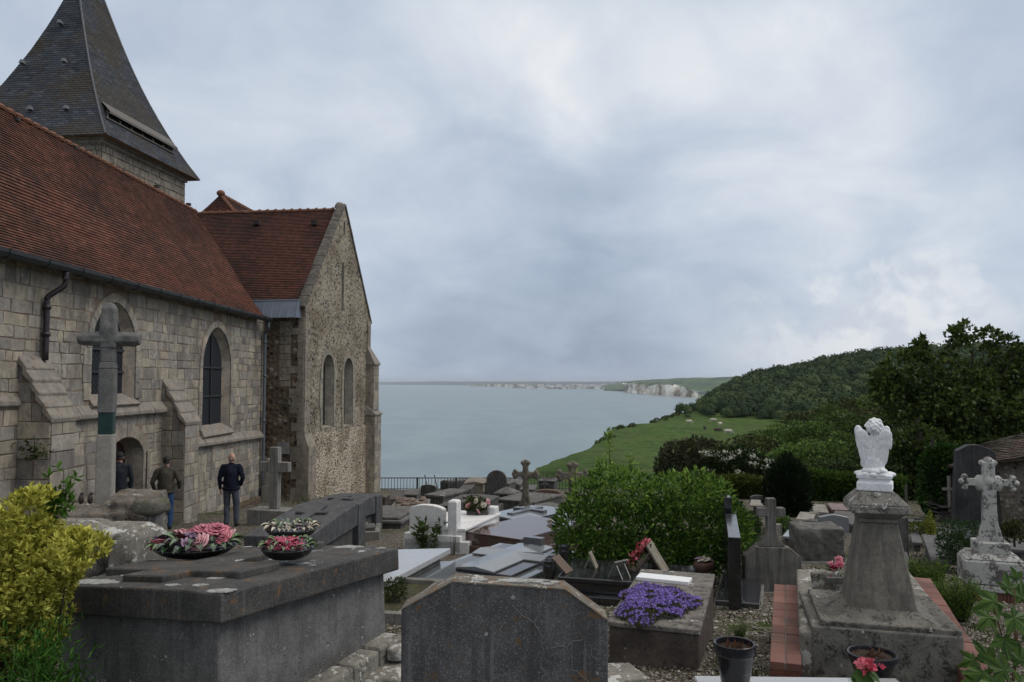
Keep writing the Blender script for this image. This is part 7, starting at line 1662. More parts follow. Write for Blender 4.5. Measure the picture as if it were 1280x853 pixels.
def sprays(name, px, yb, w_, h_, label, mat, nst, leaf, lean=.25, asp=.3, Y=None, per=16, cat='plant', group=None, mat2=None):
    g = G(px, yb) if Y is None else P(px, yb, Y); q = g.y/F; o = plant(name, g, 0, label, cat, group); st = MB(); P_ = []; D_ = []
    for i in range(nst):
        a = rng.random()*6.28; r0 = rng.random()**.5*w_*q*.28; l = h_*q*rng.uniform(.6, 1.0); x0, y0 = r0*math.cos(a), r0*math.sin(a)*.6; ex_, ey_ = x0+math.cos(a)*l*lean*rng.uniform(.3, 1.2), y0+math.sin(a)*l*lean*rng.uniform(.3, 1.2)
        pts = [(x0, y0, -.02), (x0*.6+ex_*.4, y0*.6+ey_*.4, l*.55), (ex_, ey_, l)]; st.tube(pts, [.004, .003, .0015], 4)
        t = np.linspace(.12, 1, per)+rng.normal(0, .02, per); P_.append(np.stack([x0+(ex_-x0)*t, y0+(ey_-y0)*t, l*t], 1)); dd = sphn(per); dd[:, 2] = np.abs(dd[:, 2])*.6+.35; D_.append(dd)
    leaves('foliage', np.concatenate(P_), np.concatenate(D_), leaf, mat, o, asp=asp); st.build('stems', mat2 or MATS['bark'], o); return o
sprays('leafy_plant', 537, 691, 38, 42, 'young green leafy plant growing in front of the white marble stele', foliage('privet_leaves', (.035, .06, .015), (.09, .14, .035), clump=6), 12, .13, asp=.38, per=20)
sprays('dry_plant', 566, 694, 10, 36, 'thin dry grey stems beside the marble pillar', foliage('dry_stem', (.14, .12, .10), (.2, .18, .15)), 6, .03, asp=.1, per=8, lean=.1)
g = WG.world(.15, .62, WG.h*1.55+.05); o = plant('potted_begonia', g, 0, 'pink and white begonias in a dark low planter on the white marble slab', 'potted flowers')
mb = MB(); mb.box(-.20, .24, -.12, .12, 0, .08); mb.build('planter', sDark, o, bev=.01); pts, d = lobes_pts([(0, 0, .17, .24, .15, .16), (-.1, 0, .25, .12, .1, .12)], 700, .4); leaves('leaves', pts, d, .055, foliage('begonia_leaves', (.03, .045, .012), (.09, .11, .03), clump=9), o, asp=.7)
for i, (x, y, z) in enumerate(((.15, -.12, .20), (.02, -.17, .07), (-.16, -.12, .18), (.0, -.12, .28), (.22, -.05, .26), (.18, 0, .15))): rose(o, x, y, z, .05, zPale if i % 3 else zCream, i, (1.0, .2*i), 'flower')
g = BG.world(.28, .55, BG.h); o = plant('small_bouquet', g, 0, 'tiny white and violet bouquet on the polished brown granite tomb', 'bouquet')
for i in range(9): rose(o, rng.normal(0, .09), rng.normal(0, .06), .04, .045, zCream if i % 3 else zViolet, i, (rng.normal(0, .6), rng.normal(0, .6)), 'flower')
sprays('dry_tuft', 684, 604, 26, 20, 'dry straw coloured tuft growing on the block tomb by the railing', foliage('straw', (.10, .10, .05), (.2, .18, .10)), 40, .06, asp=.08, Y=PLT.cen.y, lean=.4, cat='plant')
sprays('young_plant', 684, 644, 14, 26, 'slim bright green plant in front of the laurel, right of the lichened cross', foliage('lime_leaves', (.07, .11, .03), (.14, .2, .05)), 5, .08, asp=.3, per=14, lean=.1)
bush('yellow_shrub', 692, 634, 14, 14, 'small yellow shrub at the left edge of the laurel', foliage('yellow_leaves', (.16, .15, .02), (.3, .27, .05)), 400, .07)
bush('dwarf_pine', 935, 690, 44, 50, 'soft green dwarf conifer behind the black headstones and the cream stone', foliage('dwarf_conifer', (.02, .045, .012), (.055, .11, .03), clump=3), 3500, .055, asp=.2, Y=13.5)
bush('small_bush', 979, 667, 20, 22, 'little green bush seen under the right arm of the stone cross', fMid, 500, .07, Y=17.6)
bush('box_bush', 934, 712, 12, 12, 'tiny green plant at the foot of the cross topped headstone', fGrn, 200, .03)
bush('cypress', 985, 652, 58, 78, 'dense dark rounded cypress in front of the clipped hedge', fYew, 9000, .15, asp=.22, Y=22.5, kind='column', cat='conifer', up=1.2)
# feathery plants right of the angel
fFe = foliage('feathery_green', (.075, .13, .022), (.17, .27, .05), clump=5, trans=.35)
sprays('feathery_plant', 1160, 752, 50, 52, 'bright green feathery clump closest to the right kerb of the angel grave', fFe, 190, .045, asp=.16, per=28, lean=.3, group='feathery green clumps')
sprays('feathery_plant', 1192, 776, 62, 50, 'bright green feathery clump below the white lichened cross, lower of two', fFe, 210, .045, asp=.16, per=28, lean=.35, group='feathery green clumps')
bush('fern_bush', 1200, 716, 52, 66, 'dark fern like bush just left of the white lichened cross', foliage('fern_leaves', (.018, .045, .014), (.05, .10, .03), clump=4), 2600, .06, asp=.3)
bush('yellow_conifer', 1163, 668, 12, 26, 'tiny bright yellow green pointed conifer between dark tombs', foliage('yellow_conifer_leaves', (.13, .15, .015), (.26, .28, .04)), 500, .045, kind='cone', Y=15.5, cat='conifer')
bush('ground_shrub', 1150, 668, 40, 14, 'low yellowish green shrub at the foot of the tiny conifer', foliage('low_yellow_green', (.06, .08, .015), (.13, .16, .03)), 700, .06, Y=15.8)
bush('corner_bush', 1268, 676, 30, 26, 'dark green bush against the outbuilding wall right of the white cross', foliage('dull_green', (.03, .04, .012), (.07, .08, .022)), 900, .05, Y=12.5)
sprays('angel_grave_weeds', 1036, 768, 32, 34, 'yellow green weeds in the gravel at the left foot of the angel pedestal', foliage('weed_leaves', (.07, .075, .02), (.15, .14, .05)), 60, .03, asp=.2, per=12, lean=.5)
sprays('brick_weeds', 925, 802, 18, 22, 'small green weed between purple flowered tomb and black pot', fGrn, 30, .025, asp=.2, per=10, lean=.5, Y=6.6)
sprays('wall_weed', 248, 640, 10, 12, 'small green weed at the buttress foot', fGrn, 12, .06, per=8, lean=.4)
for px, py in ((266, 634), (345, 634), (382, 628), (300, 628)): sprays('wall_weeds', px, py, 16, 10, 'green weeds at the foot of the church wall', fGrn, 16, .05, per=7, lean=.5, group='weeds along the church wall')
# ivy on the buttress and side wall
for px, py, Yv, n_, s_ in ((44, 563, 14.2, 90, .22), (352, 412, 28.2, 120, .5), (360, 505, 28.2, 90, .4)):
    c_ = P(px, py, Yv); pts = rng.normal(0, 1, (n_, 3))*[s_*.5, .03, s_*.4]; o = plant('wall_fern', c_, 0, {44: 'fern tuft growing on the shaded buttress side', 352: 'green tufts high on the brown side wall under the lead', 360: 'moss green tuft halfway up the brown side wall'}[px], 'plant'); leaves('foliage', pts, np.tile([0, -1, -.2], (n_, 1)), .10, foliage('wall_green', (.02, .035, .01), (.05, .075, .02)), o)
# maple sprig close to the camera at the lower right
fMap = foliage('maple_leaves', (.025, .055, .010), (.075, .14, .024), tip=(.10, .06, .02), clump=9, trans=.35, rough=.4)
def maple_mesh(seed):
    mb = MB(); lobes_ = [(-2.35, .52), (-1.15, .80), (0, 1.0), (1.15, .80), (2.35, .52)]; out = []
    for i, (a, l) in enumerate(lobes_):
        out += [(a-.30, l*.70), (a-.17, l*.74), (a-.10, l*.93), (a, l), (a+.10, l*.93), (a+.17, l*.74), (a+.30, l*.70)]
        if i < 4: out.append(((a+lobes_[i+1][0])/2, .44))
    out.append((math.pi, .14)); V = [(0, 0, 0)]+[(r*math.sin(a), r*math.cos(a), -.20*r*r+.05*math.sin(a*5+seed)) for a, r in out]; n = len(out)
    # mid ring for curvature
    mb.add(V, [(0, 1+(i+1) % n, 1+i) for i in range(n)], .5)
    me = bpy.data.meshes.new('leaf'); me.from_pydata(mb.v, [], mb.f); at = me.attributes.new('rnd', 'FLOAT', 'FACE'); at.data.foreach_set('value', [random.random() for _ in mb.f]); me.materials.append(fMap); return me
mm = [maple_mesh(i) for i in range(3)]
ms = plant('maple_sprig', P(1262, 860, 2.7), 0, 'broad lobed green leaves of a maple seedling close to the camera, lower right corner', 'plant')
Bq = ms.location
for i, (px, py, Yv, s_, rz_, tx) in enumerate(((1243, 752, 2.7, .062, 1.9, .5), (1262, 736, 2.75, .045, .2, .9), (1278, 748, 2.7, .05, -.6, .6), (1236, 772, 2.65, .05, 2.4, .35), (1268, 772, 2.6, .065, -2.6, .4), (1255, 800, 2.6, .05, 2.8, .3), (1216, 826, 2.7, .045, 2.2, .6), (1236, 822, 2.7, .05, .4, .7), (1228, 842, 2.6, .06, 2.5, .35), (1256, 838, 2.6, .065, 1.2, .4), (1275, 826, 2.65, .05, -.5, .7), (1245, 856, 2.5, .07, 2.9, .3), (1275, 856, 2.5, .065, -2.2, .4), (1262, 815, 2.7, .045, -1, .6), (1284, 790, 2.6, .06, -1.4, .5), (1218, 852, 2.6, .045, 1.8, .5), (1272, 722, 2.7, .03, .1, 1.1))):
    o_ = bpy.data.objects.new('leaf', mm[i % 3]); col.objects.link(o_); o_.parent = ms; o_.location = P(px, py, Yv)-Bq; o_.scale = (s_*1.3,)*3; o_.rotation_euler = (.75+tx*.5, .35*math.sin(i*2.3), 0); o_.rotation_euler.rotate_axis('Z', rz_)
mb = MB()
for px, py in ((1268, 735), (1243, 760), (1272, 780), (1230, 835), (1258, 845)): e1_ = P(px, py, 2.68)-Bq; mb.tube([(0, 0, -.1), e1_*.5+Vector((.01, 0, 0)), e1_], [.004, .003, .002], 5)
mb.build('stem', plain('reddish_stem', (.12, .06, .03), .6), ms)
# grass tufts scattered over the ground
pp = []; sz = []
while len(pp) < 9000:
    y = 4.5+26*rng.random()**1.4; x = rng.uniform(-.5, .66)*y
    if mnoise.noise((x*.9, y*.9, 4))+.5*mnoise.noise((x*3, y*3, 4)) < .12 or (x < -1.5 and 12 < y < 25): continue
    pp.append((x, y, zg(x, y)))
pp = np.array(pp); nn = rng.normal(0, .5, (len(pp), 3))+[0, 0, 1]; tag(leaves('grass_tufts', pp, nn, .05+.003*pp[:, 1], foliage('grass_blades', (.03, .05, .012), (.08, .11, .03), clump=1.5), None, asp=.14), 'short grass and weeds between the graves', 'grass', kind='stuff')
# clipped hedge
def hedge(px0, px1, Y0, Y1, yt, label, mat, n, th=.7, leaf=.11, zb=None):
    a, b_ = P(px0, yt, Y0), P(px1, yt, Y1); gz = zg(0, min(Y0, 44)) if zb is None else zb; o = plant('clipped_hedge', ((a.x+b_.x)/2, (a.y+b_.y)/2, gz), math.atan2(b_.y-a.y, b_.x-a.x), label, 'hedge'); l = (b_.xy-a.xy).length; h = (a.z+b_.z)/2-gz
    u = rng.uniform(-l/2, l/2, n); f = rng.random(n) < .55; y = np.where(f, -th/2+rng.normal(0, .07, n), rng.uniform(-th/2, th/2, n)); z = np.where(f, rng.random(n)*h, h+rng.normal(0, .06, n)+.05*np.sin(u*3)); nn = np.where(f[:, None], [0, -1., .5], [0, -.2, 1.])
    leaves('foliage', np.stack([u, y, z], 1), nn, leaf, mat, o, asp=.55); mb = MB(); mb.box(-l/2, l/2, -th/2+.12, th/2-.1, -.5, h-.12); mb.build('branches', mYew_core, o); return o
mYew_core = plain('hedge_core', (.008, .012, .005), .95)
fHed = foliage('hedge_leaves', (.025, .055, .008), (.085, .15, .022), clump=1.2)
hedge(1010, 1132, 29, 27, 597, 'clipped dark green hedge between the cypress and the angel', fHed, 9000, leaf=.12)
hedge(852, 962, 31, 30, 600, 'clipped hedge left of the cypress, under the white flowering shrub', foliage('hedge_leaves_yellow', (.035, .055, .008), (.10, .13, .02), clump=1.2), 8000, leaf=.12)
# elder with white umbels
e0 = P(928, 618, 33); e0.z = zg(0, 33); o = plant('flowering_elder', e0, 0, 'dark shrub dotted with flat white flower clusters above the clipped hedge', 'flowering shrub'); q = 33/F
zc = lambda py: P(928, py, 33).z-e0.z
Lb = [((px-928)*q, 0, zc(py), rx*q, 1.0, rz_*q) for px, py, rx, rz_ in ((915, 582, 28, 22), (935, 588, 30, 24), (955, 592, 28, 20), (895, 600, 22, 20), (925, 608, 40, 22), (965, 606, 22, 18), (900, 572, 14, 12), (928, 570, 16, 12))]
pts, d = lobes_pts(Lb, 7000, .6); dd = d.copy(); dd[:, 2] += .3; leaves('foliage', pts, dd, .17, foliage('elder_leaves', (.010, .020, .006), (.035, .06, .012), clump=1.5), o)
m_, d = lobes_pts(Lb[:3]+Lb[6:], 90, 1.0); kk = (d[:, 1] < .2) & (d[:, 2] > -.3); m_ = m_[kk][:56]; mU = foliage('white_umbels', (.6, .6, .5), (.8, .8, .7))
for c in m_: fl = c+rng.normal(0, .095, (18, 3))*[1.3, 1, .35]; leaves('flower_cluster', fl, np.tile([0, -.4, 1.], (18, 1)), .09, mU, o, asp=.9)
mb = MB(); mb.tube([(0, 0, -.3), (.1, 0, 1.2)], [.08, .04], 6); mb.build('trunk', mBark, o)

# ---------------------------------------------------------------- trees
def crown_mesh(name, mat, n, leaf, seed, lob=10, flat=.8, asp=.6):
    r_ = random.Random(seed); Lb = [(0, 0, 0, .62, .62, .52*flat)]
    for i in range(lob):
        a = r_.uniform(0, 6.28); e_ = r_.uniform(-.5, 1.2); rr_ = r_.uniform(.5, .78); s_ = r_.uniform(.18, .34); Lb.append((math.cos(a)*math.cos(e_)*rr_, math.sin(a)*math.cos(e_)*rr_, math.sin(e_)*rr_*flat, s_, s_, s_*.8))
    pts, d = lobes_pts(Lb, n, .86); dd = d*.9; dd[:, 2] += .15; o = leaves(name, pts, dd, leaf, mat, None, asp=asp); return o
def trunk_mesh(h=1.0, r=.06, seed=0):
    r_ = random.Random(seed); mb = MB(); mb.tube([(0, 0, -.12), (.02, 0, h*.35), (0, .02, h*.75)], [r, r*.75, r*.35], 8)
    for i in range(5): a = i*1.3+r_.random(); mb.tube([(.01, 0, h*(.35+.07*i)), (math.cos(a)*.22, math.sin(a)*.22, h*(.6+.06*i)), (math.cos(a)*.42, math.sin(a)*.42, h*(.85+.03*i))], [r*.45, r*.3, r*.1], 5)
    return mb
CR = [crown_mesh('crown', m_, 2700, .10, i, 17) for i, m_ in enumerate((fMid, fOlive, fMid, fDarkT))]
LBL = ['mid green bushy tree', 'olive green bushy tree', 'fresh green rounded tree', 'dark green tree']
tm = trunk_mesh(); TRK = tm.build('trunk', mBark)
used_t = [0]
def gzl(x, y): return zg(x, y) if y < 43 else land(x, y)
def tree(px, yt, Y, wpx, hr, k, label, group='trees on the slope behind the churchyard'):
    q = Y/F; top = P(px, yt, Y); gz = gzl(top.x, Y); W_ = wpx*q/2; Hc = W_*hr; zc_ = top.z-Hc*.85; o = empty('tree', (top.x, Y, gz), rng.random()*6, label, 'tree', group)
    c = bpy.data.objects.new('crown', CR[k].data); col.objects.link(c); c.parent = o; c.location = (0, 0, zc_-gz); c.scale = (W_, W_, Hc)
    t_ = bpy.data.objects.new('trunk', TRK.data); col.objects.link(t_); t_.parent = o; hh = max(1., zc_-gz+Hc*.3); t_.scale = (hh*.8, hh*.8, hh); return o
specs = []
for px, yt, Y, w_, k in ((905, 552, 62, 60, 1), (940, 540, 68, 70, 1), (975, 528, 74, 66, 0), (1010, 522, 70, 70, 2), (1045, 512, 76, 80, 0), (1085, 505, 80, 80, 1), (1120, 500, 72, 80, 1),
                         (945, 560, 50, 70, 2), (985, 553, 52, 66, 0), (1025, 545, 48, 76, 2), (1062, 540, 50, 80, 0), (1100, 536, 46, 80, 3), (1135, 540, 44, 80, 3),
                         (980, 580, 40, 60, 0), (1020, 572, 38, 70, 0), (1060, 570, 37, 70, 3), (1100, 572, 36, 80, 3), (1140, 580, 34, 80, 3),
                         (955, 535, 105, 56, 1), (1000, 510, 110, 60, 1), (1040, 500, 115, 70, 0), (1078, 492, 105, 66, 1), (1115, 482, 100, 80, 0), (1155, 486, 90, 90, 3), (1035, 503, 88, 40, 2), (1095, 515, 64, 50, 2), (1160, 520, 60, 80, 3), (1210, 520, 55, 100, 3), (1260, 510, 50, 110, 3), (870, 590, 46, 46, 1)):
    specs.append((px, yt, Y, w_, k))
side = ['behind the angel', 'left of the angel']
for i, (px, yt, Y, w_, k) in enumerate(specs):
    where = 'left of the angel statue' if px < 1050 else 'behind the angel statue' if px < 1125 else 'below the big dark tree'
    ordn = 'nearest row' if Y < 45 else 'second row' if Y < 62 else 'third row' if Y < 90 else 'farthest row'
    rank = sorted([s[0] for s in specs if ('left' if s[0] < 1050 else 'mid' if s[0] < 1125 else 'r') == ('left' if px < 1050 else 'mid' if px < 1125 else 'r') and ('a' if s[2] < 45 else 'b' if s[2] < 62 else 'c' if s[2] < 90 else 'd') == ('a' if Y < 45 else 'b' if Y < 62 else 'c' if Y < 90 else 'd')]).index(px)
    tree(px, yt, Y, w_, .85 if k != 1 else .7, k, f"{LBL[k]} {where}, {ordn}, {['first', 'second', 'third', 'fourth', 'fifth', 'sixth'][min(rank, 5)]} from left")
for c in CR+[TRK]: bpy.data.objects.remove(c)
# reddish brown thicket in the field
q = 92/F; c0 = P(862, 590, 92); gz = land(c0.x, 92); o = plant('brown_thicket', (c0.x, 92, gz), 0, 'rounded reddish brown thicket standing alone on the green field', 'thicket'); zc = lambda py: P(862, py, 92).z-gz
Lb = [((px-862)*q, 0, zc(py), rx*q, 3, rz_*q) for px, py, rx, rz_ in ((850, 572, 24, 20), (872, 566, 26, 18), (888, 574, 24, 22), (838, 584, 18, 16), (862, 590, 36, 22), (900, 590, 24, 24))]
pts, d = lobes_pts(Lb, 7000, .7); dd = d.copy(); dd[:, 2] += .3; leaves('foliage', pts, dd, .42, fBrown, o, asp=.6); mb = MB(); mb.tube([(0, 0, -.5), (0, 0, 2)], [.15, .08], 6); mb.build('trunk', mBark, o)
# big dark trees on the right
def big_tree(name, px, Y, lobs, n, leaf, mat, label, limbs, base_py=None):
    q = Y/F; c0 = P(px, 600, Y); gz = gzl(c0.x, Y); o = plant(name, (c0.x, Y, gz), 0, label, 'tree'); zc = lambda py: P(px, py, Y).z-gz
    Lb = [((x-px)*q, dy_, zc(py), rx*q, rx*q*.9, rz_*q) for x, py, rx, rz_, dy_ in lobs]
    pts, d = lobes_pts(Lb, n, .55)
    keep = np.array([mnoise.noise((a*1.3, b_*1.3, c*1.3))+.4*mnoise.noise((a*3, b_*3, c*3)) > (-.22 if c < zc(462) else .02) for a, b_, c in pts]); pts, d = pts[keep], d[keep]; dd = d*.6; dd[:, 2] += .15; leaves('crown', pts, dd, leaf, mat, o, asp=.62)
    mb = MB(); mb.tube([(0, 0, -.3), (.1, 0, zc(575)), (0, .1, zc(525))], [.28, .2, .08], 10)
    for x, py in limbs: e_ = Vector(((x-px)*q, random.uniform(-.5, .5), zc(py))); mb.tube([(.05, 0, zc(545)), e_*.55+Vector((0, 0, zc(545)*.35)), e_], [.09, .05, .015], 6)
    mb.build('trunk', mBark, o); return o
L1_ = [(1152, 440, 16, 14, 0), (1170, 428, 14, 12, 0), (1192, 424, 14, 13, 0), (1216, 414, 17, 13, 0), (1240, 422, 16, 12, 0), (1262, 432, 20, 12, 0), (1278, 440, 14, 10, 0), (1205, 440, 24, 16, 0), (1235, 446, 18, 12, 0), (1130, 455, 20, 16, 0), (1108, 474, 16, 14, 0), (1120, 490, 26, 18, 0), (1160, 470, 36, 26, 0), (1205, 478, 40, 28, 0), (1255, 478, 40, 28, .5), (1300, 470, 40, 34, .5), (1180, 510, 50, 30, -.5), (1235, 515, 50, 34, -.5), (1290, 515, 50, 40, 0), (1140, 520, 34, 26, -.3), (1165, 550, 40, 26, -.6), (1215, 555, 50, 28, -.6), (1270, 560, 55, 30, -.4), (1330, 490, 50, 50, 0)]
big_tree('sycamore_tree', 1215, 31, L1_, 42000, .19, fDark, 'largest dark sycamore rising above the outbuilding at the right edge', ((1152, 445), (1170, 432), (1215, 420), (1245, 428), (1268, 438), (1120, 480), (1290, 480), (1225, 440)))
big_tree('dark_tree', 1150, 29, [(1130, 590, 30, 30, 0), (1150, 560, 34, 28, 0), (1165, 600, 34, 34, 0), (1125, 615, 22, 30, 0), (1190, 585, 34, 30, .4), (1150, 630, 40, 24, 0)], 14000, .17, fDark, 'dark tree hanging low between the angel and the ivy covered wall end', ((1140, 570), (1170, 590)))
# ivy mound over the left end of the outbuilding
iv = P(1178, 582, 21.2); o = plant('ivy_mound', (iv.x, iv.y, zg(0, 21)), 0, 'mound of bright green ivy hanging over the left end of the tiled roof', 'ivy'); q = 21.2/F; zi = lambda py: P(1178, py, 21.2).z-zg(0, 21)
pts, d = lobes_pts([((x-1178)*q, 0, zi(py), rx*q, .5, rz_*q) for x, py, rx, rz_ in ((1178, 568, 16, 13), (1168, 580, 14, 16), (1190, 566, 10, 10), (1166, 598, 10, 20), (1162, 622, 8, 20))], 5200, .7); dd = d.copy(); dd[:, 1] -= .4; leaves('foliage', pts, dd, .085, fIvy, o, asp=.8)
mb = MB(); mb.tube([(-.3, 0, 0), (-.25, 0, 2.2)], [.05, .03], 6); mb.build('stem', mBark, o)
# far wood on the hill: hundreds of crowns as one mass
cs = []
Yw = 318.
while Yw < 700:
    st = 7.6+(Yw-318)*.009; x0 = lerp(Yw, CY, CX)+2; x = max(x0, (.204 if Yw < 420 else 0)*Yw)
    while x < Yw*.72:
        xx, yy = x+rng.normal(0, 1.6), Yw+rng.normal(0, 1.6); lim = 318+40*max(0, (.22-xx/yy)/.02) if xx/yy < .22 else 318+8*math.sin(xx*.09)
        if yy > lim: cs.append((xx, yy, land(xx, yy), rng.uniform(2.4, 3.6 if yy < lim+18 else 6.0)*(.5 if xx-x0 < 12 else .8 if xx-x0 < 25 else 1)))
        x += st
    Yw += st*.9
# and down the slope in front of it on the right
for i in range(330):
    a = rng.uniform(.36, .75); y = rng.uniform(115, 330); x = a*y
    if a < .36+.0*y or (a < .385 and y > 200): continue
    cs.append((x, y, land(x, y), rng.uniform(2.4, 4.2)))
cs = np.array(cs); n = len(cs); kk = 60
d = rng.normal(0, 1, (n, kk, 3)); d /= np.linalg.norm(d, axis=2)[..., None]; d[..., 2] = np.abs(d[..., 2])*1.0-.25
r = cs[:, 3][:, None, None]; lob = 1+.22*np.sin(d[..., :1]*5+cs[:, :1][:, None])*np.cos(d[..., 1:2]*6+cs[:, 1:2][:, None]); pts = cs[:, None, :3]+d*r*lob*[1.05, 1.05, 1.1]+[0, 0, 1]*r*.75
cval = np.repeat(rng.random(n), kk)
me = leaves('far_wood', pts.reshape(-1, 3), (d*.8+[0, 0, .2]).reshape(-1, 3), np.repeat(cs[:, 3]*.24, kk), None, None, asp=.8)
m, b = new_mat('far_wood_leaves'); rr2 = attr('tree'); v = oc(False); nn_ = NZ(v, .02, 4, .6)
c = ramp(M_('ADD', M_('MULTIPLY', rr2, .8), M_('ADD', M_('MULTIPLY', attr('rnd'), .15), M_('MULTIPLY', nn_, .15))), [(.1, (.016, .032, .014)), (.5, (.030, .052, .018)), (.8, (.044, .068, .024)), (1, (.068, .088, .032))]); set_(b, Base_Color=c, Roughness=.8); b.inputs['Specular IOR Level'].default_value = .1
me.data.materials.append(m); at = me.data.attributes.new('tree', 'FLOAT', 'FACE'); at.data.foreach_set('value', np.concatenate([cval, cval]).astype(np.float32))
tag(me, 'dense dark green wood covering the hill above the field', 'wood', kind='stuff')
V = []; Fq = []; nu, nv = 13, 8
cc_ = np.array([(math.sin(math.pi*.5*(i+.3)/nv)*math.cos(2*math.pi*j/nu), math.sin(math.pi*.5*(i+.3)/nv)*math.sin(2*math.pi*j/nu), math.cos(math.pi*.5*(i+.3)/nv)) for i in range(nv+1) for j in range(nu)])
Vc = (cs[:, None, :3]+cc_[None]*r*(1.0+.17*np.sin(cc_[None, :, :1]*7+cs[:, :1][:, None])*np.cos(cc_[None, :, 1:2]*6+cs[:, 1:2][:, None])+rng.normal(0, .05, (n, len(cc_), 1)))*[1, 1, 1.05]+[0, 0, 1]*r*.4); fi = np.array([(i*nu+j, (i+1)*nu+j, (i+1)*nu+(j+1) % nu, i*nu+(j+1) % nu) for i in range(nv) for j in range(nu)]); o = np_mesh('wood_understory', Vc.reshape(-1, 3), (np.arange(n)[:, None, None]*len(cc_)+fi[None]).reshape(-1, 4), m)
at = o.data.attributes.new('tree', 'FLOAT', 'FACE'); at.data.foreach_set('value', np.repeat(cval[::kk], len(fi)).astype(np.float32)); at = o.data.attributes.new('rnd', 'FLOAT', 'FACE'); at.data.foreach_set('value', rng.random(n*len(fi)).astype(np.float32)*.6)
tag(o, 'deep green mass beneath the leaves of the wood', 'wood', kind='stuff')
# coastal scrub along the cliff edge
Lb = []
for y in np.arange(90, 420, 3.2):
    if y < 200 or (mnoise.noise((y*.05, 1, 1)) < .05 and y < 320): continue
    x = lerp(y, CY, CX)+rng.uniform(.5, 5)*y/250; s_ = rng.uniform(.3, .8)*(.25+y/400); Lb.append((x, y, land(x, y)+s_*.2, s_*1.7, s_*1.7, s_))
pts, d = lobes_pts(Lb, 14000, .7); dd = d.copy(); dd[:, 2] += .3; tag(leaves('cliff_scrub', pts, dd, .4, fOlive, None, asp=.7), 'low scrub along the top of the cliff', 'scrub', kind='stuff')
# cows
mCw = plain('cow_white', (.50, .46, .40), .8); mCb = plain('cow_brown', (.05, .035, .025), .8)
def cow(px, py, mat, label, rz):
    d_ = P(px, py, 1.); y = 200.
    for _ in range(40): y = .5*y+.5*(land(d_.x*y, y)/d_.z)
    o = empty('cow', d_*y, rz, label, 'cow', 'cows grazing on the field'); mb = MB()
    ell(mb, (0, 0, 1.0), (1.05, .42, .48)); ell(mb, (-.75, 0, 1.05), (.45, .38, .42)); ell(mb, (.85, 0, 1.12), (.45, .32, .40)); ell(mb, (1.3, 0, .85), (.42, .17, .2), Matrix.Rotation(R(50), 3, 'Y')); ell(mb, (1.58, 0, .42), (.30, .14, .16), Matrix.Rotation(R(60), 3, 'Y'))
    for x, yy in ((.75, .22), (.75, -.22)): mb.tube([(x, yy, .95), (x+.03, yy, .5), (x, yy, .08), (x+.05, yy, 0)], [.16, .09, .06, .08], 8)
    for x, yy in ((-.85, .22), (-.85, -.22)): mb.tube([(x+.05, yy, 1.0), (x+.12, yy, .62), (x-.08, yy, .42), (x-.03, yy, .08), (x, yy, 0)], [.2, .12, .075, .06, .08], 8)
    mb.tube([(-1.15, 0, 1.25), (-1.28, 0, .9), (-1.25, 0, .5)], [.05, .035, .05], 6)
    for s_ in (-1, 1): ell(mb, (1.42, s_*.18, .66), (.10, .08, .05))
    c_ = mb.build('body', mat, o); remesh(c_, .06, 3); return o
for px, py, mt, lb, rz in ((861, 530, mCw, 'white cow farthest left on the field', .3), (892, 528, mCw, 'white cow nearest the wood edge', 2.9), (900, 533, mCw, 'pale cow just below the one near the wood', .8), (881, 538, mCb, 'small dark cow in the middle of the herd', 1.2), (897, 541, mCb, 'dark cow beside the lowest white cow', .2), (910, 543, mCw, 'white cow lowest on the field, right of the others', .1)): cow(px, py, mt, lb, rz)
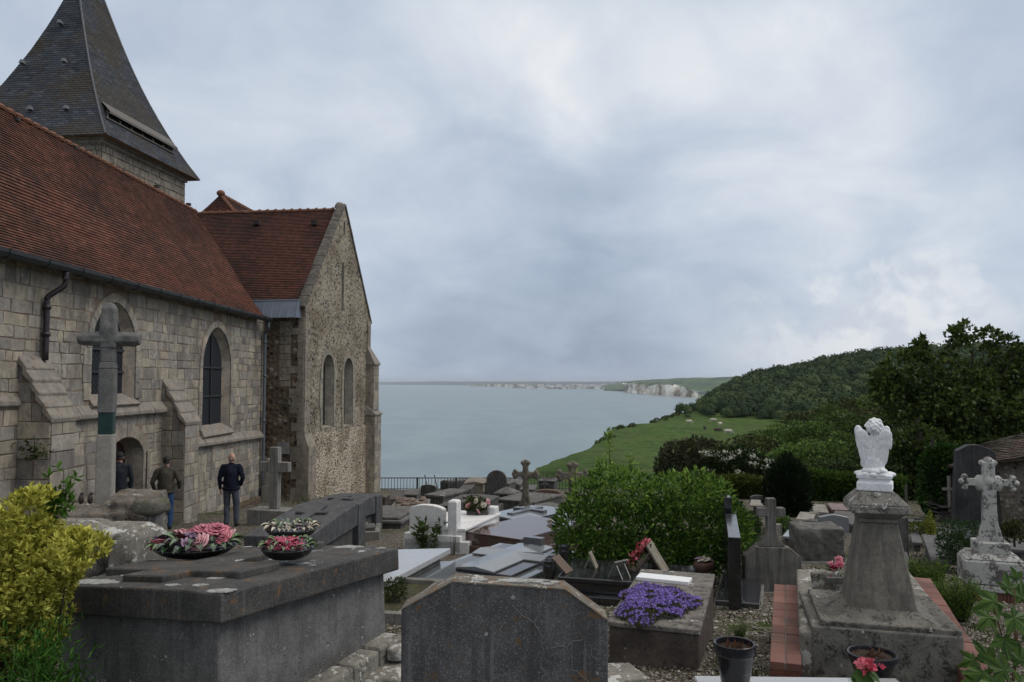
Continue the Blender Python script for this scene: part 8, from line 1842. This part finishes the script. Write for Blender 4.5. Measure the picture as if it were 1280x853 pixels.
# ---------------------------------------------------------------- people
def capsule(mb, a, b_, r0, r1, n=14):
    a, b_ = Vector(a), Vector(b_); mb.tube([a, a.lerp(b_, .33), a.lerp(b_, .66), b_], [r0, r0+(r1-r0)*.33, r0+(r1-r0)*.66, r1], n); ell(mb, a, (r0,)*3, None, 12, 8); ell(mb, b_, (r1,)*3, None, 12, 8)
mSkin = plain('skin', (.42, .24, .17), .55, var=.08, sc=20)
def person(loc, rz, label, H_=1.76, jacket=None, trouser=None, shoe=None, hair=None, bald=False, hat=None, arms=None, legs=None, head_turn=0, collar=None, stoop=0., bulk=1.0):
    """figure facing local +Y. arms/legs: joint positions per side"""
    s = H_/1.76; o = empty('person', loc, rz, label, 'person'); S = lambda p: Vector(p)*s
    hip, chest, neck = S((0, 0, .95)), S((0, .03*stoop*10, 1.32)), S((0, .06*stoop*10, 1.50)); hd = S((0, .02+.09*stoop*10, 1.645))
    bd = MB()
    ell(bd, hip, (.155*s*bulk, .11*s, .13*s)); ell(bd, chest, (.165*s*bulk, .115*s, .20*s)); capsule(bd, hip, chest, .13*s, .14*s); capsule(bd, neck-Vector((0, 0, .06*s)), hd-Vector((0, 0, .05*s)), .058*s, .055*s)
    Rh = Matrix.Rotation(R(head_turn), 3, 'Z')
    def he(p, r): ell(bd, hd+Rh @ Vector(p)*s, tuple(x*s for x in r), Rh, 16, 12)
    he((0, -.01, .02), (.076, .096, .105)); he((0, .03, -.045), (.058, .065, .065)); he((0, .098, -.005), (.013, .02, .022)); he((0, .092, -.055), (.024, .012, .007)); he((.08, 0, -.005), (.012, .02, .032)); he((-.08, 0, -.005), (.012, .02, .032)); he((.03, .083, .02), (.014, .008, .008)); he((-.03, .083, .02), (.014, .008, .008))
    jk = MB(); ell(jk, chest+S((0, 0, .0)), (.195*s*bulk, .14*s, .22*s)); ell(jk, S((0, 0, 1.05)), (.185*s*bulk, .135*s, .17*s)); ell(jk, chest+S((0, 0, .12)), (.20*s*bulk, .11*s, .085*s)); capsule(jk, S((0, 0, .98)), chest, .155*s*bulk, .16*s*bulk); capsule(jk, neck-S((0, 0, .05)), neck+S((0, 0, .005)), .078*s, .064*s)
    for sd in (-1, 1):
        sh, el_, wr, hn = [S(p) for p in arms[0 if sd < 0 else 1]]
        capsule(bd, sh, el_, .05*s, .04*s); capsule(bd, el_, wr, .04*s, .028*s)
        capsule(jk, sh, el_, .070*s*bulk, .055*s); capsule(jk, el_, wr, .055*s, .042*s)
        hd_ = (hn-wr).normalized(); sdv = hd_.cross(Vector((1, 0, 0))).normalized(); nrm = sdv.cross(hd_)
        ell(bd, wr+hd_*.05*s, (.022*s, .042*s, .052*s), Matrix((nrm, sdv, hd_)).transposed())
        for f in range(4):
            b0_ = wr+hd_*.09*s+sdv*(.03-.02*f)*s; l = (.075, .085, .078, .06)[f]*s; m1 = b0_+hd_*l*.5; capsule(bd, b0_, m1, .0098*s, .0092*s, 8); capsule(bd, m1, m1+(hd_*.8-nrm*sd*.55).normalized()*l*.5, .0092*s, .008*s, 8)
        th_ = wr+hd_*.03*s+sdv*.035*s; capsule(bd, th_, th_+(hd_+sdv*.8).normalized()*.055*s, .012*s, .0095*s, 8)
    tr = MB(); ell(tr, hip+S((0, -.01, .0)), (.17*s*bulk, .135*s, .15*s)); shb = []
    for sd in (-1, 1):
        hj, kn, an, to = [S(p) for p in legs[0 if sd < 0 else 1]]
        capsule(bd, hj, kn, .078*s, .05*s); capsule(bd, kn, an, .052*s, .036*s); capsule(tr, hj, kn, .098*s, .072*s); capsule(tr, kn, an+Vector((0, 0, .02*s)), .072*s, .062*s)
        sb = MB(); capsule(sb, an+Vector((0, 0, -.02*s)), an+Vector((0, 0, -.045*s)), .045*s, .046*s); dr = (to-an); dr.z = 0; capsule(sb, Vector((an.x, an.y, an.z-.05*s)), Vector((to.x, to.y, an.z-.055*s)), .044*s, .036*s); capsule(bd, an, Vector((to.x, to.y, an.z-.05*s)), .03*s, .022*s)
        shb.append(sb)
    c_ = bd.build('body', mSkin, o); remesh(c_, .0075, 2)
    j_ = jk.build('jacket', jacket, o); remesh(j_, .011, 4); folds(j_, .014, 7, (1, 1, .7))
    t_ = tr.build('trousers', trouser, o); remesh(t_, .011, 3); folds(t_, .012, 8, (1, 1, .8))
    for sb in shb: q = sb.build('shoe', shoe, o); remesh(q, .008, 2)
    if bald:
        hb = MB(); 
        for a in np.linspace(-1.0, 4.14, 18): 
            if math.sin(a) < .25: ell(hb, hd+Rh @ (Vector((.074*math.cos(a), .093*math.sin(a)-.01, -.012))*s), (.013*s, .013*s, .032*s))
        q = hb.build('hair', plain('grey_hair', (.30, .28, .26), .9), o); remesh(q, .006, 2)
    if hat:
        hb = MB(); ell(hb, hd+Rh @ (Vector((0, -.012, .045))*s), (.088*s, .106*s, .088*s)); q = hb.build('cap', hat, o); me = q.data; b = bmesh.new(); b.from_mesh(me); bmesh.ops.bisect_plane(b, geom=b.verts[:]+b.edges[:]+b.faces[:], plane_co=hd+Vector((0, 0, .012*s)), plane_no=(0, -.38, 1), clear_inner=True); b.to_mesh(me); b.free(); sol = q.modifiers.new('s', 'SOLIDIFY'); sol.thickness = .012; me.polygons.foreach_set('use_smooth', [True]*len(me.polygons))
        hb = MB(); 
        for i in range(26): a = math.pi+math.pi*i/25; ell(hb, hd+Rh @ (Vector((.072*math.cos(a), .09*math.sin(a)-.008, -.01))*s), (.014*s, .014*s, .035*s), None, 8, 6)
        q = hb.build('hair', plain('dark_hair', (.03, .022, .018), .8), o); remesh(q, .007, 2)
    if collar:
        hb = MB(); hb.lathe([(.066*s, 0), (.076*s, .005*s), (.070*s, .045*s), (.060*s, .04*s)], 20); q = hb.build('collar', collar, o, smooth=True); q.location = neck-Vector((0, .004, .015))
    hb = MB(); hb.lathe([(.172*s*bulk, 0), (.185*s*bulk, .01), (.186*s*bulk, .06*s), (.175*s*bulk, .07*s)], 24, sy=.78); q = hb.build('hem', jacket, o, smooth=True); q.location = (0, -.002, .885*s); folds(q, .006, 9)
    return o
mNavy = plain('navy_wool', (.010, .013, .024), .9, sc=30, spec=.15); mGT = plain('grey_trouser_cloth', (.07, .075, .095), .9, sc=30, spec=.15); mOl = plain('dark_olive_jacket', (.055, .047, .036), .85, sc=20, spec=.2); mJe = plain('blue_denim', (.03, .065, .14), .9, sc=30, spec=.15); mShoe = plain('black_leather', (.012, .011, .01), .5)
standL = [[(-.095, 0, .90), (-.105, .02, .50), (-.115, .0, .085), (-.13, .13, .03)], [(.095, 0, .90), (.11, .06, .50), (.105, .02, .085), (.12, .15, .03)]]
gp = G(288, 658.5); person(gp, R(8), 'bald man in a navy jumper and grey trousers walking towards the church, back turned', 1.80, mNavy, mGT, mShoe, bald=True, head_turn=28, bulk=1.12,
       arms=[[(-.185, 0, 1.44), (-.27, -.02, 1.17), (-.255, .03, .93), (-.25, .06, .80)], [(.185, 0, 1.44), (.285, -.07, 1.19), (.215, .04, 1.0), (.17, .10, .90)]], legs=[[(-.095, 0, .90), (-.10, .04, .50), (-.085, -.03, .085), (-.10, .12, .03)], [(.095, 0, .90), (.12, .03, .50), (.13, .02, .085), (.15, .16, .03)]])
gp = G(206, 662); person(gp, R(14), 'man in a dark olive jacket, black cap and blue jeans beside the buttress, back turned', 1.70, mOl, mJe, mShoe, hat=plain('black_cap', (.01, .01, .011), .8), head_turn=-5, stoop=.06, bulk=1.12,
       arms=[[(-.20, .02, 1.41), (-.30, -.03, 1.16), (-.26, .06, .95), (-.25, .09, .83)], [(.20, .02, 1.41), (.31, -.04, 1.18), (.30, .10, .99), (.28, .18, .92)]], legs=standL)
dz = P(148, 566, 17.7).z; gp = Vector((P(149, 600, 17.75).x, 17.75, dz-1.76)); person(gp, R(25), 'person in dark navy coat and black cap standing in the church doorway', 1.76, plain('black_navy_coat', (.006, .008, .014), .9), plain('black_trousers', (.012, .012, .014), .9), mShoe, hat=MATS['black_cap'],
       arms=[[(-.185, 0, 1.44), (-.25, -.02, 1.17), (-.23, .03, .93), (-.23, .06, .80)], [(.185, 0, 1.44), (.25, -.02, 1.17), (.23, .03, .93), (.23, .06, .80)]], legs=standL)
